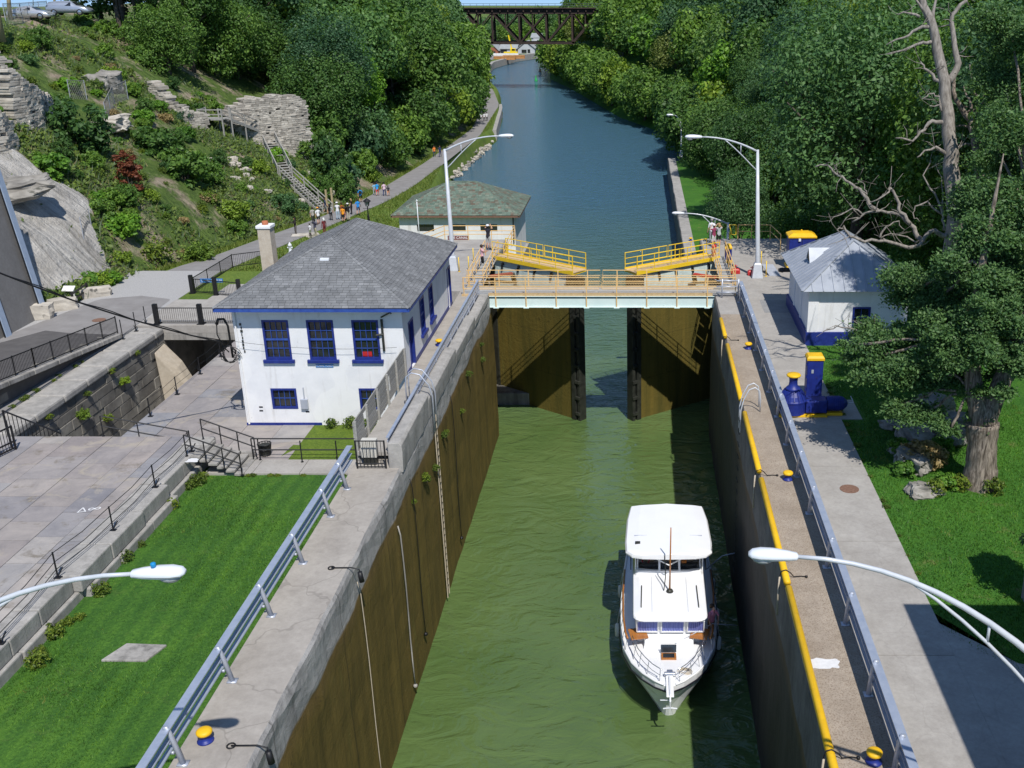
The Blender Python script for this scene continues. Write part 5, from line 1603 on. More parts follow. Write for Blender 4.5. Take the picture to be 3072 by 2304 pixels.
MT['seam_roof'] = mat('silver_roof_paint', (.30, .33, .38), (.40, .43, .48), rough=.5, scale=1.4, metal=.15, spots=((.18, .10, .09), 3.2, .70))
x0, x1, y0, y1 = SX0 - .5, SX1 + .5, SY0 - .5, SY1 + .5
xm = (x0 + x1) / 2; A, B = Vector((xm, y0 + 3.05, zr)), Vector((xm, y1 - 3.05, zr))
c = [Vector(q) for q in ((x0, y0, ze), (x1, y0, ze), (x1, y1, ze), (x0, y1, ze))]
g = M(); g.add(c + [A, B], [(0, 1, 4), (1, 2, 5, 4), (2, 3, 5), (3, 0, 4, 5)])
def seams(g, e0, e1, apexf, n):
 for k in range(1, n):
  u = k / n; p = e0.lerp(e1, u); q = apexf(u)
  g.beam(p + Vector((0, 0, .02)), q + Vector((0, 0, .02)), .05, .06)
def side(e0, e1, r0, r1):
 """foot of the seam at the hip or the ridge, straight up the slope"""
 def f(u):
  p = e0.lerp(e1, u); d = (e1 - e0); L = d.length; dn = d.normalized()
  ta = (r0 - e0).dot(dn) / L; tb = (r1 - e0).dot(dn) / L
  if u < ta: k = u / ta; return e0.lerp(r0, k)
  if u > tb: k = (1 - u) / (1 - tb); return e1.lerp(r1, k)
  return r0.lerp(r1, (u - ta) / max(1e-6, tb - ta))
 return f
seams(g, c[0], c[1], side(c[0], c[1], A, A), 11); seams(g, c[3], c[0], side(c[3], c[0], B, A), 17); seams(g, c[1], c[2], side(c[1], c[2], A, B), 15); seams(g, c[2], c[3], side(c[2], c[3], B, B), 11)
for a, b in ((c[0], A), (c[1], A), (c[2], B), (c[3], B), (A, B)): g.beam(a + Vector((0, 0, .03)), b + Vector((0, 0, .03)), .16, .06)
rf = g.build('roof', MT['seam_roof'], sh, fix=False)
g = M(); pm = Vector((x0 + 1.25, 56.0, 0)); zb = ze + (zr - ze) * 1.25 / (xm - x0)
f_ = [(pm.x - .35, 55.35, zb - .22), (pm.x - .35, 56.65, zb - .22), (pm.x - .35, 56.0, zb + .55), (xm - .8, 56.0, zb + .55)]
g.add(f_, [(0, 2, 3), (1, 3, 2)]); g.build('dormer_roof', MT['seam_roof'], rf, fix=False)
g = M(); g.add([(pm.x - .31, 55.45, zb - .2), (pm.x - .31, 56.55, zb - .2), (pm.x - .31, 56.0, zb + .44)], [(0, 1, 2)]); g.build('dormer_louvre', MT['dark_steel'], rf)
g = M(); q = Vector((SX0, 59.4, 11.7))
g.bb(SX0 - .45, SX0 - .06, q.y - .1, q.y + .1, q.z + .4, q.z + .62); g.lathe([(.1, SX0 - .75), (.16, SX0 - .5), (.05, SX0 - .3)], (0, q.y, q.z + .5), 10, axis='x')
g.build('wall_lamp', MT['black_metal'], sh)
# == black fences, rails and steps on the left
def bar_fence(name, label, pts, h=1.1, gap=.12, post=.05, bar=.016, every=1.9, rails=(0.12, 1.06), big=None, cat='fence'):
 t = thing(name, label, cat, pts[0])
 gb, gr = M(), M()
 for a, b in zip(pts, pts[1:]):
  a, b = Vector(a), Vector(b); L = (Vector((b.x, b.y, 0)) - Vector((a.x, a.y, 0))).length
  n = int(L / gap)
  for k in range(n + 1):
   p = a.lerp(b, k / max(1, n)); gb.beam(p + Vector((0, 0, rails[0])), p + Vector((0, 0, rails[-1])), bar, bar, up=(0, 1, 0))
  for z in rails: gr.beam(a + Vector((0, 0, z)), b + Vector((0, 0, z)), .045, .05)
  m = max(1, int(round(L / every)))
  for k in range(m + 1):
   p = a.lerp(b, k / m); s_ = big or post
   gp = M(); gp.bb(p.x - s_ / 2, p.x + s_ / 2, p.y - s_ / 2, p.y + s_ / 2, p.z, p.z + h + (.22 if big else .02))
   if big: gp.bb(p.x - s_ * .9, p.x + s_ * .9, p.y - s_ * .9, p.y + s_ * .9, p.z, p.z + .03)
   gp.build('post', MT['black_metal'], t)
 gb.build('bars', MT['black_metal'], t); gr.build('rails', MT['black_metal'], t)
 return t
bar_fence('bar_fence', 'long black barred fence along the edge of the asphalt ramp', [(rx_(Y) + .12, Y, rz_(Y) + .24) for Y in (44.0, 52.5, 61.0)], every=1.75)
p0, p1 = G(466, 976, 7.56), G(694, 965, 7.56)
bar_fence('bar_fence', 'black barred fence with thick square posts on the slab bridge', [(p0.x, 63.7, 7.56), (MX0 - .3, 63.7, 7.56)], every=2.75, big=.26, gap=.13)
pa, pb, pc = G(578, 878, 7.45), G(735, 880, 7.45), G(786, 832, 7.3)
t = bar_fence('bar_fence', 'black barred fence with blue sign behind the museum chimney', [(pa.x, pa.y, 7.42), (pb.x, pb.y - 1, 7.42)], every=2.6, big=.24, gap=.13)
x_ = lerp(pa.x, pb.x, .42)
g = M(); g.bb(x_ - .8, x_ + .8, pa.y - .30, pa.y - .27, 8.28, 8.56); sg = g.build('museum_sign', MT['sign_blue']); tag(sg, 'small blue sign with white letters on the black fence', 'sign')
text_mesh('lettering', 'CANAL MUSEUM', .2, MT['sign_white'], sg, (x_, pa.y - .303, 8.42), (PI / 2, 0, 0), .004)
pe = G(700, 808, 7.2)
bar_fence('bar_fence', 'black barred fence running back along the grass behind the chimney', [(pa.x + .05, pa.y + .3, 7.42), (pe.x, pe.y, 7.3), (pe.x + 2.4, pe.y + 2.2, 7.2)], every=2.2, gap=.14)
# concrete apron in front of that fence
g = M(); g.bb(-30.3, -20.1, 69.52, 74.0, 6.9, 7.45); struct(g.build('apron', MT['concrete_path']))
# stone steps from the plaza down to the sidewalk
t = thing('stone_steps', 'short flight of grey stone steps between plaza and lawn sidewalk', 'steps', (-18.5, 42.2, 7.5))
for k in range(6):
 g = M(); xa = -19.72 + k * .36
 g.bb(xa, xa + .40, 41.35, 43.15, 8.36 - k * .165 - .11, 8.36 - k * .165)
 g.build('tread', MT['concrete_old'], t, bevel=.012)
g = M(); g.bb(-19.7, -17.7, 43.16, 43.36, 7.3, 7.75); g.build('side_wall', MT['concrete_old'], t)
def pipe_rail(name, label, runs, heights, posts, r=.03):
 t = thing(name, label, 'railing', posts[0][0])
 g = M()
 for run in runs:
  for h in heights: g.tube([Vector(p) + Vector((0, 0, h)) for p in run], r, 6)
 g.build('rail', MT['black_metal'], t)
 for p, h in posts:
  gp = M(); gp.tube([p, Vector(p) + Vector((0, 0, h))], r, 6); gp.lathe([(.07, 0), (.07, .02), (.035, .03)], p, 8); gp.build('post', MT['black_metal'], t)
 return t
for yy, lab in ((41.3, 'black handrail on the lawn side of the stone steps'), (43.12, 'black handrail on the museum side of the stone steps')):
 a, b = Vector((-19.85, yy, 8.42)), Vector((-17.55, yy, 7.5))
 pipe_rail('handrail', lab, [[a, b]], (.55, 1.0), [(a, 1.0), (a.lerp(b, .35), 1.0), (a.lerp(b, .68), 1.0), (b, 1.0)])
a, b = Vector((-17.6, 42.9, 7.5)), Vector((-12.5, 42.9, 7.5))
pipe_rail('pipe_railing', 'black two rail pipe railing between sidewalk and small grass patch', [[a, b]], (.5, 1.05), [(a, 1.05), (Vector((-17.3, 42.9, 7.5)), 1.05), (G(907, 1386, 7.5), 1.05), (G(1013, 1386, 7.5), 1.05), (b, 1.05)])
# litter basket
t = thing('litter_basket', 'dark round litter basket at the foot of the stone steps', 'litter bin', (-17.3, 43.6, 7.42))
g = M()
for k in range(14):
 a = 2 * PI * k / 14; g.tube([(-17.3 + .22 * math.cos(a), 43.6 + .22 * math.sin(a), 7.42), (-17.3 + .3 * math.cos(a), 43.6 + .3 * math.sin(a), 8.02)], .02, 5)
for z, r__ in ((7.5, .23), (7.75, .265), (8.0, .3)): g.tube([(-17.3 + r__ * math.cos(a), 43.6 + r__ * math.sin(a), z) for a in np.linspace(0, 2 * PI, 17)], .022, 5)
g.build('cage', MT['black_metal'], t)
g = M(); g.lathe([(.19, 7.43), (.25, 7.95), (.02, 7.96)], (-17.3, 43.6, 0), 12); g.build('liner', MT['dark_steel'], t)
# cable guard posts along the plaza edge and the old lock
def cable_post(p, label, grp, lean=-1, h=1.0):
 t = thing('cable_post', label, 'post', p, group=grp)
 p = Vector(p); g = M(); g.tube([p, p + Vector((0, 0, h))], .032, 6); g.build('post', MT['black_metal'], t)
 g = M(); g.tube([p + Vector((.0, 0, .03)), p + Vector((.16 * -lean, .12, .34))], .024, 6); g.bb(p.x - .12, p.x + .12, p.y - .09, p.y + .09, p.z, p.z + .02); g.build('brace', MT['black_metal'], t)
 return p
pts = [cable_post(G(px, py, 8.42), lab, 'black cable posts on the plaza edge') for px, py, lab in ((575, 1354, 'black cable post at the top of the stone steps'), (466, 1461, 'black cable post on the plaza edge next below the steps'), (340, 1591, 'black cable post in the middle of the plaza edge'), (174, 1733, 'black cable post on the plaza edge above the lamp arm'), (2, 1930, 'black cable post on the plaza edge at the left border of the photo'))]
pts.append(Vector((-19.9, 17, 8.42)))
g = M()
for h in (.97, .62, .33):
 for a, b in zip(pts, pts[1:]): g.tube([a + Vector((0, 0, h)), a.lerp(b, .5) + Vector((0, 0, h - .09)), b + Vector((0, 0, h))], .014, 5)
o = g.build('guard_cable', MT['cable']); tag(o, 'slack black guard cables strung along the plaza edge posts', 'cable')
pts = [cable_post(G(px, py, 7.43), lab, 'black cable posts beside the old lock', 1) for px, py, lab in ((452, 1249, 'black cable post on the museum paving nearest the lock stairs'), (532, 1183, 'second black cable post along the museum paving edge'), (601, 1122, 'third black cable post along the museum paving edge'), (663, 1070, 'black cable post farthest along the museum paving edge'))]
g = M()
for h in (.95, .55):
 for a, b in zip(pts, pts[1:]): g.tube([a + Vector((0, 0, h)), a.lerp(b, .5) + Vector((0, 0, h - .06)), b + Vector((0, 0, h))], .010, 5)
o = g.build('guard_cable', MT['cable']); tag(o, 'thin black guard cables strung beside the old lock chamber', 'cable')
pts = [cable_post(G(px, py, 7.44), lab, 'black posts on the old lock coping', 1, 1.25) for px, py, lab in ((369, 1017, 'black post on the old lock coping nearest the ramp fence'), (409, 993, 'middle black post on the old lock coping'), (439, 975, 'black post on the old lock coping next to the slab bridge'))]
# stair railings at the far edge of the plaza
a = G(311, 1308, 8.42); b = Vector((a.x + 3.6, a.y + .5, 7.44))
pipe_rail('pipe_railing', 'black pipe railing going down from the plaza beside the old lock', [[a, b]], (.5, 1.0), [(a, 1.0), (a.lerp(b, .42), 1.0), (b, 1.0)])
t = thing('stair_fence', 'black barred stair fence slanting down at the left end of the plaza', 'fence', (-29, 43.7, 8.4))
a, b = AY(8, 1232, 43.8), AY(182, 1300, 43.8)
g = M()
g.beam(a, b, .05, .06)
for k in range(14):
 p = a.lerp(b, k / 13); g.beam(p, p + Vector((0, 0, -1.0)), .025, .025, up=(0, 1, 0))
g.build('bars', MT['black_metal'], t)
g = M(); g.beam(a + Vector((0, 0, .02)), a + Vector((0, 0, -1.4)), .07, .07, up=(0, 1, 0)); g.build('post', MT['black_metal'], t)
t = thing('barrier_gate', 'open black steel gate frame at the left border on the plaza', 'gate', G(30, 1390, 8.42))
g = M()
p, q = G(48, 1348, 8.42), G(-60, 1400, 8.42)
for z in (.1, .4, 1.1): g.beam(p + Vector((0, 0, z)), q + Vector((0, 0, z)), .06, .06)
for k in (0, .5, 1): g.beam(p.lerp(q, k), p.lerp(q, k) + Vector((0, 0, 1.15)), .07, .07, up=(0, 1, 0))
g.beam(p + Vector((-.3, .2, 0)), p + Vector((-.3, .2, 1.3)), .07, .07, up=(0, 1, 0))
g.build('frame', MT['black_metal'], t)
g = M()
for k in range(1, 12): g.beam(p.lerp(q, k / 12) + Vector((0, 0, .1)), p.lerp(q, k / 12) + Vector((0, 0, 1.1)), .02, .02, up=(0, 1, 0))
g.build('bars', MT['black_metal'], t)
# painted survey mark
p = G(268, 1528, 8.415)
text_mesh('painted_mark', '\u0394\u221e', .55, MT['paint_white'], None, p, (0, 0, rad(18)), .001)
o = bpy.data.objects['painted_mark']; tag(o, 'white painted survey mark on a plaza flagstone', 'paint mark')
# blocks, barrier and box at the road edge
def rough_block(name, label, cat, p, w_, d_, h_, rz, mt='stone', seed=1, grp=None):
 r = random.Random(seed); g = M(); n = 5
 import bmesh
 bm = bmesh.new(); bmesh.ops.create_cube(bm, size=1.0)
 bmesh.ops.subdivide_edges(bm, edges=bm.edges[:], cuts=3 if name == 'stone_block' else 7, use_grid_fill=True)
 for v in bm.verts:
  k = Vector(v.co); s_ = mnoise.noise_vector(k * 2.1 + Vector((seed * 7, 0, 0))) * .10
  if name != 'stone_block': s_ = s_ * 1.9 + mnoise.noise_vector(k * 6 + Vector((seed, 0, 0))) * .07 + mnoise.noise_vector(k * 14) * .03
  rr = max(abs(k.x), abs(k.y), abs(k.z)); l = k.length
  v.co = (k * lerp(1, .5 / l * 1.25, .22) + s_)
 ca, sa = math.cos(rz), math.sin(rz)
 vs = [(p[0] + v.co.x * w_ * ca - v.co.y * d_ * sa, p[1] + v.co.x * w_ * sa + v.co.y * d_ * ca, p[2] + (v.co.z + .46) * h_) for v in bm.verts]
 bm.verts.index_update()
 g.add(vs, [tuple(v.index for v in f.verts) for f in bm.faces]); bm.free()
 o = g.build(name, MT[mt], smooth=False); tag(o, label, cat, grp); return o
rough_block('stone_block', 'big pale stone block with ochre stains beside the concrete pier', 'stone block', G(112, 955, 7.46), 2.0, .9, 1.0, .25, seed=3)
rough_block('stone_block', 'pale broken stone block beside the black barrier', 'stone block', G(190, 926, 7.46), 1.7, 1.0, .75, .5, seed=5)
rough_block('stone_block', 'grey stone kerb block at the road edge next to weeds', 'stone block', G(290, 888, 7.46), 1.9, .7, .65, .6, seed=8)
t = thing('road_barrier', 'short black two rail barrier between the stone blocks', 'barrier', G(225, 905, 7.46))
g = M(); a, b = G(222, 918, 7.46), G(266, 888, 7.46)
for z in (.45, .85): g.beam(a + Vector((0, 0, z)), b + Vector((0, 0, z)), .1, .1)
g.build('rail', MT['black_metal'], t)
for p in (a, b):
 g = M(); g.beam(p, p + Vector((0, 0, .95)), .12, .12, up=(0, 1, 0)); g.build('post', MT['black_metal'], t)
t = thing('information_stand', 'white sloping information panel behind the black barrier', 'sign', G(213, 905, 7.46))
p = G(213, 905, 7.46)
g = M(); g.add([(p.x - .4, p.y + .2, 8.55), (p.x + .4, p.y + .2, 8.55), (p.x + .4, p.y - .2, 8.3), (p.x - .4, p.y - .2, 8.3), (p.x - .4, p.y + .2, 8.5), (p.x + .4, p.y + .2, 8.5), (p.x + .4, p.y - .2, 8.25), (p.x - .4, p.y - .2, 8.25)], [(0, 1, 2, 3), (4, 7, 6, 5), (0, 4, 5, 1), (1, 5, 6, 2), (2, 6, 7, 3), (3, 7, 4, 0)]); g.build('panel', MT['sign_white'], t)
g = M(); g.bb(p.x - .35, p.x - .28, p.y - .04, p.y + .04, 7.45, 8.4); g.bb(p.x + .28, p.x + .35, p.y - .04, p.y + .04, 7.45, 8.4); g.build('leg', MT['sign_white'], t)
# concrete pier with blue steel strips at the left border
pr_ = thing('concrete_pier', 'tall grey concrete pier with pale blue steel strips at the left border', 'bridge pier', (-41, 60, 7))
def lean(z): return (z - 7.4) * .12
g = M()
def pier_sec(z):
 l = lean(z)
 return [(-47 - l, 48, z), (-39.4 - l, 48, z), (-39.6 - l, 66.0, z), (-47 - l, 66.0, z)]
g.loft([pier_sec(7.0), pier_sec(20.0)])
g.build('body', concrete('pier_concrete', (.17, .165, .16), (.22, .215, .21), bump=.1), pr_)
for y in (65.7, 61.4):
 g = M(); g.loft([[(-39.36 - lean(z), y - .28, z), (-39.28 - lean(z), y - .28, z), (-39.30 - lean(z), y + .28, z), (-39.38 - lean(z), y + .28, z)] for z in (7.2, 20.0)])
 g.build('steel_strip', mat('pale_blue_steel', (.30, .38, .50), (.38, .46, .58), rough=.5), pr_)
 g = M(); g.loft([[(-39.37 - lean(z), y - .40, z), (-39.33 - lean(z), y - .40, z), (-39.33 - lean(z), y - .285, z), (-39.37 - lean(z), y - .285, z)] for z in (7.2, 20.0)])
 g.build('joint', MT['black_metal'], pr_)
# ivy grown pillar at the right border
pi_ = thing('concrete_pillar', 'grey concrete pillar in shade at the right border of the photo', 'pillar', (12.2, 27.2, 9.9))
g = M(); g.bb(11.75, 13.0, 26.6, 27.6, 9.8, 13.2); g.build('shaft', MT['concrete_old'], pi_, bevel=.04)
g = M(); g.bb(11.68, 13.07, 26.53, 27.67, 13.2, 13.4); g.build('cap', MT['concrete_old'], pi_, bevel=.03)
# bridge abutment beyond the right border: its shade falls on the path
ab = thing('bridge_abutment', 'concrete bridge abutment casting the shade at the bottom right', 'bridge abutment', (16, 14, 9.9))
g = M(); g.bb(10.3, 30, 8, 21.0, 9.7, 18.4); g.build('wall', MT['concrete_old'], ab)
g = M(); g.bb(10.2, 30.2, 7.8, 21.12, 18.4, 18.75); g.build('coping', MT['coping_stone'], ab)
# == ruins, fences and timber stairs on the hillside
def stone_wall(label, base, tops, thick=.9, sl=.55, shh=.26, seed=1, irregular=.35):
 """base: list of ground points along the visible face; tops: wall height above each"""
 t = thing('ruined_wall', label, 'stone wall', base[0])
 r = random.Random(seed)
 g = M()
 P = [Vector(p) for p in base]
 acc = [0]
 for a, b in zip(P, P[1:]): acc.append(acc[-1] + (Vector((b.x, b.y, 0)) - Vector((a.x, a.y, 0))).length)
 tot = acc[-1]
 zmin = min(p.z for p in P) - .8
 zmax = max(p.z + h for p, h in zip(P, tops))
 z = zmin
 while z < zmax:
  hh = shh * r.uniform(.75, 1.3)
  s_ = -r.uniform(0, sl)
  while s_ < tot:
   L = sl * r.uniform(.5, 1.7); m_ = s_ + L / 2
   if 0 <= m_ <= tot:
    i = max(k for k in range(len(acc)) if acc[k] <= m_ + 1e-9); i = min(i, len(P) - 2)
    u = (m_ - acc[i]) / (acc[i + 1] - acc[i])
    p = P[i].lerp(P[i + 1], u); top = p.z + lerp(tops[i], tops[i + 1], u) + irregular * mnoise.noise(Vector((m_ * .5, seed, 0))) * 2
    if z + hh * .5 < top and z + hh > p.z - 1.0:
     d = P[i + 1] - P[i]; an = math.atan2(d.y, d.x)
     nx, ny = -math.sin(an), math.cos(an)
     o_ = r.uniform(-.03, .035)
     c_ = (p.x + nx * (thick / 2 + o_), p.y + ny * (thick / 2 + o_), z + hh / 2)
     if r.random() > .015: g.box(c_, (L - .03, thick, hh - .025), an, jit=.02)
   s_ += L
  z += hh
 g.build('stonework', MT['stone'], t, fix=False)
 return t
def HP(px, py):
 q = H(px, py, zL)
 return q if q is not None else G(px, py, 22)
def ruin(label, px, seed, thick=1.0, back=0, sl=.55, shh=.24):
 """px: (base px, base py, top py) along the foot of the face, right to left keeps the face to the camera"""
 base, tops = [], []
 for x, y, ty in px:
  p = HP(x, y); tp = AY(x, ty, p.y); base.append(p); tops.append(max(.3, tp.z - p.z))
 return stone_wall(label, base, tops, thick, sl, shh, seed)
ruin('tall pale ruined stone wall beside the timber stairs', [(690, 395, 325), (760, 432, 300), (830, 458, 286), (890, 474, 284), (943, 490, 306)], 2, 1.6, sl=.5, shh=.2)
ruin('low broken pale stone wall among the trees left of the timber stairs', [(450, 292, 232), (505, 340, 288), (560, 380, 325), (628, 400, 342)], 4, 1.2, sl=.5, shh=.2)
ruin('dark weathered ruined wall nearest the left border', [(-60, 320, 150), (20, 305, 152), (62, 330, 200)], 6, 1.5, sl=.7, shh=.2)
ruin('jagged ruined stone wall in the middle of the left slope', [(58, 390, 200), (100, 400, 225), (140, 400, 262), (172, 345, 300)], 7, 1.4, sl=.5, shh=.2)
ruin('low dark ruined wall at the foot of the rock slope', [(-60, 460, 330), (30, 470, 330), (60, 450, 370)], 9, 1.3, sl=.55, shh=.2)
def flight(t, a, b, w_, n):
 a, b = Vector(a), Vector(b); d = (b - a); h = Vector((d.x, d.y, 0)).normalized(); s_ = Vector((h.y, -h.x, 0)) * (w_ / 2)
 for k in (-1, 1):
  g = M(); g.beam(a + s_ * k - Vector((0, 0, .16)), b + s_ * k - Vector((0, 0, .16)), .08, .3); g.build('stringer', MT['wood_grey'], t)
  g = M()
  g.beam(a + s_ * k + Vector((0, 0, 1.0)), b + s_ * k + Vector((0, 0, 1.0)), .10, .07); g.beam(a + s_ * k + Vector((0, 0, .55)), b + s_ * k + Vector((0, 0, .55)), .05, .12)
  g.build('handrail', MT['wood_grey'], t)
  m = max(2, int(d.length / 2.2))
  for j in range(m + 1):
   p = a.lerp(b, j / m) + s_ * k; zt = min(zL(p.x, p.y), p.z) - .3
   g = M(); g.bb(p.x - .06, p.x + .06, p.y - .06, p.y + .06, zt, p.z + 1.05); g.build('post', MT['wood_grey'], t)
 g = M()
 for j in range(n):
  p = a.lerp(b, (j + .5) / n); an = math.atan2(h.y, h.x); g.box(p, (d.length / n * .8, w_ - .1, .06), an)
 g.build('treads', MT['wood_grey'], t)
def landing(t, p, w_, d_):
 g = M(); g.bb(p.x - w_ / 2, p.x + w_ / 2, p.y - d_ / 2, p.y + d_ / 2, p.z - .12, p.z); g.build('platform', MT['wood_grey'], t)
 g = M()
 for h in (.5, 1.0):
  g.beam((p.x - w_ / 2, p.y - d_ / 2, p.z + h), (p.x + w_ / 2, p.y - d_ / 2, p.z + h), .06, .1); g.beam((p.x - w_ / 2, p.y - d_ / 2, p.z + h), (p.x - w_ / 2, p.y + d_ / 2, p.z + h), .06, .1)
 g.build('railing', MT['wood_grey'], t)
 for sx in (-1, 1):
  for sy in (-1, 1):
   x, y = p.x + sx * w_ / 2, p.y + sy * d_ / 2
   g = M(); g.bb(x - .07, x + .07, y - .07, y + .07, min(zL(x, y), p.z) - .4, p.z + 1.1); g.build('post', MT['wood_grey'], t)
p1, p2, p3, p4 = HP(648, 392), HP(800, 425), HP(858, 538), HP(985, 642)
for p, dz in ((p1, 1.3), (p2, .8), (p3, .5), (p4, .05)): p.z += dz
ts = thing('timber_stairs', 'long weathered timber staircase zigzagging down the left hillside to the towpath', 'stairs', p4)
landing(ts, p1, 2.6, 2.2); landing(ts, p2, 1.8, 1.8)
flight(ts, p1 + Vector((1.2, 0, 0)), p2, 1.5, 14); flight(ts, p2, p3, 1.5, 16); flight(ts, p3, p4, 1.5, 18)
for k, (px, py) in enumerate(((984, 640), (1000, 634))):
 p = G(px, py, 5.0); g = M(); g.bb(p.x - .1, p.x + .1, p.y - .1, p.y + .1, 4.6, 7.6)
 o = g.build('gate_post', MT['timber_pole'], bevel=.02); tag(o, ['pale square timber gate post at the stair foot, on the hill side', 'pale square timber gate post at the stair foot, on the towpath side'][k], 'post')
def chain_fence(label, px, h=1.8, mesh=.30, z=None):
 P = [HP(a, b) for a, b in px]
 t = thing('chain_link_fence', label, 'fence', P[0]); g = M()
 for a, b in zip(P, P[1:]):
  L = (b - a).length; n = max(2, int(L / mesh)); k_ = int(h / mesh)
  for i in range(n):
   for s_ in (0, 1):
    q0 = a.lerp(b, i / n); q1 = a.lerp(b, (i + 1) / n)
    for j in range(k_):
     za, zb = (j, j + 1) if s_ == 0 else (j + 1, j)
     g.beam(q0 + Vector((0, 0, za * mesh)), q1 + Vector((0, 0, zb * mesh)), .018, .018)
  g.beam(a + Vector((0, 0, h)), b + Vector((0, 0, h)), .04, .04)
 g.build('wire_mesh', MT['wood_grey'], t)
 for a, b in zip(P, P[1:]):
  m = max(1, int((b - a).length / 2.6))
  for i in range(m + 1):
   p = a.lerp(b, i / m); g = M(); g.tube([p - Vector((0, 0, .3)), p + Vector((0, 0, h + .05))], .04, 6); g.build('post', MT['grey_metal'], t)
 return t
chain_fence('chain link fence climbing the middle of the left hillside', [(322, 372), (345, 318), (385, 300)])
chain_fence('short chain link fence above the dark hillside bush', [(212, 300), (262, 305)])
chain_fence('chain link fence at the edge of the hilltop car park', [(20, 76), (70, 72), (150, 62)], h=2.0, mesh=.4)
chain_fence('small chain link fence panel beside the pale rock slope', [(252, 722), (276, 690)], h=1.6)
# timber poles on the hilltop
def tp(label, base, top, r0=.17, mt='timber_pole', grp=None):
 g = M(); g.tube([base, top], [r0, r0 * .75], 10); o = g.build('utility_pole', MT[mt], smooth=True); tag(o, label, 'pole', grp)
b = HP(15, 165); tp('leaning greenish timber pole standing on the ruined wall at the left border', b + Vector((0, 0, 1)), AY(-40, -120, b.y), .32)
b = HP(32, 62); tp('brown timber pole beside the silver cars on the hilltop', b, AY(18, -80, b.y), .22)
b = HP(166, 62); tp('slim pale pole right of the parked cars', b, AY(160, -80, b.y), .14)
b = HP(100, 30); tp('thin grey pole behind the parked cars', b, AY(97, -80, b.y), .10, 'lamp_grey')
# == cars
MT['car_silver'] = mat('silver_car_paint', (.55, .57, .60), (.6, .62, .65), rough=.22, metal=.5, scale=1, coat=.8)
MT['car_grey'] = mat('grey_car_paint', (.42, .46, .52), (.46, .5, .56), rough=.25, metal=.5, scale=1, coat=.8)
MT['tyre'] = mat('tyre_rubber', (.012, .012, .012), (.02, .02, .02), rough=.9)
def car(label, p, rz, paint, kind='coupe', grp=None):
 t = thing('parked_car', label, 'car', (0, 0, 0), group=grp)
 if kind == 'coupe': S = [(-2.2, .35, .72, .72), (-2.1, .25, .92, .93), (-1.5, .22, .98, 1.0), (-.9, .22, .96, 1.25), (-.2, .22, .93, 1.36), (.4, .22, .92, 1.30), (1.1, .22, .92, .95), (1.7, .22, .84, .84), (2.15, .25, .68, .68), (2.25, .35, .55, .55)]
 else: S = [(-2.3, .35, .8, .8), (-2.2, .28, .98, 1.1), (-1.9, .25, 1.0, 1.42), (-1.0, .25, .98, 1.52), (0, .25, .96, 1.54), (.5, .25, .96, 1.48), (1.15, .25, .98, 1.02), (1.8, .25, .9, .9), (2.2, .28, .75, .75), (2.3, .38, .6, .6)]
 secs = []
 for x, zb, zs, zt in S:
  w0 = .88 if abs(x) < 2 else .78
  wt = .62 if zt > zs + .1 else w0 * .9
  secs.append([(x, -w0 * .92, zb), (x, -w0, (zb + zs) / 2), (x, -w0 * .96, zs - .04), (x, -wt, zt - .02), (x, -wt * .5, zt), (x, wt * .5, zt), (x, wt, zt - .02), (x, w0 * .96, zs - .04), (x, w0, (zb + zs) / 2), (x, w0 * .92, zb)])
 g = M(); g.loft(secs); g.build('body', MT[paint], t, smooth=True)
 # glass band
 idx = [i for i, q in enumerate(S) if q[3] > q[2] + .1]
 for s_ in (-1, 1):
  g = M(); lo, hi = [], []
  for i in idx:
   x, zb, zs, zt = S[i]; f0, f1 = .14, .82
   lo.append((x, s_ * (lerp(.845, .62, f0) + .012), lerp(zs - .04, zt - .02, f0))); hi.append((x, s_ * (lerp(.845, .62, f1) + .012), lerp(zs - .04, zt - .02, f1)))
  g.poly(lo + hi[::-1]); g.build('side_window', MT['glass_dark'], t)
 a, b = S[idx[-1]], S[idx[-1] + 1]
 g = M(); g.add([(lerp(a[0], b[0], .12), -.52, lerp(a[3], b[3], .12) + .015), (lerp(a[0], b[0], .12), .52, lerp(a[3], b[3], .12) + .015), (lerp(a[0], b[0], .9), .68, lerp(a[3], b[3], .9) + .02), (lerp(a[0], b[0], .9), -.68, lerp(a[3], b[3], .9) + .02)], [(0, 1, 2, 3)]); g.build('windscreen', MT['glass_dark'], t)
 for x in (-1.38, 1.38):
  for s_ in (-1, 1):
   g = M(); g.lathe([(.33, s_ * .70), (.34, s_ * .74), (.34, s_ * .87), (.30, s_ * .90)], (x, 0, .33), 18, axis='y'); wh = g.build('wheel', MT['tyre'], t)
   g = M(); g.lathe([(.23, s_ * .895), (.21, s_ * .915), (.05, s_ * .93)], (x, 0, .33), 12, axis='y'); g.build('rim', MT['chrome'], wh)
 for s_ in (-1, 1):
  g = M(); g.box((2.16, s_ * .6, .62), (.14, .32, .12)); g.build('headlight', MT['glass_lens'], t, bevel=.03)
 t.location = p; t.rotation_euler = (0, 0, rz)
 return t
p = HP(82, 62); car('silver coupe parked in front behind the hilltop fence', p + Vector((0, .9, .05)), rad(2), 'car_silver', 'coupe')
car('pale grey estate car parked just behind the silver coupe', p + Vector((2.0, 5.4, .4)), rad(4), 'car_grey', 'wagon')
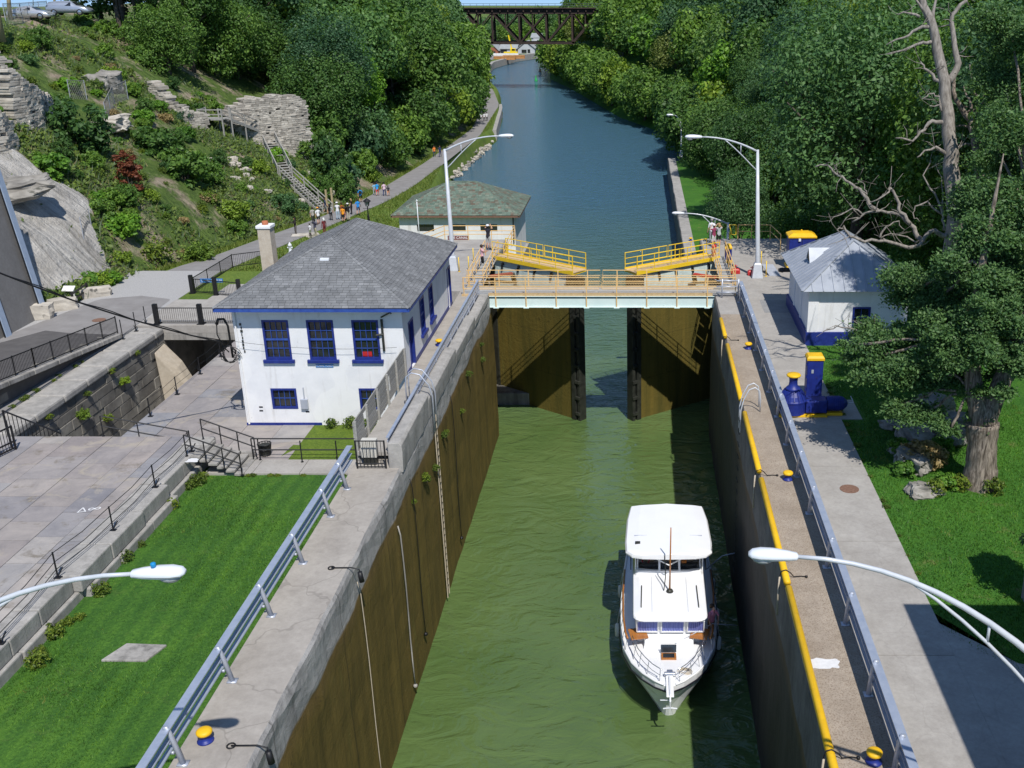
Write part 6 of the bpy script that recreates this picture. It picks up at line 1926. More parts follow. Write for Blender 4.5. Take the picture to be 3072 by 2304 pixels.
# == the motor yacht coming up the lock
BT = thing('motor_yacht', 'white motor yacht with hardtop flybridge and teak trim heading up the lock', 'boat', (1.15, 33.3, 0))
BX, BY = 1.15, 33.3
def bx(s): return BX + .016 * s
WS = [0, .4, 1.0, 1.8, 3.0, 4.5, 6.5, 9, 11.5, 13.2]
WD = [.04, .58, 1.08, 1.54, 1.92, 2.08, 2.16, 2.14, 2.02, 1.86]      # half beam at the deck
WW = [.0, .0, .10, .52, 1.10, 1.58, 1.88, 1.95, 1.86, 1.70]          # half beam at the water
ZD = [2.25, 2.2, 2.12, 2.02, 1.90, 1.80, 1.70, 1.62, 1.6, 1.6]
def wd(s): return interp(s, WS, WD)
def ww(s): return interp(s, WS, WW)
def zd(s): return interp(s, WS, ZD)
def hull_sec(s):
 x, y, d, w_, z = bx(s), BY + s, wd(s), ww(s), zd(s)
 k = max(0, 1.35 - s)                       # raked stem
 zk = -.5 if s > 1.3 else lerp(-.1, z - .06, (k / 1.35) ** .8)
 zw = max(zk + .02, .12)
 pts = [(d, z), (d - .02, z - .22), (lerp(w_, d, .72), lerp(zw, z, .62)), (lerp(w_, d, .35), lerp(zw, z, .3)), (w_, zw), (w_ * .6, zk + .1)]
 R_ = [(x + a, y, b) for a, b in pts]; L_ = [(x - a, y, b) for a, b in pts]
 return R_ + [(x, y, zk)] + L_[::-1]
ss = [.0, .15, .4, .7, 1.0, 1.35, 1.8, 2.4, 3.0, 3.8, 4.5, 5.5, 6.5, 8, 9.5, 11, 12.3, 13.2]
g = M(); g.loft([hull_sec(s) for s in ss], closed=True)
MT['boot'] = mat('dark_boot_stripe', (.012, .013, .02), (.02, .02, .03), rough=.3)
MT['curtain'] = mat('blue_curtain', (.10, .13, .42), (.24, .28, .62), rough=.8, scale=9, stretch=(3, .1, .05))
MT['canvas_dark'] = mat('dark_canvas', (.012, .013, .018), (.022, .024, .03), rough=.7)
MT['seat_tan'] = mat('tan_seat', (.42, .32, .2), (.5, .4, .28), rough=.7)
g.build('hull', MT['gelcoat'], BT, smooth=False)
g = M()
for s_ in (-1, 1):
 g.loft([[(bx(s) + s_ * (wd(s) + .012 + o), BY + s - .02, z) for o, z in ((0, zd(s) - .27), (.035, zd(s) - .25), (.035, zd(s) - .20), (0, zd(s) - .18))] for s in [0.02] + ss[1:]])
g.build('rub_rail', MT['boot'], BT)
rows = []
for s in ss: rows.append([(bx(s) - wd(s) * .985, BY + s, zd(s) + .004), (bx(s) - wd(s) * .5, BY + s, zd(s) + .05), (bx(s), BY + s, zd(s) + .07), (bx(s) + wd(s) * .5, BY + s, zd(s) + .05), (bx(s) + wd(s) * .985, BY + s, zd(s) + .004)])
g = M(); g.grid(rows); g.build('deck', MT['gelcoat'], BT, smooth=True)
for s_ in (-1, 1):
 g = M(); g.tube([(bx(s) + s_ * wd(s) * .97, BY + s, zd(s) + .06) for s in ss[1:]], .05, 6); g.build('toe_rail', MT['gelcoat'], BT, smooth=True)
 # teak capped high rail aft, stainless bow rail forward
 hr = [(bx(s) + s_ * wd(s) * .93, BY + s, zd(s) + .72) for s in (2.7, 3.2, 3.8, 4.5, 5.5, 6.5, 7.5, 8.6)]
 g = M(); g.tube(hr, .045, 6); g.build('teak_rail', MT['teak'], BT, smooth=True)
 g = M()
 br = [(bx(s) + s_ * max(.12, wd(s) * .82), BY + s + .1, zd(s) + .60 + .14 * smooth(.2, 2.7, s)) for s in (.25, .7, 1.2, 1.8, 2.4, 2.75)]
 g.tube(br, .018, 6)
 g.tube([(p[0], p[1], p[2] - .3) for p in br], .012, 6)
 for s in (.3, .9, 1.5, 2.1, 2.7, 3.5, 4.4, 5.4, 6.4, 7.4, 8.4):
  top = zd(s) + .60 + .12 * smooth(.2, 2.7, s)
  k = .82 if s < 2.7 else .93
  g.tube([(bx(s) + s_ * max(.15, wd(s) * (k + .07)), BY + s + .08, zd(s)), (bx(s) + s_ * max(.12, wd(s) * k), BY + s + .08, top)], .014, 5)
 g.build('bow_rail', MT['chrome'], BT, smooth=True)
 # teak boarding panels lying against the rail
 g = M(); s0 = 3.25
 xo = bx(s0) + s_ * wd(s0) * .70
 g.box((xo - s_ * .08, BY + s0 + .15, zd(s0) + .52), (.72, .78, .05), s_ * -.22); g.build('boarding_panel', MT['teak'], BT, bevel=.01)
 g = M(); g.tube([(xo - s_ * .35, BY + s0 - .15, zd(s0)), (xo - s_ * .35, BY + s0 - .15, zd(s0) + .5), (xo + s_ * .25, BY + s0 + .4, zd(s0) + .5), (xo + s_ * .25, BY + s0 + .4, zd(s0))], .02, 6); g.build('panel_leg', MT['chrome'], BT)
# pulpit, windlass, anchor
g = M(); g.box((BX, BY - .02, 2.32), (.30, 1.3, .07)); g.build('pulpit', MT['gelcoat'], BT, bevel=.03)
g = M(); g.tube([(BX, BY + .5, 2.42), (BX, BY - .62, 2.40), (BX, BY - .78, 2.2), (BX, BY - .72, 1.85)], .035, 8); g.tube([(BX - .26, BY - .66, 1.78), (BX, BY - .74, 1.88), (BX + .26, BY - .66, 1.78)], .03, 6); g.tube([(BX - .38, BY - .5, 2.05), (BX + .05, BY - .5, 2.05)], .02, 6); g.build('anchor', MT['lamp_white'], BT)
g = M(); g.box((BX + .02, BY + .78, 2.30), (.24, .34, .22)); g.lathe([(.09, -.22), (.09, .22)], (BX + .02, BY + .72, 2.36), 10, axis='x'); g.build('windlass', MT['chrome'], BT, bevel=.03)
g = M()
for k in range(4):
 r__ = .12 + .06 * k; g.tube([(BX + .62 + r__ * math.cos(a), BY + 1.15 + r__ * .8 * math.sin(a), 2.16) for a in np.linspace(0, 2 * PI, 18)], .016, 5)
g.build('rope_coil', MT['rope'], BT)
# foredeck hatch
g = M(); g.box((BX + .02, BY + 2.25, 2.08), (.62, .42, .10)); fh_ = g.build('hatch', MT['teak'], BT, bevel=.015)
g = M(); g.box((BX + .02, BY + 2.25, 2.134), (.46, .28, .012)); g.build('hatch_glass', MT['glass_dark'], fh_)
g = M(); g.add([(BX - .30, BY + 2.48, 2.13), (BX + .34, BY + 2.48, 2.13), (BX + .34, BY + 2.58, 2.42), (BX - .30, BY + 2.58, 2.42), (BX - .30, BY + 2.51, 2.12), (BX + .34, BY + 2.51, 2.12), (BX + .34, BY + 2.61, 2.41), (BX - .30, BY + 2.61, 2.41)], [(0, 1, 2, 3), (4, 7, 6, 5), (0, 4, 5, 1), (1, 5, 6, 2), (2, 6, 7, 3), (3, 7, 4, 0)]); g.build('hatch_lid', MT['glass_dark'], fh_)
# foredeck locker seat
g = M(); g.loft([[(BX + .05 + sx * w_, BY + y, z) for sx, y in ((-1, a), (1, a), (1, b), (-1, b))] for w_, a, b, z in ((1.05, 2.95, 3.75, 1.95), (1.0, 3.0, 3.75, 2.28), (.95, 3.1, 3.72, 2.33))]); g.build('locker_seat', MT['gelcoat'], BT, bevel=.04)
# cabin trunk with curtained windows
CX_ = BX + .10
def ring_xy(w0, w1, y0, y1, z, rc=.28):
 pts = []
 for cx_, cy_, a0, w_ in ((1, 0, -90, w0), (1, 1, 0, w1), (-1, 1, 90, w1), (-1, 0, 180, w0)):
  yy = y1 - rc if cy_ else y0 + rc
  for k in range(5):
   a = rad(a0 + k * 22.5); pts.append((CX_ + cx_ * (w_ - rc) + rc * math.cos(a), yy + rc * math.sin(a), z))
 return pts
y0, y1 = BY + 3.55, BY + 12.2
g = M(); g.loft([ring_xy(1.46, 1.5, y0, y1, 1.55), ring_xy(1.44, 1.5, y0 - .1 + .05, y1, 2.42), ring_xy(1.42, 1.48, y0 - .3, y1, 3.22)]); g.build('cabin', MT['gelcoat'], BT)
rc = .42
g = M(); g.loft([ring_xy(1.52, 1.55, y0 - .55, BY + 9.0, 3.22, rc), ring_xy(1.55, 1.58, y0 - .58, BY + 9.0, 3.28, rc), ring_xy(1.52, 1.55, y0 - .52, BY + 9.0, 3.36, rc), ring_xy(1.25, 1.3, y0 - .2, BY + 8.8, 3.43, rc)]); g.build('cabin_top', MT['gelcoat'], BT, smooth=False, bevel=.02)
for k, (a, b) in enumerate(((-1.38, -.50), (-.36, .58), (.72, 1.40))):
 g = M()
 ya = lambda z: y0 - .085 - .25 * (z - 2.42) / .8
 f_ = [(CX_ + a, ya(2.5), 2.5), (CX_ + b, ya(2.5), 2.5), (CX_ + b, ya(3.14), 3.14), (CX_ + a, ya(3.14), 3.14)]
 # soft pleats of the curtain behind the pane
 n = 16; rows = []
 for z in (2.5, 3.14): rows.append([(CX_ + lerp(a, b, i / n), ya(z) - .02 + .012 * (-1) ** i, z) for i in range(n + 1)])
 g.grid(rows); cw = g.build('window', MT['curtain'], BT, fix=False)
 g = M()
 for p, q in ((0, 1), (1, 2), (2, 3), (3, 0)): g.beam(Vector(f_[p]) + Vector((0, -.035, 0)), Vector(f_[q]) + Vector((0, -.035, 0)), .05, .05)
 g.build('window_frame', MT['gelcoat'], cw)
for s_ in (-1, 1):
 g = M(); g.add([(CX_ + s_ * 1.475, y0 + .5, 2.45), (CX_ + s_ * 1.49, y0 + 4.4, 2.45), (CX_ + s_ * 1.48, y0 + 4.4, 3.1), (CX_ + s_ * 1.46, y0 + .4, 3.1)], [(0, 1, 2, 3)]); g.build('side_window', MT['glass_dark'], BT)
 g = M(); g.tube([(CX_ + s_ * 1.2, y0 + .2, 3.40), (CX_ + s_ * 1.2, y0 + .25, 3.48), (CX_ + s_ * 1.18, y0 + 1.85, 3.48), (CX_ + s_ * 1.18, y0 + 1.9, 3.40)], .022, 6); g.build('grab_rail', MT['dark_steel'], BT)
# flybridge: coaming, windscreen, hardtop
yf = BY + 6.35
g = M(); g.loft([ring_xy(1.5, 1.62, yf, BY + 10.6, 3.40, .2), ring_xy(1.46, 1.6, yf + .05, BY + 10.6, 3.62, .2), ring_xy(1.38, 1.52, yf + .15, BY + 10.4, 3.625, .2), ring_xy(1.38, 1.52, yf + .15, BY + 10.4, 3.45, .2)]); g.build('flybridge', MT['gelcoat'], BT)
for a, b in ((-1.36, -.42), (-.38, .46), (.50, 1.40)):
 ang = .12 if abs(a + b) > .4 else 0
 ya_ = yf + .06 + (.16 if ang else 0); yb_ = ya_
 if a < -1: ya_, yb_ = yf + .26, yf + .06
 elif b > 1: ya_, yb_ = yf + .06, yf + .26
 else: ya_ = yb_ = yf + .05
 f_ = [Vector((CX_ + a, ya_, 3.60)), Vector((CX_ + b, yb_, 3.60)), Vector((CX_ + b * .98, yb_ + .28, 4.35)), Vector((CX_ + a * .98, ya_ + .28, 4.35))]
 g = M()
 for p, q in ((0, 1), (1, 2), (2, 3), (3, 0)): g.beam(f_[p], f_[q], .05, .05)
 fr = g.build('windscreen_frame', MT['gelcoat'], BT)
m_, nt_, bs_ = nodes_of('clear_screen')
tp_ = nt_.nodes.new('ShaderNodeBsdfTransparent'); mx_ = nt_.nodes.new('ShaderNodeMixShader'); mx_.inputs[0].default_value = .22
bs_.inputs['Base Color'].default_value = (.05, .06, .08, 1); bs_.inputs['Roughness'].default_value = .05
nt_.links.new(tp_.outputs[0], mx_.inputs[1]); nt_.links.new(bs_.outputs[0], mx_.inputs[2]); nt_.links.new(mx_.outputs[0], nt_.nodes['Material Output'].inputs['Surface'])
MT['clear'] = m_
g = M()
for a, b, ya_, yb_ in ((-1.36, -.42, .26, .06), (-.38, .46, .05, .05), (.50, 1.40, .06, .26)):
 g.add([(CX_ + a, yf + ya_ + .012, 3.60), (CX_ + b, yf + yb_ + .012, 3.60), (CX_ + b * .98, yf + yb_ + .29, 4.35), (CX_ + a * .98, yf + ya_ + .29, 4.35)], [(0, 1, 2, 3)])
g.build('windscreen', MT['clear'], BT, fix=False)
g = M(); g.bb(CX_ - 1.3, CX_ + 1.3, yf + .35, yf + .6, 3.45, 3.75); g.build('helm_console', MT['dark_steel'], BT, bevel=.04)
for x in (-.9, .0, .85):
 g = M(); g.box((CX_ + x, yf + 1.0, 3.7), (.55, .5, .14)); g.box((CX_ + x, yf + 1.28, 3.98), (.55, .1, .5)); g.build('helm_seat', MT['seat_tan'], BT, bevel=.05)
g = M(); g.tube([(CX_ - 1.0 + .16 * math.cos(a), yf + .55, 3.86 + .16 * math.sin(a)) for a in np.linspace(0, 2 * PI, 15)], .03, 6); g.build('steering_wheel', MT['red_paint'], BT)
g = M(); g.box((CX_ + .7, yf + .48, 3.84), (.25, .16, .14)); g.build('orange_bag', mat('orange_cloth', (.7, .2, .02), (.8, .28, .04)), BT, bevel=.04)
yt0, yt1 = BY + 5.75, BY + 10.25
def top_ring(k, z):
 pts = []
 for y, w_ in ((yt0 - .10, 1.15), (yt0 + .02, 1.6), (yt0 + .35, 1.86), (yt0 + 1.2, 1.90), (yt1 - 1.2, 1.84), (yt1, 1.70)): pts.append((CX_ + w_ * k, y if w_ > 1.2 else y, z))
 L_ = [(2 * CX_ - p[0], p[1], p[2]) for p in pts]
 return pts + [(CX_, yt1 + .10, z)] + L_[::-1] + [(CX_, yt0 - .14, z)]
g = M(); g.loft([top_ring(1.0, 4.62), top_ring(1.01, 4.70), top_ring(.97, 4.80), top_ring(.7, 4.87), top_ring(.3, 4.90)]); g.build('hardtop', MT['gelcoat'], BT, smooth=False, bevel=.015)
g = M()
for x in (-1.45, -.40, .48, 1.5): g.tube([(CX_ + x, yf + .2, 3.5), (CX_ + x, yf + .25, 4.66)], .03, 6)
for x in (-1.55, 1.6): g.tube([(CX_ + x, yt1 - .5, 3.5), (CX_ + x, yt1 - .5, 4.66)], .03, 6)
g.tube([(CX_ - 1.45, yf + .25, 4.62), (CX_, yf - .55, 4.25), (CX_ + 1.5, yf + .25, 4.62)], .028, 6)
g.build('hardtop_frame', MT['gelcoat'], BT)
for s_ in (-1, 1):
 g = M(); g.bb(CX_ + s_ * 1.66 - .02, CX_ + s_ * 1.66 + .02, yf + .5, yt1 - .2, 3.4, 4.64); g.build('side_curtain', MT['canvas_dark'], BT)
g = M(); g.bb(CX_ - 1.62, CX_ + 1.62, yt1 - .4, yt1 - .36, 3.4, 4.64); g.build('aft_curtain', MT['canvas_dark'], BT)
g = M(); g.bb(CX_ - 1.75, CX_ + 1.75, BY + 10.9, BY + 12.9, 1.5, 2.6); g.build('aft_cabin', MT['gelcoat'], BT, bevel=.1)
# little fitting and antenna on the hardtop, wooden mast on the cabin top
g = M(); g.box((CX_ - 1.35, yt0 + .9, 4.87), (.22, .2, .06)); g.build('top_fitting', MT['dark_steel'], BT)
mb_ = Vector((CX_ + .02, BY + 5.0, 3.43)); mt_ = AY(2013, 1583, BY + 5.0)
ms_ = M(); ms_.tube([mb_, mb_.lerp(Vector((CX_ + .04, BY + 5.0, mt_.z)), 1)], [.04, .025], 8); ms_.build('mast', MT['teak'], BT, smooth=True)
g = M(); g.lathe([(.16, 3.43), (.14, 3.5), (.07, 3.56)], (mb_.x, mb_.y, 0), 10); g.tube([(mb_.x - .25, mb_.y + .05, 3.46), (mb_.x - .18, mb_.y + .1, 4.1), (mb_.x - .22, mb_.y + .3, 5.0)], .02, 6); g.build('mast_step', MT['dark_steel'], BT)
for s_, q in ((1, 5.2), (1, 7.4), (1, 10.0), (-1, 6.2), (-1, 9.4)):
 x = bx(q) + s_ * (wd(q) + .12); g = M(); g.lathe([(.03, .35), (.10, .42), (.11, .7), (.10, .98), (.03, 1.05)], (x, BY + q, 0), 10); g.tube([(x, BY + q, 1.03), (x - s_ * .12, BY + q, zd(q) + .1)], .012, 4)
 g.build('fender', MT['sign_white'], BT, smooth=True)
for x in (-.75, .75):
 g = M(); g.bb(CX_ + x - .008, CX_ + x + .008, y0 - .1, BY + 6.3, 3.425, 3.44); g.build('seam', MT['grey_metal'], BT)
g = M(); g.bb(CX_ - 1.5, CX_ + 1.5, yt0 + 1.55, yt0 + 1.57, 4.868, 4.885); g.bb(CX_ - 1.5, CX_ + 1.5, yt0 + 1.53, yt0 + 1.59, 4.86, 4.87); g.build('top_seam', MT['grey_metal'], BT)
# mooring line to the wall
g = M(); g.tube([(CX_ + 1.9, BY + 9.6, 1.8), (3.9, BY + 9.8, 2.4), (4.5, BY + 9.9, 2.5)], .03, 6)
o = g.build('boat_hook', MT['lamp_grey'], smooth=True); tag(o, 'thin pale pole reaching from the yacht stern to the shaded wall', 'pole')
# == people
CLOTH = {}
def cloth(c, rough=.8):
 k = tuple(round(x, 3) for x in c)
 if k not in CLOTH: CLOTH[k] = mat('cloth', tuple(x * .85 for x in c), tuple(min(1, x * 1.1) for x in c), rough=rough, scale=6)
 return CLOTH[k]
SKINS = {'light': (.52, .30, .21), 'tan': (.40, .22, .14), 'dark': (.12, .065, .042)}
HAIR = {'brown': (.05, .028, .015), 'black': (.010, .009, .009), 'grey': (.25, .24, .23), 'blond': (.35, .24, .11), 'white': (.7, .7, .69), 'orange': (.75, .28, .03)}
BODY = {}
def body(pose):
 """one skinned surface in a pose; returns vertices, faces and the clothing region of each face"""
 if pose in BODY: return BODY[pose]
 J = {'pelvis': (0, 0, .95), 'waist': (0, .005, 1.10), 'chest': (0, .01, 1.30), 'neck': (0, 0, 1.46), 'chin': (0, .02, 1.54), 'head': (0, .025, 1.62), 'crown': (0, .005, 1.72), 'nose': (0, .12, 1.61)}
 rad_ = {'pelvis': (.155, .115), 'waist': (.135, .10), 'chest': (.165, .115), 'neck': (.055, .055), 'chin': (.06, .065), 'head': (.078, .095), 'crown': (.05, .06), 'nose': (.012, .012)}
 E = [('pelvis', 'waist', 1), ('waist', 'chest', 1), ('chest', 'neck', 1), ('neck', 'chin', 0), ('chin', 'head', 0), ('head', 'crown', 0), ('head', 'nose', 0)]
 A = {'stand': (((.24, .0, 1.14), (.27, .06, .90)), ((.24, .0, 1.14), (.27, .06, .90))),
  'walk': (((.24, .10, 1.15), (.24, .24, .96)), ((.25, -.12, 1.15), (.26, -.14, .90))),
  'camera': (((.30, .16, 1.34), (.10, .24, 1.60)), ((.32, .14, 1.36), (.11, .24, 1.60))),
  'raise': (((.34, .10, 1.50), (.16, .18, 1.70)), ((.36, .14, 1.46), (.30, .34, 1.56))),
  'phone': (((.24, .12, 1.20), (.12, .36, 1.28)), ((.24, .12, 1.20), (.10, .36, 1.26))),
  'reach': (((.28, .16, 1.18), (.30, .36, 1.02)), ((.26, .14, 1.16), (.14, .34, 1.0)))}
 arms = A[pose.split('_')[0]]
 bend = .16 if 'reach' in pose else 0
 for k, s_ in enumerate((1, -1)):
  n = 'RL'[k]
  el, wr = arms[k]
  J['sh' + n] = (s_ * .185, 0, 1.40); J['el' + n] = (s_ * el[0], el[1], el[2]); J['wr' + n] = (s_ * wr[0], wr[1], wr[2])
  d = (Vector(J['wr' + n]) - Vector(J['el' + n])).normalized()
  J['ha' + n] = tuple(Vector(J['wr' + n]) + d * .09)
  rad_.update({'sh' + n: (.066, .066), 'el' + n: (.043, .043), 'wr' + n: (.029, .029), 'ha' + n: (.036, .02)})
  E += [('chest', 'sh' + n, 1), ('sh' + n, 'el' + n, 2), ('el' + n, 'wr' + n, 3), ('wr' + n, 'ha' + n, 3)]
  fw = (.22 if k == 0 else -.20) if pose.startswith('walk') else (.03 if k == 0 else -.02)
  J['hip' + n] = (s_ * .092, .0, .88); J['kn' + n] = (s_ * .10, fw * .55 + .03, .49); J['an' + n] = (s_ * .10, fw - (.05 if fw < -.1 else 0), .085 if fw > -.1 else .13); J['to' + n] = (s_ * .115, fw + .15, .045)
  rad_.update({'hip' + n: (.10, .105), 'kn' + n: (.062, .064), 'an' + n: (.042, .045), 'to' + n: (.045, .03)})
  E += [('pelvis', 'hip' + n, 4), ('hip' + n, 'kn' + n, 4), ('kn' + n, 'an' + n, 5), ('an' + n, 'to' + n, 6)]
 if bend:
  for n in J:
   x, y, z = J[n]
   if z > 1.0 and not n.startswith(('hip', 'kn', 'an', 'to')): J[n] = (x, y + bend * (z - .95) / .6, z - .03 * (z - .95))
 names = list(J); ix = {n: i for i, n in enumerate(names)}
 me = bpy.data.meshes.new('body')
 me.from_pydata([J[n] for n in names], [(ix[a], ix[b]) for a, b, r_ in E], [])
 ob = bpy.data.objects.new('body', me); COL.objects.link(ob)
 ob.modifiers.new('skin', 'SKIN'); sb_ = ob.modifiers.new('sub', 'SUBSURF'); sb_.levels = 2; sb_.render_levels = 2
 for i, n in enumerate(names):
  me.skin_vertices[0].data[i].radius = rad_[n]; me.skin_vertices[0].data[i].use_root = (n == 'pelvis')
 dg = bpy.context.evaluated_depsgraph_get()
 em = bpy.data.meshes.new_from_object(ob.evaluated_get(dg))
 V = [tuple(v.co) for v in em.vertices]; Fc = [tuple(p.vertices) for p in em.polygons]
 segs = [(Vector(J[a]), Vector(J[b]), r_) for a, b, r_ in E]
 reg = []
 for p in em.polygons:
  c = p.center; best, br = 9, 0
  for a, b, r_ in segs:
   d = b - a; u = max(0, min(1, (c - a).dot(d) / d.length_squared)); q = (c - a - d * u).length - (.06 if r_ == 1 else 0)
   if q < best: best, br = q, r_
  reg.append(br)
 # five fingers on each hand
 mb = M()
 for n, s_ in (('R', 1), ('L', -1)):
  h = Vector(J['ha' + n]); d = (h - Vector(J['wr' + n])).normalized(); side = d.cross(Vector((0, 0, 1))); side = (side if side.length > .2 else Vector((1, 0, 0))).normalized(); dn = d.cross(side)
  for k, L in enumerate((.062, .075, .08, .072)):
   b0 = h + side * (k - 1.5) * .018; mb.tube([b0 - d * .02, b0 + d * L * .55 + dn * .006, b0 + d * L + dn * .022], [.009, .0085, .006], 5)
  b0 = h - d * .04 - side * .03 * s_; mb.tube([b0, b0 - side * .03 * s_ + d * .03, b0 - side * .032 * s_ + d * .06 + dn * .01], [.011, .01, .007], 5)
 o0 = len(V); V += mb.v; Fc += [tuple(o0 + i for i in f) for f in mb.f]; reg += [3] * len(mb.f)
 # eyes and ears
 mb = M()
 for s_ in (-1, 1): mb.lathe([(.005, -.006), (.014, 0), (.004, .006)], (s_ * .032, .105 + bend * .42, 1.645 - .02 * (bend > 0)), 6)
 o0 = len(V); V += mb.v; Fc += [tuple(o0 + i for i in f) for f in mb.f]; reg += [7] * len(mb.f)
 BODY[pose] = (V, Fc, reg, bend)
 bpy.data.objects.remove(ob); bpy.data.meshes.remove(me); bpy.data.meshes.remove(em)
 return BODY[pose]
EYE = None
def person(label, p, face, pose='stand', top=(.5, .5, .5), legs=(.1, .1, .12), h=1.72, skin='light', hair='brown', shorts=False, sleeves='short', hat=None, shoes=(.05, .05, .05), longhair=False, group=None, bag=None):
 global EYE
 if EYE is None: EYE = mat('eye_dark', (.01, .01, .01), (.02, .02, .02))
 V, Fc, reg, bend = body(pose)
 sk, tp_, lg, sh_ = cloth(SKINS[skin], .6), cloth(top), cloth(legs), cloth(shoes)
 ms = [sk, tp_, lg, sh_, EYE]
 k = {0: 0, 1: 1, 2: 1 if sleeves != 'none' else 0, 3: 1 if sleeves == 'long' else 0, 4: 2, 5: 0 if shorts else 2, 6: 3, 7: 4}
 s_ = h / 1.76
 me = bpy.data.meshes.new('person')
 me.from_pydata([(a * s_, b * s_, c * s_) for a, b, c in V], [], Fc)
 for m in ms: me.materials.append(m)
 me.polygons.foreach_set('material_index', [k[r_] for r_ in reg]); me.polygons.foreach_set('use_smooth', [True] * len(Fc)); me.update()
 o = bpy.data.objects.new('person', me); COL.objects.link(o); o.location = p; o.rotation_euler = (0, 0, face)
 tag(o, label, 'person', group)
 hy, hz = (.0 + bend * .42) * s_, (1.645 - (.02 if bend else 0)) * s_
 g = M()
 prof = [(.108, -.04), (.118, .02), (.112, .07), (.085, .115), (.04, .138), (.005, .142)]
 g.lathe([(a * s_, hz + b * s_) for a, b in prof], (0, hy - .005 * s_, 0), 12)
 # leave the face free: push the front of the hair up to the hairline
 g.v = [(x, y - (.055 * s_ if y - hy > .05 * s_ and z < hz + .06 * s_ else 0), z) for x, y, z in g.v]
 if longhair: g.loft([[(a * s_, hy + b * s_, hz + c * s_) for a, b in ((-.09, -.03), (.09, -.03), (.07, -.12), (-.07, -.12))] for c in (.02, -.10, -.22)])
 ho = g.build('hair', cloth(HAIR[hair]), None, smooth=True); ho.parent = o
 if hat:
  g = M(); g.lathe([(a * s_, hz + b * s_) for a, b in ((.125, .04), (.125, .07), (.11, .12), (.06, .155), (.005, .16))], (0, hy, 0), 12)
  g.bb(-.07 * s_, .07 * s_, hy + .09 * s_, hy + .20 * s_, hz + .045 * s_, hz + .06 * s_)
  ho = g.build('hat', cloth(hat), None, smooth=True); ho.parent = o
 if bag:
  g = M(); g.box((.0, -.17 * s_, 1.24 * s_), (.28 * s_, .15 * s_, .38 * s_)); ho = g.build('backpack', cloth(bag), None, bevel=.03); ho.parent = o
 return o
W_, BLK, NVY = (.72, .72, .74), (.012, .012, .014), (.02, .03, .10)
AW, TO = 0.0, PI        # facing up the canal away from the camera / towards it
def on_path(px, py):
 p = G(px, py, 4.6)
 for _ in range(6): p = G(px, py, zpath(p.y) + .05)
 return p
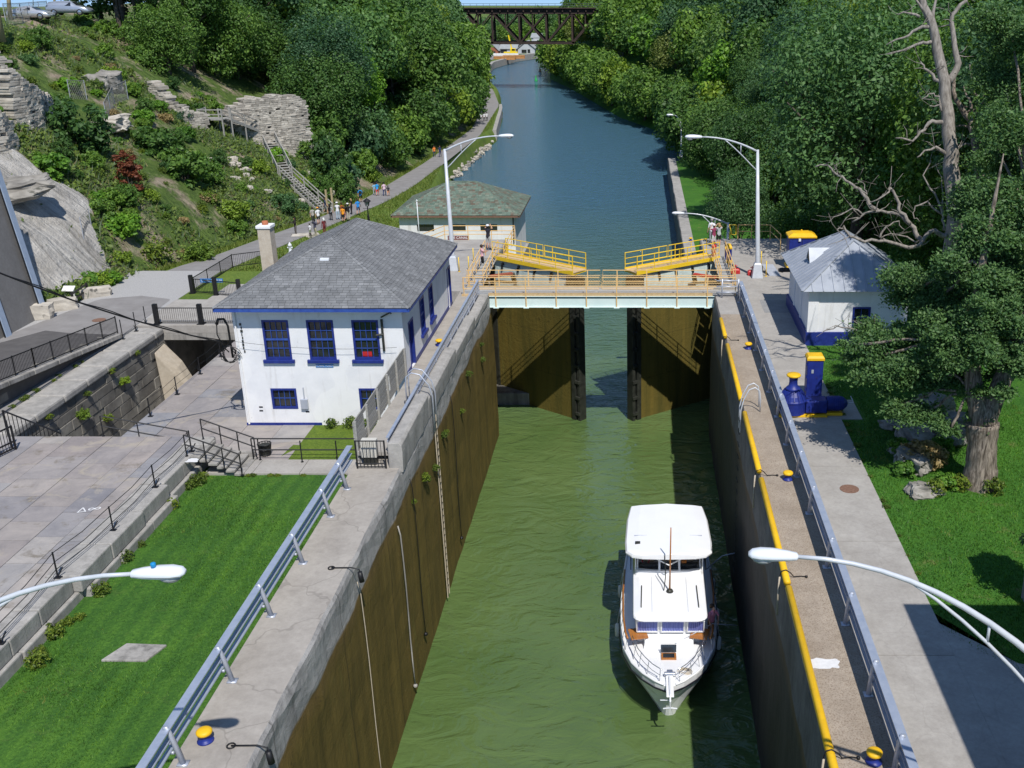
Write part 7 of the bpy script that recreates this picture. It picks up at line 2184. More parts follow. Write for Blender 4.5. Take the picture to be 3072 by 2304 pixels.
# the walkers on the towpath
PP = [
(978, 641, 'person in dark patterned shirt and grey shorts stepping off the timber stairs', dict(face=-1.2, pose='walk', top=(.03, .05, .1), legs=(.2, .2, .2), shorts=True)),
(994, 661, 'person in grey top carrying a black bag near the stair gate posts', dict(face=-.3, top=(.36, .38, .38), legs=BLK, hair='black', longhair=True, bag=BLK)),
(941, 671, 'person in plain grey shirt and dark trousers walking at the left of a pair', dict(face=.4, pose='walk', top=(.36, .34, .31), legs=(.03, .03, .035))),
(957, 672, 'person in white shirt, black shorts and orange cap walking beside the grey shirt', dict(face=.4, pose='walk', top=W_, legs=BLK, shorts=True, hat=(.8, .35, .05))),
(889, 705, 'person all in black and grey alone on the nearest part of the towpath', dict(face=2.2, pose='phone', top=(.025, .02, .02), legs=(.11, .10, .095), skin='tan', hair='black', longhair=True, sleeves='long')),
(932, 708, 'small child in white shirt beside the tall man in khaki', dict(face=2.6, top=W_, legs=(.25, .3, .2), h=1.2, skin='dark', hair='black', shorts=True)),
(948, 714, 'tall man in navy shirt and khaki trousers, back to the museum roof', dict(face=-.9, pose='phone', top=(.05, .05, .085), legs=(.42, .38, .28), skin='dark', hair='black', h=1.85)),
(975, 703, 'person in pale headscarf and maroon dress by the museum roof edge', dict(face=.8, top=(.16, .025, .03), legs=(.16, .025, .03), hair='white', longhair=True, sleeves='long', h=1.6)),
(1015, 659, 'tall person in white shirt and pale blue trousers at the left of the crowd', dict(face=.2, pose='phone', top=W_, legs=(.40, .52, .62), h=1.85, hat=W_)),
(1028, 657, 'person in rust brown shirt in the middle of the crowd', dict(face=.1, top=(.34, .10, .02), legs=(.05, .05, .06), h=1.75)),
(1031, 665, 'person in bright orange shirt at the front of the crowd', dict(face=0, top=(.82, .32, .02), legs=BLK, shorts=True, h=1.6)),
(1040, 659, 'person in pinkish red shorts at the back of the crowd', dict(face=.3, top=BLK, legs=(.6, .1, .14), shorts=True, h=1.65)),
(1047, 661, 'person in black shirt, khaki trousers and white cap in the crowd', dict(face=.7, pose='phone', top=BLK, legs=(.52, .46, .38), hat=W_, h=1.8)),
(1056, 643, 'person in long black dress with yellow bag at the right of the crowd', dict(face=1.4, top=BLK, legs=BLK, hair='blond', longhair=True, sleeves='none')),
(1076, 644, 'person in bright blue shirt and navy shorts left of the lantern', dict(face=0, pose='walk', top=(.02, .25, .68), legs=NVY, shorts=True)),
(1083, 607, 'person in bright blue shirt with dark backpack at the path edge', dict(face=.2, pose='walk', top=(.02, .30, .70), legs=BLK, shorts=True, bag=BLK)),
(1133, 588, 'person in blue shirt and red shorts walking with a smaller one', dict(face=0, pose='walk', top=(.02, .32, .72), legs=(.65, .06, .07), shorts=True)),
(1124, 584, 'smaller person in pale blue shirt beside the red shorts', dict(face=0, pose='walk', top=(.25, .45, .6), legs=(.3, .35, .4), h=1.45)),
(1154, 588, 'person in pale pink shirt and dark leggings on the towpath', dict(face=0, pose='walk', top=(.72, .52, .62), legs=NVY, hair='black')),
(1166, 588, 'child in black shirt and orange shorts on the towpath', dict(face=0, pose='walk', top=BLK, legs=(.75, .3, .12), h=1.3, shorts=True)),
(1304, 470, 'person in orange shirt walking far along the towpath', dict(face=PI, pose='walk', top=(.8, .24, .05), legs=NVY, h=1.75)),
(1321, 471, 'person in navy clothes walking beside the far orange shirt', dict(face=PI, pose='walk', top=NVY, legs=NVY, h=1.8)),
(1444, 363, 'leftmost of three far people in white on the towpath', dict(face=0, pose='walk', top=W_, legs=(.3, .3, .3))),
(1453, 364, 'middle one of three far people in white on the towpath', dict(face=0, pose='walk', top=W_, legs=BLK, h=1.8)),
(1461, 363, 'rightmost of three far people in white on the towpath', dict(face=0, pose='walk', top=W_, legs=BLK, h=1.8)),
]
for px, py, lab, kw in PP:
 grp = 'people walking on the towpath'
 person(lab, on_path(px, py), group=grp, **kw)
# on the landings and the boat
p = G(1466, 748, 9.9); p.z = 9.9
person('man in black shirt, pale shorts and white cap raising a camera on the left landing', p, -.5, 'raise', (.018, .018, .03), (.42, .42, .40), h=1.82, hat=W_, shorts=True)
p = G(1448, 806, 9.9)
person('person in pink sleeveless top leaning back to take a phone picture by the steps', p, -1.1, 'phone', (.62, .36, .42), BLK, h=1.66, sleeves='none', skin='tan')
p = G(2156, 738, 9.93)
person('person in grey vest and black shorts photographing beside the low lamp', p, .2, 'camera', (.42, .44, .45), BLK, h=1.72, sleeves='none', shorts=True, hair='blond', longhair=True)
p = G(2141, 740, 9.93)
person('person in maroon sleeveless top and white cap raising a camera on the right', p, .5, 'camera', (.26, .04, .09), (.7, .66, .66), h=1.66, sleeves='none', shorts=True, hat=W_)
p = G(2134, 728, 9.93)
person('grey haired person in white shirt half hidden behind the white cap', p, .3, 'stand', W_, (.3, .3, .34), h=1.82, hair='grey')
p = G(2142, 776, 10.25); p.z = 10.2
person('child in bright red clothes standing low on the right gate steps', p, .6, 'stand', (.62, .04, .03), (.7, .10, .06), h=1.25, hair='brown')
p = Vector((2.98, 37.2, zd(3.9) + .03))
person('barefoot person in pink shirt and brown shorts holding a boat hook on the yacht deck', p, -2.6, 'reach', (.66, .24, .32), (.14, .08, .05), h=1.68, shorts=True, skin='tan', shoes=(.40, .22, .14))
g = M(); g.tube([(1.62, 36.35, 2.25), (3.02, 36.95, 2.72), (4.15, 37.6, 2.2)], .018, 6); g.tube([(1.45, 36.28, 2.2), (1.62, 36.35, 2.25)], .03, 6)
o = g.build('boat_hook', MT['lamp_grey'], smooth=True); tag(o, 'long thin boat hook held by the person on the yacht deck', 'boat hook')
# black lantern on the towpath, hydrant, bench block
p = G(1106, 662, 4.9); Yl = p.y
t = thing('lantern_post', 'black old fashioned lantern on a post beside the towpath', 'street lamp', p)
zt = AY(1105, 593, Yl).z; zb = AY(1105, 620, Yl).z
g = M(); g.lathe([(.16, p.z - .5), (.12, p.z + .5), (.07, p.z + .7), (.055, zb), (.1, zb + .04)], (p.x, p.y, 0), 10); g.tube([(p.x - .5, p.y, zb - .18), (p.x + .5, p.y, zb - .18)], .025, 6); g.build('post', MT['black_metal'], t)
k = (zt - zb)
g = M()
for a in range(4):
 an = PI / 4 + a * PI / 2; g.tube([(p.x + .17 * math.cos(an), p.y + .17 * math.sin(an), zb + .05), (p.x + .33 * math.cos(an), p.y + .33 * math.sin(an), zb + k * .58)], .025, 5)
g.lathe([(.42, zb + k * .58), (.44, zb + k * .62), (.2, zb + k * .82), (.06, zb + k * .9), (.03, zb + k)], (p.x, p.y, 0), 8)
g.build('lantern_frame', MT['black_metal'], t)
g = M(); g.lathe([(.13, zb + .06), (.26, zb + k * .56)], (p.x, p.y, 0), 8); g.build('lantern_glass', MT['glass_lens'], t)
p = G(872, 758, 6.6)
t = thing('fire_hydrant', 'pale grey fire hydrant in the grass behind the museum', 'fire hydrant', p)
g = M(); g.lathe([(.2, 0), (.2, .06), (.13, .1), (.13, .55), (.18, .6), (.17, .7), (.08, .82), (.04, .9)], p, 12); g.build('barrel', MT['lamp_white'], t, smooth=True)
for s_ in (-1, 1):
 g = M(); g.lathe([(.06, p.x + s_ * .1), (.07, p.x + s_ * .22)], (0, p.y, p.z + .45), 10, axis='x'); g.build('outlet', MT['lamp_white'], t)
rough_block('stone_block', 'pale flat stone beside the towpath at the museum roof edge', 'stone block', G(918, 716, 5.5) + Vector((0, 0, -.1)), 2.6, 1.2, .6, .3, seed=12)
# == foliage
def leaf_cloud(name, P, Nn, S, aspect=.62, fold=0.0):
 """many small leaf faces at points P with normals Nn and sizes S"""
 P = np.asarray(P, float); Nn = np.asarray(Nn, float); S = np.asarray(S, float)
 n = len(P)
 Nn /= np.linalg.norm(Nn, axis=1)[:, None] + 1e-9
 t = nrng.normal(size=(n, 3)); a = np.cross(Nn, t); a /= np.linalg.norm(a, axis=1)[:, None] + 1e-9
 b = np.cross(Nn, a)
 a *= (S * .5)[:, None]; b *= (S * .5 * aspect)[:, None]
 V = np.empty((n, 4, 3))
 V[:, 0] = P - a; V[:, 1] = P - b * 1.0 + a * .1; V[:, 2] = P + a; V[:, 3] = P + b * 1.0 + a * .1
 me = bpy.data.meshes.new(name)
 me.vertices.add(n * 4); me.vertices.foreach_set('co', V.reshape(-1))
 me.loops.add(n * 4); me.loops.foreach_set('vertex_index', np.arange(n * 4, dtype=np.int32))
 me.polygons.add(n); me.polygons.foreach_set('loop_start', np.arange(0, n * 4, 4, dtype=np.int32)); me.polygons.foreach_set('loop_total', np.full(n, 4, dtype=np.int32))
 me.update(calc_edges=True); me.validate()
 return me
def blob_points(lobes, n, shell=.72, up=.5, jitter=.55):
 """leaf positions and normals spread over the outer part of many lobes (x, y, z, r)"""
 L = np.asarray(lobes, float)
 w_ = L[:, 3] ** 2; w_ /= w_.sum()
 k = nrng.choice(len(L), n, p=w_)
 d = nrng.normal(size=(n, 3)); d[:, 2] = np.where(d[:, 2] < -.3, d[:, 2] * .5, d[:, 2]); d /= np.linalg.norm(d, axis=1)[:, None]
 r = L[k, 3] * (shell + (1.06 - shell) * nrng.random(n) ** .7)
 q = nrng.random(n) < .16; r = np.where(q, r * nrng.random(n), r)
 P = L[k, :3] + d * r[:, None] * np.array([1, 1, .86])
 Nn = d + np.array([0, 0, up]) + nrng.normal(size=(n, 3)) * jitter
 return P, Nn
def crown_lobes(seed, R, Hh, nl, low=-.35):
 r = random.Random(seed); out = []
 for i in range(nl):
  z = lerp(low, 1, (i + .5) / nl) ; a = i * 2.39996 + r.uniform(-.4, .4)
  rr = math.sqrt(max(.02, 1 - max(0, z) ** 2 * .92)) if z > 0 else 1 - .25 * abs(z) / .6
  k = r.uniform(.62, .95); q = R * r.uniform(.22, .40)
  out.append((R * rr * k * math.cos(a), R * rr * k * math.sin(a), Hh * .5 * z * r.uniform(.85, 1.05), q))
 for i in range(nl // 4): out.append((r.uniform(-.4, .4) * R, r.uniform(-.4, .4) * R, r.uniform(-.1, .5) * Hh * .5, R * .42))
 return out
LEAF = {
'dark': leaf_mat('leaf_dark_green', (.040, .098, .026), (.125, .235, .052)),
'mid': leaf_mat('leaf_mid_green', (.058, .130, .026), (.175, .300, .054)),
'lime': leaf_mat('leaf_yellow_green', (.085, .150, .020), (.240, .350, .046)),
'blue': leaf_mat('leaf_bluish_green', (.042, .105, .044), (.120, .230, .084)),
'bright': leaf_mat('leaf_bright_green', (.060, .160, .020), (.180, .350, .040)),
'olive': leaf_mat('leaf_olive', (.095, .135, .034), (.240, .290, .080)),
'locust': leaf_mat('leaf_locust', (.045, .108, .040), (.145, .255, .080), objvar=0),
'rust': leaf_mat('leaf_rust_brown', (.11, .032, .018), (.25, .085, .04), objvar=.1),
'straw': leaf_mat('leaf_straw', (.20, .145, .065), (.42, .33, .17), objvar=.1),
'weed': leaf_mat('leaf_weed', (.050, .100, .016), (.210, .270, .040)),
}
def trunk_mesh(seed, h, r0, R, zc):
 r = random.Random(seed); g = M()
 p = [Vector((0, 0, -1.2))]
 for k in range(1, 6): p.append(Vector((r.uniform(-.25, .25), r.uniform(-.25, .25), h * k / 5)))
 g.tube(p, [r0 * 1.35, r0, r0 * .85, r0 * .7, r0 * .5, r0 * .2], 8)
 for k in range(6):
  b = p[2 + k % 3]; a = r.uniform(0, 2 * PI); L = R * r.uniform(.6, .95)
  e = b + Vector((L * math.cos(a), L * math.sin(a), L * r.uniform(.4, .9)))
  m_ = b.lerp(e, .5) + Vector((0, 0, .35))
  g.tube([b, m_, e], [r0 * .42, r0 * .28, r0 * .08], 6)
 return g
TREE = {}
def tree_proto(kind, seed, R, Hh, zc, leaf, nleaf, size, nl=26, low=-.35, r0=.28, aspect=.62):
 """crown centre at height zc above the foot"""
 P, Nn = blob_points([(x, y, z + zc, r) for x, y, z, r in crown_lobes(seed, R, Hh, nl, low)], nleaf)
 me = leaf_cloud('crown', P, Nn, size * nrng.uniform(.6, 1.25, len(P)), aspect)
 me.materials.append(LEAF[leaf])
 gt = trunk_mesh(seed, zc + Hh * .15, r0, R, zc)
 to = gt.build('trunk', MT['bark_dark'], smooth=True); tm = to.data; bpy.data.objects.remove(to)
 TREE[kind] = (me, tm)
tree_proto('dark', 1, 4.8, 10, 9.0, 'dark', 5200, .58, 30)
tree_proto('mid', 2, 5.2, 9.5, 8.6, 'mid', 5200, .60, 26)
tree_proto('lime', 3, 4.4, 9.0, 8.0, 'lime', 4800, .50, 28)
tree_proto('blue', 4, 5.4, 11, 9.6, 'blue', 5600, .55, 34)
tree_proto('bright', 5, 4.2, 8.0, 7.4, 'bright', 4200, .62, 22)
tree_proto('olive', 6, 4.6, 8.6, 7.6, 'olive', 4800, .42, 30)
tree_proto('low', 7, 4.6, 7.4, 4.4, 'mid', 5200, .55, 30, low=-.9)
tree_proto('lowdark', 8, 4.9, 8.0, 4.7, 'dark', 5400, .55, 30, low=-.9)
tree_proto('lowlime', 9, 4.4, 7.2, 4.3, 'lime', 5000, .48, 30, low=-.9)
tree_proto('chestnut', 10, 7.6, 15, 9.6, 'blue', 34000, .36, 46, low=-.75, r0=.45, aspect=.5)
for i, (k, R_, H_, zc, lf, lo) in enumerate((('dark', 4.8, 10, 8.2, 'dark', -.5), ('mid', 5.2, 9.5, 7.6, 'mid', -.6), ('blue', 5.4, 11, 8.6, 'blue', -.5), ('bright', 4.4, 8.4, 6.8, 'bright', -.6), ('lowdark', 4.9, 8.0, 4.7, 'dark', -.95), ('lime', 4.4, 9.0, 7.2, 'lime', -.5), ('low', 4.6, 7.4, 4.4, 'mid', -.95))):
 tree_proto('near_' + k, 60 + i, R_, H_, zc, lf, 19000, .29, 34, low=lo)
NEAR = {'olive': 'near_lime', 'lowlime': 'near_low'}
KN = {'dark': 'dark green', 'mid': 'mid green', 'lime': 'yellow green', 'blue': 'deep bluish green', 'bright': 'bright green', 'olive': 'pale olive', 'low': 'bushy green', 'lowdark': 'bushy dark green', 'lowlime': 'bushy yellow green', 'chestnut': 'big broad dark green'}
PLAN = []
def plant_tree(kind, p, s_=1.0, sz=1.0, where='in the wood', grp=None, label=None):
 PLAN.append((kind, Vector(p), s_, sz, where, grp, label))
def grow_tree(kind, p, s_=1.0, sz=1.0, where='in the wood', grp=None, label=None):
 nk = NEAR.get(kind, 'near_' + kind)
 cm, tm = TREE[nk if nk in TREE and p.length < 165 else kind]
 t = thing('broadleaf_tree', label or ('%s leafy tree %s' % (KN[kind], where)), 'tree', p, rng.uniform(0, 2 * PI), grp or ('%s trees %s' % (KN[kind], where)))
 t.scale = (s_, s_, s_ * sz)
 for nm, me in (('crown', cm), ('trunk', tm)):
  o = bpy.data.objects.new(nm, me); COL.objects.link(o); o.parent = t
 return t
def proj(p):
 q = Vector(p) - Vector((0, 0, CAMZ)); depth = q.y * CP - q.z * SP; up = q.y * SP + q.z * CP
 return CX + F * q.x / depth, CY - F * up / depth
# left wood
bxs = [-400, 120, 300, 312, 450, 600, 700, 930, 962, 1040, 1150, 1300, 1440, 1480]
bys = [-60, -60, -50, 165, 232, 292, 268, 290, 470, 545, 520, 440, 350, 225]
Y = 92.0
rg = random.Random(77)
while Y < 440:
 d = 0.6 + rg.uniform(0, 2)
 stp = 6.2 if Y < 230 else 8.5
 while d < (52 if Y < 200 else 36):
  yy = Y + rg.uniform(-2.2, 2.2); X = foot(yy) - d
  z = zL(X, yy); u, v = proj((X, yy, z))
  if v < interp(u, bxs, bys) and -500 < u < 1560:
   edge = d < 6
   if v > interp(u, bxs, bys) - 55 and yy < 190: kind = rg.choice(['lowdark', 'low', 'lowdark', 'blue'])
   elif edge and yy > 120: kind = rg.choice(['low', 'lowdark', 'lowlime', 'mid', 'lowdark'])
   else: kind = rg.choice(['dark', 'dark', 'blue', 'mid', 'blue', 'dark', 'bright', 'mid', 'lime', 'blue'])
   s_ = rg.uniform(.92, 1.25) * (1.05 if yy > 200 else 1) * (.8 if edge and yy < 160 else 1)
   if d < 2.2 and yy > 112: s_ *= .72
   plant_tree(kind, (X, yy, z - .3), s_, rg.uniform(.95, 1.15), 'along the towpath edge' if edge else ('in the near part of the left wood' if yy < 160 else 'in the far part of the left wood'))
  d += stp * rg.uniform(.85, 1.2)
 Y += stp * .95
# right wood
Y = 84.0
while Y < 500:
 stp = 6.4 if Y < 230 else 8.6
 e = 10.5 if Y < 150 else (7 if Y < 170 else 1.6)
 d = e + rg.uniform(0, 1.5)
 while d < (56 if Y < 260 else 34):
  yy = Y + rg.uniform(-2.4, 2.4); X = rb(yy) + d; z = zR(X, yy)
  u, v = proj((X, yy, z))
  if u < 3350 and not (yy < 112 and d < 16):
   edge = d - e < 5
   kind = rg.choice(['low', 'lowdark', 'lowlime', 'lowdark', 'low']) if edge else rg.choice(['mid', 'dark', 'lime', 'blue', 'olive', 'mid', 'bright', 'dark', 'blue'])
   s_ = rg.uniform(.95, 1.3) * (1.0 if yy < 240 else 1.1)
   plant_tree(kind, (X, yy, z - .3), s_, rg.uniform(.95, 1.15), 'overhanging the right bank' if edge else ('on the near right hillside' if yy < 170 else 'on the far right hillside'))
  d += stp * rg.uniform(.85, 1.2)
 Y += stp * .95
# trees right of the shed and behind the near tree (same hillside, nearer)
for X in np.arange(21, 50, 6.0):
 for yy in np.arange(44, 84, 6.5):
  x2, y2 = X + rg.uniform(-2, 2), yy + rg.uniform(-2, 2)
  plant_tree(rg.choice(['dark', 'mid', 'blue', 'dark', 'bright']), (x2, y2, zR(x2, y2) - .3), rg.uniform(.9, 1.15), 1.05, 'behind the shed on the right')
plant_tree('chestnut', (15.8, 74.5, 9.6), 1.0, 1.0, label='biggest broad dark tree right behind the blue cabinets', grp='big trees on the right')
plant_tree('blue', (9.3, 96, 3.0), .62, 1.0, label='small tree on the riverside lawn casting a shadow beside the canal wall', grp='lawn trees')
plant_tree('dark', (12.0, 118, 3.0), .95, 1.0, label='dark tree at the far end of the riverside lawn', grp='lawn trees')
for x, y, s_ in ((19.5, 64, .8), (18, 80, .9), (13.8, 88, .8)): plant_tree('lowdark', (x, y, zR(x, y) - .2), s_, 1, 'below the big tree at the right landing')
# far trees closing the valley
for k in range(70):
 x, y = rg.uniform(-190, 10), rg.uniform(580, 700)
 plant_tree(rg.choice(['mid', 'blue', 'dark']), (x, y, 12 * smooth(600, 800, y) - 1.5), rg.uniform(1.1, 1.4), .9, 'far away behind the railway bridge')
for k in range(16):
 x, y = rg.uniform(-150, -50), rg.uniform(556, 600)
 plant_tree(rg.choice(['mid', 'blue', 'bright']), (x, y, 1.5), rg.uniform(.8, 1.1), .95, 'far away behind the houses')
def seen(q):
 u, v = proj(q[1] + Vector((0, 0, 9)))
 return -250 < u < 3300 and v > -420
PLAN = [q for q in PLAN if seen(q)]
PLAN.sort(key=lambda q: (q[6] is None, q[1].length / q[2]))
for q in PLAN[:292]: grow_tree(*q)
V_, n_tot = [], 0
far = PLAN[292:]
LK = {'low': 'mid', 'lowdark': 'dark', 'lowlime': 'lime', 'chestnut': 'blue'}
g_far = {}
for kind, p, s_, sz, *_ in far:
 me = TREE[kind][0]; n = len(me.polygons)
 co_ = np.empty(n * 12); me.vertices.foreach_get('co', co_); co_ = co_.reshape(n, 4, 3)
 m_ = min(n, 1900); sel = nrng.choice(n, m_, replace=False)
 q = co_[sel]; c_ = q.mean(axis=1, keepdims=True); q = c_ + (q - c_) * 1.5
 a = rng.uniform(0, 6.28); R_ = np.array([[math.cos(a), -math.sin(a), 0], [math.sin(a), math.cos(a), 0], [0, 0, 1]])
 q = (q * np.array([s_, s_, s_ * sz])) @ R_.T + np.array(p)
 g_far.setdefault(LK.get(kind, kind), []).append(q)
n_all = sum(len(q) for l in g_far.values() for q in l)
if n_all:
 me = bpy.data.meshes.new('distant_wood'); keys = list(g_far)
 Vv = np.concatenate([q for k in keys for q in g_far[k]]); mi_ = np.concatenate([np.full(len(q), i, dtype=np.int32) for i, k in enumerate(keys) for q in g_far[k]])
 n = len(Vv)
 me.vertices.add(n * 4); me.vertices.foreach_set('co', Vv.reshape(-1)); me.loops.add(n * 4); me.loops.foreach_set('vertex_index', np.arange(n * 4, dtype=np.int32))
 me.polygons.add(n); me.polygons.foreach_set('loop_start', np.arange(0, n * 4, 4, dtype=np.int32)); me.polygons.foreach_set('loop_total', np.full(n, 4, dtype=np.int32))
 for k in keys: me.materials.append(LEAF[k])
 me.polygons.foreach_set('material_index', mi_); me.update(calc_edges=True)
 o = bpy.data.objects.new('distant_wood', me); COL.objects.link(o); tag(o, 'distant mixed green wood on the hills behind the nearer trees', 'wood', kind='stuff')
print('TREES', len(PLAN), n_all)
# == the near honey locust with its dead limbs, and the dead tree
def px_path(pts, depth, off=(0, 0), k=.463, dz=None):
 out = []
 for i, p in enumerate(pts):
  px, py = off[0] + p[0] * k, off[1] + p[1] * k
  d = ray(px, py); dd = depth if not isinstance(depth, (tuple, list)) else lerp(depth[0], depth[1], i / max(1, len(pts) - 1))
  out.append(d * (dd / 1.0) + Vector((0, 0, CAMZ)))        # rays have unit depth
 return out
nt_ = thing('locust_tree', 'big near tree with rough forked trunk and fine hanging leaves on the right lawn', 'tree', (12.85, 35.4, 9.9))
g = M()
base = Vector((12.85, 35.4, 9.8))
def wob(pts, seed, a=.04, n=4):
 r = random.Random(seed); out = []
 for p, q in zip(pts, pts[1:]):
  for k in range(n): out.append(p.lerp(q, k / n) + Vector((r.uniform(-a, a), r.uniform(-a, a), r.uniform(-a, a))))
 return out + [pts[-1]]
fork = Vector((12.75, 35.5, 12.4))
def dense(pts, rs, n=6):
 P_, R_ = [], []
 for i in range(len(pts) - 1):
  for k in range(n): P_.append(Vector(pts[i]).lerp(Vector(pts[i + 1]), k / n)); R_.append(lerp(rs[i], rs[i + 1], k / n))
 return P_ + [Vector(pts[-1])], R_ + [rs[-1]]
g.tube(*dense([base + Vector((0, 0, -.2)), base + Vector((0, 0, .25)), base + Vector((0, .02, .9)), base + Vector((-.05, .05, 1.8)), fork], [.80, .66, .56, .53, .60]), 40, ridge=.10)
L1 = [fork, Vector((12.35, 35.7, 13.6)), Vector((12.15, 36.0, 15.2)), Vector((12.4, 36.6, 18)), Vector((13.0, 37.5, 22))]
L2 = [fork, Vector((13.15, 35.6, 13.5)), Vector((13.75, 35.8, 15.3)), Vector((14.4, 36.4, 18.2)), Vector((15.0, 37.5, 22.5))]
g.tube(*dense(L1, [.44, .33, .27, .15, .02]), 26, ridge=.10); g.tube(*dense(L2, [.46, .35, .30, .17, .02]), 26, ridge=.10)
lob = []
for px, py, r_, dp in ((2640, 1010, 85, 41), (2600, 1075, 60, 40), (2720, 1000, 105, 40.5), (2690, 1110, 95, 39.5), (2700, 1215, 75, 39), (2800, 1120, 100, 39), (2780, 1240, 60, 38.8), (2870, 1010, 105, 39), (2820, 900, 110, 41), (2730, 880, 85, 42), (2900, 860, 115, 41), (2990, 930, 105, 39.5), (3050, 1010, 90, 39), (2960, 760, 120, 41), (3060, 800, 120, 40), (3040, 640, 130, 41), (2960, 600, 100, 42), (3060, 460, 130, 41.5), (2990, 430, 80, 42.5), (3080, 300, 130, 42), (3010, 240, 75, 43), (3090, 130, 120, 42), (3030, 60, 90, 43), (2900, 1150, 70, 38.5), (2940, 1260, 45, 38.3), (3010, 1110, 60, 38.8), (3130, 900, 140, 40), (3160, 650, 140, 41), (3180, 400, 150, 42), (2560, 1035, 35, 40), (2850, 1290, 35, 38.4), (2900, 930, 95, 37.2), (2960, 830, 95, 37.2), (3010, 930, 85, 37), (2880, 800, 80, 38), (2990, 700, 105, 37.6), (2950, 590, 80, 38.6), (3050, 560, 100, 38), (2930, 1010, 70, 37), (2985, 1060, 60, 36.8), (3045, 1090, 60, 36.8), (3000, 1170, 45, 37), (2880, 1090, 55, 37), (3075, 980, 70, 36.6), (3060, 380, 110, 38.5), (2820, 1010, 80, 38)):
 c = ray(px, py) * dp + Vector((0, 0, CAMZ))
 R_ = r_ * dp / F
 for k in range(9):
  a = rg.uniform(0, 2 * PI); e = rg.uniform(-.9, .9); q = R_ * rg.uniform(.2, 1.1)
  lob.append((c.x + q * math.cos(a), c.y + q * math.sin(a), c.z + q * e * .85, R_ * rg.uniform(.20, .42)))
 tgt = Vector(c); src = min((L1[2], L1[3], L2[2], L2[3], L1[1], L2[1]), key=lambda q: (q - tgt).length)
 m_ = src.lerp(tgt, .5) + Vector((0, 0, .3))
 g.tube(wob([src, m_, tgt], int(px)), .055, 5)
Lb = np.array(lob); k_ = nrng.choice(len(Lb), 300000, p=Lb[:, 3] ** 2 / (Lb[:, 3] ** 2).sum())
gs = nrng.normal(size=(300000, 3)) * np.array([.72, .72, .42]); P = Lb[k_, :3] + gs * Lb[k_, 3:4]; P[:, 2] -= .12 * (gs[:, 0] ** 2 + gs[:, 1] ** 2) * Lb[k_, 3]
Nn = np.array([.1, -.25, .75]) + nrng.normal(size=P.shape) * .6
me = leaf_cloud('crown', P, Nn, .145 * nrng.uniform(.55, 1.3, len(P)), .5)
me.materials.append(LEAF['locust'])
o = bpy.data.objects.new('crown', me); COL.objects.link(o); o.parent = nt_; o.location = -nt_.location
g.build('trunk', MT['bark'], nt_, smooth=True)
def limb(g, pts, depth, r0, off, seed=1):
 P_ = wob(px_path(pts, depth, off), seed, .06, 3); n = len(P_)
 g.tube(P_, [lerp(r0 * .72, r0 * .2, i / (n - 1)) for i in range(n)], 9, ridge=.14)
 r = random.Random(seed * 3)
 for k in range(n // 2):
  b_ = P_[r.randrange(n // 4, n)]; L = r.uniform(.4, 1.1); dv = Vector((r.uniform(-1, 1), r.uniform(-.5, .5), r.uniform(-.3, 1))).normalized()
  m2 = b_ + dv * L * .5 + Vector((r.uniform(-.1, .1), 0, r.uniform(-.1, .1)))
  g.tube([b_, m2, b_ + dv * L], [r0 * .16, r0 * .1, .008], 5)
g = M()
o3 = (2048, 0)
limb(g, [(1720, 1530), (1680, 1520), (1600, 1490), (1540, 1590), (1430, 1600), (1310, 1560), (1180, 1560), (1080, 1530), (1050, 1470), (1000, 1490)], 46, .17, o3, 1)
limb(g, [(1560, 1570), (1520, 1530), (1480, 1450), (1400, 1380), (1280, 1370), (1180, 1390), (1100, 1440)], 46.2, .17, o3, 2)
limb(g, [(1280, 1370), (1210, 1320), (1150, 1230), (1080, 1190), (1000, 1130), (940, 1070), (860, 1080)], 46.3, .13, o3, 3)
limb(g, [(1480, 1450), (1410, 1370), (1390, 1300), (1340, 1210), (1330, 1250), (1220, 1310)], 46.1, .13, o3, 4)
limb(g, [(1690, 1500), (1690, 1400), (1640, 1260), (1550, 1130), (1610, 1040)], 46.4, .09, o3, 5)
limb(g, [(1690, 1400), (1580, 1310), (1500, 1340), (1500, 1410), (1540, 1440)], 46.5, .07, o3, 6)
limb(g, [(1280, 1540), (1320, 1460), (1400, 1440), (1440, 1490)], 45.9, .07, o3, 7)
limb(g, [(1180, 1390), (1100, 1350), (1000, 1400), (950, 1440)], 46.2, .06, o3, 8)
limb(g, [(1150, 1230), (1190, 1260), (1180, 1200), (1130, 1160)], 46.3, .05, o3, 9)
limb(g, [(1690, 1400), (1680, 1200), (1640, 1060)], 46.4, .05, o3, 10)
limb(g, [(1520, 1580), (1450, 1530), (1310, 1520), (1280, 1545)], 46.0, .06, o3, 11)
g.build('dead_limbs', MT['dead_wood'], nt_, smooth=True); g = M()
limb(g, [(1500, 560), (1380, 560), (1280, 480), (1220, 500), (1100, 465), (1000, 460), (910, 490)], 41.5, .09, (2048, 768), 12)
limb(g, [(1280, 480), (1220, 440)], 41.5, .05, (2048, 768), 13); limb(g, [(1180, 465), (1100, 415)], 41.5, .04, (2048, 768), 14)
g.build('dead_limb', MT['dead_wood'], nt_, smooth=True)
dp = 51.0
b0 = px_path([(1775, 1420)], dp, o3)[0]
dt = thing('dead_tree', 'tall bare grey dead tree trunk rising behind the near tree', 'tree', b0)
g = M()
bz = Vector((b0.x + .2, b0.y + 1.5, zR(b0.x, b0.y) - .5))
tr = [bz] + wob(px_path([(1775, 1420), (1750, 1100), (1740, 1000), (1720, 750), (1700, 550), (1650, 330), (1600, 120), (1540, -40), (1500, -160)], dp, o3), 3, .07, 2)
g.tube(*dense(tr, [lerp(.44, .13, i / (len(tr) - 1)) for i in range(len(tr))], 3), 24, ridge=.10)
g.build('trunk', MT['dead_wood'], dt, smooth=True)
g = M()
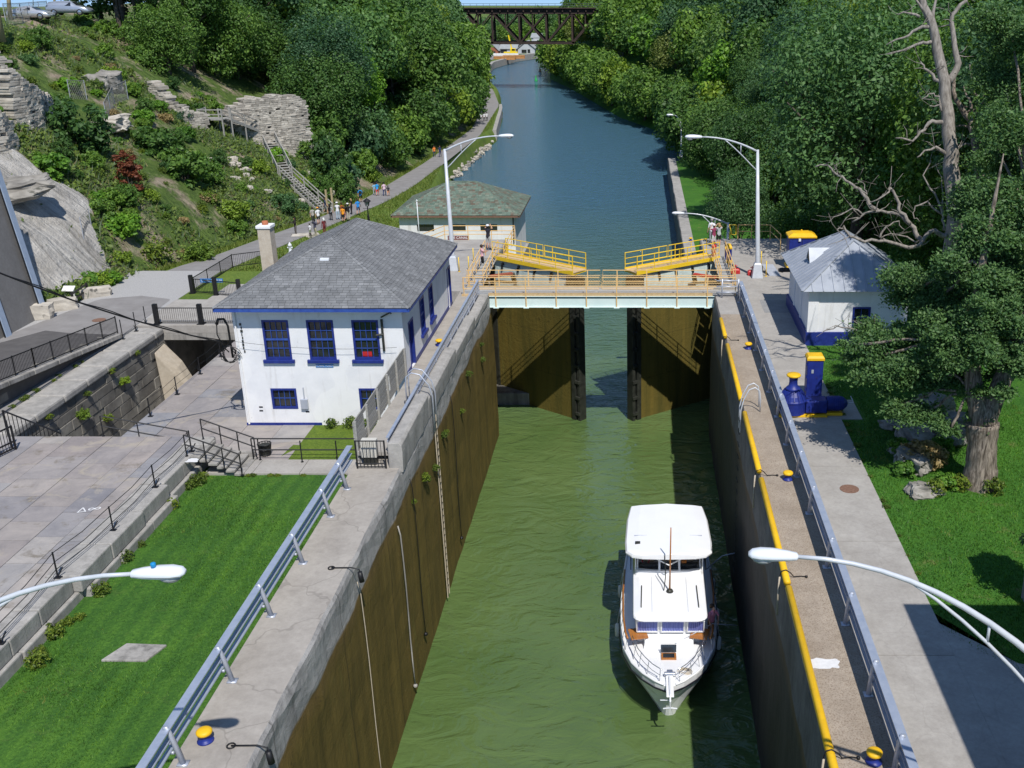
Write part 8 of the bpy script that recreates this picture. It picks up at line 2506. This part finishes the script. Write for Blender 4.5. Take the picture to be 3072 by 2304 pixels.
for i, (pts, r0) in enumerate((([(1710, 545), (1790, 420), (1750, 250), (1750, 100), (1830, 0), (1860, -60)], .26), ([(1540, 110), (1450, 80), (1380, 88)], .11), ([(1610, 160), (1520, 190), (1430, 240), (1320, 290)], .14), ([(1620, 275), (1560, 275), (1430, 330), (1320, 350)], .14), ([(1680, 550), (1620, 490), (1560, 440), (1540, 400)], .15), ([(1705, 800), (1620, 785), (1560, 840), (1490, 910), (1380, 895)], .17), ([(1715, 1005), (1640, 960), (1590, 965), (1520, 1020)], .14), ([(1690, 680), (1640, 690), (1600, 690)], .08), ([(1680, 720), (1660, 620), (1600, 610), (1550, 640)], .09), ([(1620, 120), (1640, 0), (1650, -80)], .13), ([(1560, 60), (1490, -20)], .12), ([(1740, 990), (1820, 930), (1870, 925)], .12))):
 limb(g, pts, dp, r0, o3, 20 + i)
g.build('limbs', MT['dead_wood'], dt, smooth=True)
g = M()
b0 = px_path([(1930, 1130)], 52, o3)[0]
dk = thing('bare_tree', 'dark bare forked tree standing right of the dead grey trunk', 'tree', b0)
for i, (pts, r0) in enumerate((([(1960, 1400), (1930, 1130), (1890, 900), (1870, 780), (1760, 640), (1760, 500)], .40), ([(1870, 780), (1870, 690), (1820, 560)], .16), ([(2080, 1200), (2030, 890), (1990, 720), (1890, 600), (1860, 420)], .22))): limb(g, pts, 52, r0, o3, 60 + i)
p = px_path([(1960, 1400)], 52, o3)[0]; g.tube([Vector((p.x, p.y + 1, zR(p.x, p.y) - .5)), p], .42, 10)
g.build('trunk', MT['bark'], dk, smooth=True)
# == shrubs
SH = {}
def shrub_proto(kind, seed, R, Hh, leaf, n, size, aspect=.55):
 P, Nn = blob_points([(x, y, z + Hh * .42, r) for x, y, z, r in crown_lobes(seed, R, Hh, 18, -.8)], n, shell=.5)
 me = leaf_cloud('foliage', P, Nn, size * nrng.uniform(.6, 1.3, n), aspect); me.materials.append(LEAF[leaf])
 g = M(); r = random.Random(seed)
 for k in range(6): g.tube([(0, 0, -.3), (r.uniform(-.5, .5) * R, r.uniform(-.5, .5) * R, Hh * .6)], [.05, .015], 5)
 so_ = g.build('stems', MT['bark_dark']); sm = so_.data; bpy.data.objects.remove(so_)
 SH[kind] = (me, sm)
for i, (k, lf, R_, H_, n, sz) in enumerate((('dark', 'dark', 1.6, 3.0, 2600, .30), ('mid', 'mid', 1.5, 2.2, 2200, .32), ('lime', 'lime', 1.3, 1.6, 1800, .26), ('blue', 'blue', 1.7, 2.0, 2400, .30), ('rust', 'rust', .95, 3.6, 2400, .24), ('bright', 'bright', 1.4, 1.7, 2000, .36), ('straw', 'straw', 1.2, 1.1, 1600, .28), ('weed', 'weed', .5, .8, 420, .16))): shrub_proto(k, 40 + i, R_, H_, lf, n, sz)
def shrub(kind, p, s_, label, grp=None, sz=1.0):
 t = thing('shrub', label, 'shrub', p, rng.uniform(0, 6), grp); t.scale = (s_, s_, s_ * sz)
 for nm, me in (('foliage', SH[kind][0]), ('stems', SH[kind][1])):
  o = bpy.data.objects.new(nm, me); COL.objects.link(o); o.parent = t
 return t
for px, py, kind, s_, lab in ((250, 455, 'dark', 1.55, 'large dark round shrub above the rock slope'), (395, 580, 'rust', 1.15, 'rust brown dead shrub in the middle of the left hillside'), (560, 545, 'mid', 1.5, 'wide green shrub right of the rust brown shrub'), (470, 470, 'mid', 1.35, 'green shrub on the upper left hillside above the rust brown one'), (155, 520, 'bright', 1.0, 'grassy green shrub on top of the rock slope'), (640, 560, 'dark', .8, 'small dark shrub right of the wide green shrub'), (850, 630, 'blue', .9, 'bluish green shrub near the foot of the hillside'), (830, 480, 'bright', .9, 'bright green shrub beside the timber staircase'), (770, 520, 'lime', 1.0, 'yellow green shrub left of the timber staircase'), (905, 470, 'mid', .9, 'green shrub at the foot of the tall ruined wall'), (700, 660, 'lime', 1.2, 'low yellow green shrub at the foot of the hillside'), (370, 700, 'bright', 1.0, 'bright green shrub at the right edge of the rock slope'), (340, 110, 'mid', 1.0, 'green shrub on the bank below the car park'), (420, 190, 'mid', 1.0, 'green shrub on the bank right of the car park'), (205, 270, 'bright', .8, 'green shrub above the dark ruined wall'), (330, 240, 'lime', .9, 'yellow green shrub beside the pale rock outcrop'), (1020, 560, 'blue', 1.5, 'bluish green shrub at the stair foot under the trees'), (980, 520, 'mid', 1.4, 'green shrub right of the tall ruined wall'), (1110, 540, 'lime', 1.1, 'yellow green shrub beside the towpath under the trees'), (600, 780, 'lime', 1.0, 'yellow green shrub next to the towpath bend'), (470, 790, 'weed', 2.2, 'low weedy shrub at the road edge')):
 q = H(px, py, zL)
 if q is None: q = on_path(px, py)
 shrub(kind, q - Vector((0, 0, .2)), s_, lab)
n_b = 0
while n_b < 70:
 yy = rg.uniform(118, 300); d = rg.uniform(.8, 14); X = foot(yy) - d; z = zL(X, yy); u, v = proj((X, yy, z))
 if not (945 < u < 1475 and 200 < v): continue
 n_b += 1; kd = rg.choice(['mid', 'dark', 'blue', 'lime', 'mid', 'dark'])
 shrub(kd, (X, yy, z - .2), rg.uniform(1.0, 1.9) * (.7 if d < 2.5 else 1), {'mid': 'green', 'lime': 'yellow green', 'blue': 'bluish green', 'dark': 'dark green'}[kd] + ' bush under the trees beside the towpath', 'bushes under the left wood', 1.3)
for k in range(44):
 shrub('weed', (rg.choice([-11.5, -11.55, -11.6]) if k % 3 else rg.uniform(-17.4, -11.6), rg.uniform(17, 41) if k % 3 else 41.4, 7.38), rg.uniform(.15, .32), 'small grass tuft along the lawn side of the guard railing wall' if k % 3 else 'small grass tuft at the lawn edge of the sidewalk', 'tufts at the left lawn edges', .6)
for k in range(26):
 shrub('weed', (8.86 + rg.uniform(0, .12), rg.uniform(27.5, 51), 9.86), rg.uniform(.18, .4), 'small grass tuft at the edge of the right concrete path', 'tufts along the right path', .6)
for k in range(150):                             # the unnamed scrub of the slope
 for _ in range(30):
  yy = rg.uniform(66, 128); d = rg.uniform(1, 40); X = foot(yy) - d; z = zL(X, yy); u, v = proj((X, yy, z))
  if -60 < u < 980 and v > interp(u, bxs, bys) - 10 and v < 860 and not in_poly(X, yy, rock_area) and not (560 < u < 960 and 360 < v < 480) and not (u < 210 and v < 125): break
 kd = rg.choice(['mid', 'lime', 'blue', 'bright', 'weed', 'weed', 'mid', 'straw', 'dark', 'weed'])
 shrub(kd, (X, yy, z - .15), rg.uniform(.35, .8) * (1.6 if kd == 'weed' else 1), {'mid': 'small green shrub', 'lime': 'small yellow green shrub', 'blue': 'small bluish green shrub', 'bright': 'small bright green shrub', 'weed': 'tall weed', 'straw': 'dry straw coloured shrub', 'dark': 'small dark green shrub'}[kd] + ' scattered on the left hillside', 'scattered scrub on the left hillside')
for k, (px, py) in enumerate(((70, 905), (110, 890), (150, 875), (190, 868), (230, 860), (260, 850), (300, 845), (330, 838), (130, 862), (215, 845))):
 p = G(px, py + 4, 7.7); shrub('bright' if k % 3 else 'lime', p - Vector((0, 0, .3)), rg.uniform(.55, .8), 'low bright weed shrub between rock slope and road barrier', 'weeds at the foot of the rock slope')
for k, (x, y, z, s_, sq) in enumerate([(-30.62, 45.2, 6.7, .9, .8), (-30.62, 46.5, 6.3, .6, .7), (-30.62, 49.5, 6.8, .5, .7), (-30.6, 52.5, 5.6, .9, .8), (-30.6, 53.4, 6.6, .5, .6), (-30.6, 56.2, 6.9, .6, .7), (-30.6, 57.4, 5.8, .7, .8), (-30.6, 59.5, 6.9, .5, .7), (-30.5, 48.0, 5.2, .6, .6), (-30.5, 51.0, 4.6, .8, .5), (-30.5, 54.8, 4.5, .7, .7), (-28.5, 57.5, 2.4, 1.6, 1.0), (-27.5, 59.0, 2.4, 1.4, 1.0)]):
 shrub('weed' if k % 3 else 'lime', (x, y, z), s_ * (1 if k % 3 else .45), 'weed clump growing out of the old lock wall', 'weeds on the old lock wall', sq)
for k in range(18):
 y = rg.uniform(17, 42); shrub('weed', (-19.25 + rg.uniform(-.2, .2), y, 7.35), rg.uniform(.35, .75), 'small weed growing along the foot of the plaza wall', 'weeds along the plaza wall')
for x in (-15.2, -14.2, -13.3, -12.4): shrub('weed', (x, 46.9, 7.35), rg.uniform(.5, .8), 'small weed at the foot of the museum front wall', 'weeds at the museum wall')
for k in range(14): shrub('weed', (-32.45 + rg.uniform(-.06, .06), rg.uniform(45, 60.5), 7.38), rg.uniform(.25, .5), 'small weed in the crack beside the old lock coping', 'weeds along the ramp wall', .5)
for k, (x, y) in enumerate(((10.6, 38.5), (11.2, 38.0), (11.6, 35.2), (12.0, 35.0), (10.3, 36.3), (11.0, 34.6), (12.3, 38.6), (13.2, 34.7))): shrub('weed' if k % 2 else 'bright', (x, y, 9.85), .8 if k % 2 else .35, 'leafy weed around the rocks by the near tree', 'weeds around the near tree')
shrub('straw', (11.2, 37.3, 9.9), .8, 'dry brown bramble between the rocks by the near tree')
for k, (x, y) in enumerate(((10.3, 57.8), (11.2, 61.5), (12.4, 62.5), (13.5, 62), (12.0, 64.5))): shrub('bright' if k else 'mid', (x + 2.5, y + 1.5, 9.85), 1.1, 'bright green shrub beside the shed', 'shrubs behind the shed')
for k in range(10): shrub('weed', (-9.28, rg.uniform(38, 58), rg.uniform(6.5, 8.8)), rg.uniform(.3, .55), 'tuft of weed hanging on the sunny lock wall', 'weeds on the sunny lock wall', .7)
for x, z in ((12.6, 13.3), (12.2, 12.3)): shrub('dark', (x, 26.9, z - .8), .55, 'dark ivy clump on the pillar at the right border', 'ivy on the pillar')
# == ground cover (uncountable)
def blades(n, sampler, hmin, hmax, wid, name, mt, lean=.5):
 pts = np.array([sampler() for _ in range(n)])
 h = nrng.uniform(hmin, hmax, n); a = nrng.uniform(0, 2 * PI, n); w_ = wid * nrng.uniform(.7, 1.3, n)
 ln = nrng.normal(size=(n, 2)) * lean * h[:, None]
 V = np.empty((n, 3, 3))
 V[:, 0] = pts + np.stack([np.cos(a) * w_, np.sin(a) * w_, np.zeros(n)], 1)
 V[:, 1] = pts - np.stack([np.cos(a) * w_, np.sin(a) * w_, np.zeros(n)], 1)
 V[:, 2] = pts + np.stack([ln[:, 0], ln[:, 1], h], 1)
 me = bpy.data.meshes.new(name)
 me.vertices.add(n * 3); me.vertices.foreach_set('co', V.reshape(-1)); me.loops.add(n * 3); me.loops.foreach_set('vertex_index', np.arange(n * 3, dtype=np.int32))
 me.polygons.add(n); me.polygons.foreach_set('loop_start', np.arange(0, n * 3, 3, dtype=np.int32)); me.polygons.foreach_set('loop_total', np.full(n, 3, dtype=np.int32))
 me.update(calc_edges=True)
 me.materials.append(mt); o = bpy.data.objects.new(name, me); COL.objects.link(o); return o
lawn_leaf = leaf_mat('lawn_blades', (.040, .110, .016), (.140, .290, .042), objvar=0, patch=1.0)
lawn_leaf2 = leaf_mat('right_lawn_blades', (.036, .110, .016), (.130, .290, .040), objvar=0, patch=.5)
o = blades(90000, lambda: (rg.uniform(-19.5, -11.4), 15 + 26.4 * rg.random() ** 1.15, 7.38), .04, .10, .012, 'grass', lawn_leaf); tag(o, 'short mown grass of the left lawn', 'grass', kind='stuff')
def s2():
 while True:
  x, y = rg.uniform(8.85, 18), 20 + 33 * rg.random() ** 1.2
  if not in_poly(x, y, PAD) and not (y < 44.4 and y > 41.7 and x < 9.9) and not (y > 52 and x < 14.4): return (x, y, 9.88)
o = blades(70000, s2, .05, .13, .016, 'grass', lawn_leaf2); tag(o, 'shadow dappled grass of the right lawn', 'grass', kind='stuff')
def s3():
 while True:
  yy = rg.uniform(63, 128); d = rg.uniform(.2, 42) ; X = foot(yy) - d
  n_ = fbm(X, yy, .12, 3)
  if in_poly(X, yy, rock_area) and rg.random() > .01: continue
  if rg.random() < .5 + n_ * 1.3:
   return (X, yy, zL(X, yy) - .05)
cov = [('dry_grass', leaf_mat('straw_blades', (.17, .13, .06), (.44, .36, .20), objvar=0), 18000, .25, .6, .04), ('hill_grass', leaf_mat('hill_blades', (.045, .090, .018), (.185, .255, .05), objvar=0), 52000, .25, .75, .05), ('reed_grass', leaf_mat('reed_blades', (.08, .13, .075), (.22, .29, .17), objvar=0), 18000, .5, 1.1, .035)]
for nm, mt_, n_, a_, b_, w_ in cov:
 if nm == 'hill_grass':
  P = np.array([s3() for _ in range(70000)]); P[:, 2] += nrng.uniform(.02, .55, len(P)); me = leaf_cloud(nm, P, nrng.normal(size=P.shape) * .55 + np.array([.15, -.5, .8]), nrng.uniform(.16, .5, len(P)), .5); me.materials.append(mt_); o = bpy.data.objects.new(nm, me); COL.objects.link(o)
 else: o = blades(n_, s3, a_, b_, w_, nm, mt_, .45); tag(o, {'dry_grass': 'dry straw coloured grass on the left hillside', 'hill_grass': 'rough green grass covering the left hillside', 'reed_grass': 'pale reedy grass on the left hillside'}[nm], 'grass', kind='stuff')
def s4():
 while True:
  yy = 76 + 180 * rg.random() ** 1.5; b_, p_, f_ = lb(yy), pr(yy), foot(yy)
  low = 1 - smooth(117, 126, yy)
  if rg.random() < .25: return (rg.uniform(f_ - .5, pl(yy) - .1), yy, zpath(yy) - .05)
  x = rg.uniform(p_ + .1, p_ + 5.5)
  if x < b_ - 1: return (x, yy, lerp(zpath(yy), lerp(zpath(yy), 2.7, low), (x - p_) / max(.1, (lerp(lerp(b_ - 2, p_, .5), -27.2, low) - p_))) if x < -27.2 or low < .5 else 2.65)
o = blades(30000, s4, .12, .45, .035, 'verge_grass', leaf_mat('verge_blades', (.06, .11, .016), (.25, .30, .065), objvar=0)); tag(o, 'unmown grass on the verges of the towpath', 'grass', kind='stuff')
# == rocks
RK = []
for k in range(4):
 o = rough_block('boulder', 'x', 'rock', (0, 0, 0), 1.0, .8, .6, k, 'boulder' if k % 2 else 'stone', seed=30 + k); RK.append(o)
used = set()
def rock(k, p, s_, label, grp, rz=None):
 o = RK[k] if k not in used else RK[k].copy()
 if k in used: COL.objects.link(o)
 used.add(k); o.location = p; o.scale = s_; o.rotation_euler = (rg.uniform(-.2, .2), rg.uniform(-.2, .2), rng.uniform(0, 6) if rz is None else rz); tag(o, label, 'rock', grp)
for k, (px, py, a, b, c, lab) in enumerate(((2735, 1408, 1.9, 1.3, 1.3, 'biggest grey rock in front of the near tree'), (2770, 1490, 1.2, 1.0, .8, 'pale rock in the grass left of the near tree foot'), (2675, 1290, .9, .8, .7, 'small pale rock at the left of the rock pile'), (2790, 1255, 2.2, 1.6, 1.6, 'large dark rock at the back of the rock pile'), (2740, 1330, 1.7, 1.5, 1.2, 'dark rock in the middle of the rock pile'), (2850, 1330, 1.6, 1.3, 1.3, 'rock touching the trunk of the near tree'), (2690, 1365, .9, .7, .6, 'low dark rock at the lawn side of the rock pile'), (2890, 1290, 1.5, 1.2, 1.1, 'rock behind the trunk of the near tree'))):
 rock(1 + 2 * (k % 2), G(px, py, 9.75), (a, b, c), lab, 'rocks by the near tree')
for k in range(130):
 yy = 148 + 62 * rg.random(); b_ = lb(yy); u = rg.random()
 u *= u; rock(rg.choice([0, 1, 2, 3]), (b_ + rg.uniform(-.2, .6) - 3.0 * u, yy, .02 + zpath(yy) * .8 * u), (rg.uniform(.5, 1.3), rg.uniform(.5, 1.2), rg.uniform(.4, .9)), 'pale riprap rock on the canal bank below the towpath', 'riprap rocks on the left bank')
for k in range(26):
 px, py = rg.choice([(930, 560), (940, 540), (890, 610), (760, 560), (720, 530), (800, 590), (860, 640), (640, 500), (980, 590), (690, 490)]); q = H(px + rg.uniform(-25, 25), py + rg.uniform(-18, 18), zL)
 if q is not None: rock(rg.choice([0, 2]), q, (rg.uniform(.5, 1.4), rg.uniform(.5, 1.2), rg.uniform(.4, .9)), 'pale loose rock in the scree below the ruined walls', 'scree rocks on the left hillside')
for k in range(16):
 q = Vector((rg.uniform(-29.5, -27.5), rg.uniform(58, 62.5), 2.0)); rock(rg.choice([1, 2]), q, (rg.uniform(.4, 1.1),) * 3, 'loose stone on the floor of the old lock', 'stones in the old lock')
q = H(312, 262, zL); rock(1, q - Vector((0, 0, .6)), (3.4, 2.4, 3.4), 'pale rock outcrop in the upper left hillside', None, .5)
for px, py, sc_ in ((52, 610, (3.6, 3.2, 1.7)),):  # added boulder, its shadow stands in for a hollow in the rock
 q = H(px, py, zL); rock(3, q + Vector((.6, 0, .5)), sc_, 'grey boulder added so its shadow suggests a dark hollow in the bare rock slope', None)
q = H(340, 400, zL); rock(2, q, (3.2, 2.6, 2.2), 'pale rounded boulder on the hillside right of the dark shrub', None)
for m_ in range(4):
 if m_ not in used: bpy.data.objects.remove(RK[m_])
# == railway bridge
MT['bridge_steel'] = mat('rusty_bridge_steel', (.022, .014, .011), (.055, .036, .028), rough=.8, scale=.6, bump=.2)
MT['bridge_rail'] = mat('bridge_rail', (.05, .06, .07), (.08, .09, .1), rough=.6)
YBR = 338.0
rbx = thing('railway_bridge', 'dark rusty steel truss railway bridge crossing the valley in the distance', 'bridge', (-35, YBR, 14))
def bxz(px, py):
 p = AY(px, py, YBR); return p.x, p.z
XT = [AY(x, 60, YBR).x for x in (1392, 1476, 1557, 1638, 1716, 1796)]
zt_, zbm = AY(1557, 38, YBR).z, AY(1600, 129, YBR).z
zd_ = AY(1557, 23, YBR).z
for k, off in enumerate((0.0, 6.0)):
 y = YBR + off
 def bar(g, a, b, w_): g.beam((a[0], y, a[1]), (b[0], y, b[1]), w_, w_)
 g = M(); bar(g, (XT[0] - 9, zt_), (XT[5] + 9, zt_), .8); g.build('top_chord', MT['bridge_steel'], rbx)
 g = M(); bar(g, (XT[1] - .6, zbm), (XT[4] + .6, zbm), .75); g.build('bottom_chord', MT['bridge_steel'], rbx)
 for i in range(1, 5):
  g = M(); bar(g, (XT[i], zt_), (XT[i], zbm), .55); g.build('vertical', MT['bridge_steel'], rbx)
 for i in range(5):
  xm = (XT[i] + XT[i + 1]) / 2; zm = (zt_ + zbm) / 2
  g = M(); bar(g, (xm, zt_), (xm, zm if 0 < i < 4 else zt_ - 4), .4); g.build('hanger', MT['bridge_steel'], rbx)
 for a, b, w_ in (((XT[0], zt_), (XT[1], zbm), .75), ((XT[5], zt_), (XT[4], zbm), .75), ((XT[1], zt_), (XT[2], zbm), .6), ((XT[2], zt_), (XT[3], zbm), .55), ((XT[3], zt_), (XT[2], zbm), .45), ((XT[4], zt_), (XT[3], zbm), .6), ((XT[2], zt_), (XT[1] + 4.2, (zt_ + zbm) / 2), .35), ((XT[4], zt_), (XT[4] + 4, zt_ - 5), .35), ((XT[0] + 4.2, zt_), (XT[0] + 2.6, zt_ - 3.6), .35), ((XT[1], zt_), (XT[0] + 4.2, zt_ - 5), .35)):
  g = M(); bar(g, a, b, w_); g.build('diagonal', MT['bridge_steel'], rbx)
g = M()
for i in range(1, 5):
 g.beam((XT[i], YBR, zbm + .6), (XT[i], YBR + 6, zt_ - .6), .3); g.beam((XT[i], YBR, zt_ - .6), (XT[i], YBR + 6, zbm + .6), .3); g.beam((XT[i], YBR, zbm), (XT[i], YBR + 6, zbm), .45)
g.build('cross_bracing', MT['bridge_steel'], rbx)
g = M(); g.bb(-110, 40, YBR - .5, YBR + 6.5, zt_ + .42, zd_ - .3); g.build('floor_girder', MT['bridge_steel'], rbx)
g = M()
for i in range(62): g.bb(-108 + i * 2.4, -107.6 + i * 2.4, YBR - .9, YBR - .52, zt_ + .2, zd_ - .35)
g.build('floor_beams', MT['bridge_steel'], rbx)
g = M(); g.bb(-110, 40, YBR - 1.2, YBR + 7, zd_ - .3, zd_); g.build('deck', MT['bridge_steel'], rbx)
g = M()
for zz in (.55, 1.15): g.beam((-110, YBR - 1.1, zd_ + zz), (40, YBR - 1.1, zd_ + zz), .07); g.beam((-110, YBR + 6.9, zd_ + zz), (40, YBR + 6.9, zd_ + zz), .07)
for i in range(76): g.beam((-110 + i * 2, YBR - 1.1, zd_), (-110 + i * 2, YBR - 1.1, zd_ + 1.2), .08, .08, up=(0, 1, 0))
g.build('railing', MT['bridge_rail'], rbx)
for x in (XT[0] - 6, XT[5] + 6):
 g = M(); g.bb(x - 1.5, x + 1.5, YBR - 1, YBR + 7, -1, zt_ - .42); g.build('pier', MT['old_stone'], rbx)
# == houses, crane and truck beyond the bridge
MT['brick'] = mat('red_brick', (.26, .09, .05), (.36, .14, .08), rough=.9, scale=2)
MT['roof_grey'] = mat('grey_roof', (.26, .28, .28), (.36, .38, .38), rough=.8, scale=.6)
MT['siding'] = mat('pale_siding', (.40, .43, .46), (.52, .55, .58), rough=.8, scale=.5)
MT['machine_yellow'] = mat('machine_yellow', (.75, .55, .01), (.85, .66, .02), rough=.4)
MT['lumber'] = mat('orange_lumber', (.42, .19, .06), (.55, .28, .11), rough=.9, scale=2, island=.2)
def gable_house(label, x0, x1, y0, y1, zb, ze_, zr_, wallm, roofm, wins=(), along='y', porch=False):
 t = thing('house', label, 'house', ((x0 + x1) / 2, (y0 + y1) / 2, zb))
 g = M(); g.bb(x0, x1, y0, y1, zb, ze_)
 if along == 'y':
  xm = (x0 + x1) / 2
  for y in (y0, y1): g.add([(x0, y, ze_), (x1, y, ze_), (xm, y, zr_ - .1)], [(0, 1, 2)])
  g.build('wall', MT[wallm], t)
  g = M()
  for s_ in (0, 1):
   xe = x0 - .5 if s_ == 0 else x1 + .5; zz = ze_ - (zr_ - ze_) / (xm - x0) * .5
   g.add([(xe, y0 - .5, zz), (xe, y1 + .5, zz), (xm, y1 + .5, zr_), (xm, y0 - .5, zr_), (xe, y0 - .5, zz + .2), (xe, y1 + .5, zz + .2), (xm, y1 + .5, zr_ + .2), (xm, y0 - .5, zr_ + .2)], [(0, 1, 2, 3), (4, 7, 6, 5), (0, 4, 5, 1), (1, 5, 6, 2), (2, 6, 7, 3), (3, 7, 4, 0)])
 else:
  ym = (y0 + y1) / 2
  for x in (x0, x1): g.add([(x, y0, ze_), (x, y1, ze_), (x, ym, zr_ - .1)], [(0, 1, 2)])
  g.build('wall', MT[wallm], t)
  g = M()
  for s_ in (0, 1):
   ye = y0 - .5 if s_ == 0 else y1 + .5; zz = ze_ - (zr_ - ze_) / (ym - y0) * .5
   g.add([(x0 - .5, ye, zz), (x1 + .5, ye, zz), (x1 + .5, ym, zr_), (x0 - .5, ym, zr_), (x0 - .5, ye, zz + .2), (x1 + .5, ye, zz + .2), (x1 + .5, ym, zr_ + .2), (x0 - .5, ym, zr_ + .2)], [(0, 1, 2, 3), (4, 7, 6, 5), (0, 4, 5, 1), (1, 5, 6, 2), (2, 6, 7, 3), (3, 7, 4, 0)])
 g.build('roof', MT[roofm], t)
 for a, b, c, d in wins:
  g = M(); g.bb(a, b, y0 - .08, y0 - .01, c, d); g.build('window', MT['glass_dark'], t)
 return t
Yh = 512.0
def hx(px): return AY(px, 150, Yh).x
def hz(py): return AY(1500, py, Yh).z
zg = 2.2
gable_house('red brick house with grey gable roof under the railway bridge', hx(1461), hx(1494), Yh, Yh + 16, zg, hz(150), hz(133), 'brick', 'roof_grey', [(hx(1479), hx(1486), hz(166), hz(154)), (hx(1463), hx(1469), hz(150), hz(145))])
gable_house('long low grey building with dark opening beside the brick house', hx(1496), hx(1545), Yh + 6, Yh + 18, zg, hz(148), hz(136), 'siding', 'roof_grey', [(hx(1497), hx(1516), hz(163), hz(150))], 'x')
gable_house('pale grey house with steep gable and dark porch', hx(1551), hx(1602), Yh + 4, Yh + 18, zg, hz(146), hz(125), 'siding', 'roof_grey', [(hx(1562), hx(1577), hz(160), hz(150)), (hx(1580), hx(1588), hz(160), hz(149))])
gable_house('pale house with light grey roof at the right behind the bridge', hx(1592), hx(1632), Yh + 14, Yh + 26, zg, hz(137), hz(121), 'siding', 'roof_grey', [(hx(1606), hx(1628), hz(147), hz(139))], 'x')
gable_house('light roofed house standing highest behind the bridge', hx(1570), hx(1612), Yh + 40, Yh + 55, zg, hz(122), hz(110), 'siding', 'roof_grey', [(hx(1580), hx(1590), hz(130), hz(124))], 'x')
def GY(px, py): return G(px, py, zg)
p = GY(1533, 168)
t = thing('mobile_crane', 'yellow mobile crane with raised boom in the yard beyond the bridge', 'crane', p)
g = M(); g.box(p + Vector((0, 0, 1.3)), (6.4, 2.6, 1.1)); g.build('chassis', MT['machine_yellow'], t, bevel=.15)
g = M(); g.box(p + Vector((1.0, 0, 2.6)), (2.4, 2.2, 1.6)); g.build('cab', MT['machine_yellow'], t, bevel=.15)
g = M(); g.box(p + Vector((1.3, -1.13, 2.8)), (1.4, .04, .8)); g.build('cab_window', MT['glass_dark'], t)
g = M(); g.beam(p + Vector((.6, 0, 2.6)), p + Vector((-.8, 0, 9.2)), .55, .55); g.build('boom', MT['machine_yellow'], t)
for x in (-2.2, 0, 2.2):
 g = M(); g.lathe([(.62, p.y - 1.4), (.62, p.y - .9)], (p.x + x, 0, p.z + .62), 14, axis='y'); g.build('wheel', MT['tyre'], t)
p = GY(1562, 161)
t = thing('pickup_truck', 'yellow pickup truck parked beside the yellow crane', 'truck', p)
g = M(); g.loft([[(p.x + x, p.y + s_ * .95, p.z + z) for s_, z in ((-1, .5), (1, .5), (1, zt), (-1, zt))] for x, zt in ((-3.0, 1.1), (-2.9, 1.35), (-.4, 1.4), (3.0, 1.35), (3.05, .9))]); g.build('body', MT['machine_yellow'], t, bevel=.08)
g = M(); g.loft([[(p.x + x, p.y + s_ * w_, p.z + z) for s_, z in ((-1, 1.38), (1, 1.38), (1, zt), (-1, zt))] for x, zt, w_ in ((-1.5, 1.42, .9), (-.9, 2.05, .8), (.5, 2.05, .8), (.8, 1.42, .9))]); g.build('cab', MT['machine_yellow'], t, bevel=.06)
g = M(); g.bb(p.x - .8, p.x + .5, p.y - .93, p.y - .86, p.z + 1.5, p.z + 1.95); g.build('side_window', MT['glass_dark'], t)
for x in (-2.0, 2.0):
 g = M(); g.lathe([(.48, p.y - 1.05), (.48, p.y - .75)], (p.x + x, 0, p.z + .48), 14, axis='y'); g.build('wheel', MT['tyre'], t)
for k, (px, py, w_, h_) in enumerate(((1497, 180, 4.5, 1.5), (1527, 179, 5.5, 1.9), (1556, 176, 5.0, 1.5))):
 p = GY(px, py); g = M()
 for j in range(4):
  for i in range(5): g.box((p.x + rng.uniform(-.2, .2), p.y + i * .42, p.z + .15 + j * h_ / 4), (w_, .38, h_ / 4 - .04))
 o = g.build('timber_stack', MT['lumber']); tag(o, ['leftmost orange timber stack in the yard by the far quay', 'middle orange timber stack in the yard by the far quay', 'rightmost orange timber stack in the yard by the far quay'][k], 'timber stack', 'timber stacks in the yard')
p = GY(1497, 170); g = M();
for i in range(9): g.bb(p.x - 9 + i * 2, p.x - 7.05 + i * 2, p.y, p.y + .1, p.z, p.z + 1.5)
o = g.build('board_fence', MT['sign_white']); tag(o, 'white board fence in front of the brick house', 'fence')
# stone quay edge along the bend
g = M()
pts = [Vector((lb(Y) - .4, Y, 1.4)) for Y in list(np.arange(395, 520, 6)) + [520]]
for a, b in zip(pts, pts[1:]): g.beam(a, b, 1.6, 2.6)
o = g.build('quay_wall', MT['coping_stone']); tag(o, 'pale stone quay wall curving along the far bend of the canal', 'quay wall')
g = M()
pts = [Vector((lb(Y) - .5, Y, 1.0)) for Y in list(np.arange(214, 272, 5))]
for a, b in zip(pts, pts[1:]): g.beam(a, b, 1.0, 2.4)
o = g.build('quay_wall', MT['coping_stone']); tag(o, 'pale stone quay wall beside the narrow far towpath', 'quay wall')
for (px, py, m_, lab) in ((1620, 216, 'black_metal', 'small dark buoy on the far water'), (1608, 243, 'sign_green', 'small green buoy on the water below the bridge')):
 if m_ not in MT: MT[m_] = mat('buoy_green', (.02, .30, .08), (.03, .38, .1), rough=.5)
 p = G(px, py, 0); g = M(); g.lathe([(.5, -.4), (.6, .1), (.5, .5), (.22, 1.1), (.15, 1.8), (.02, 2.0)], p, 12)
 o = g.build('buoy', MT[m_], smooth=True); tag(o, lab, 'buoy')
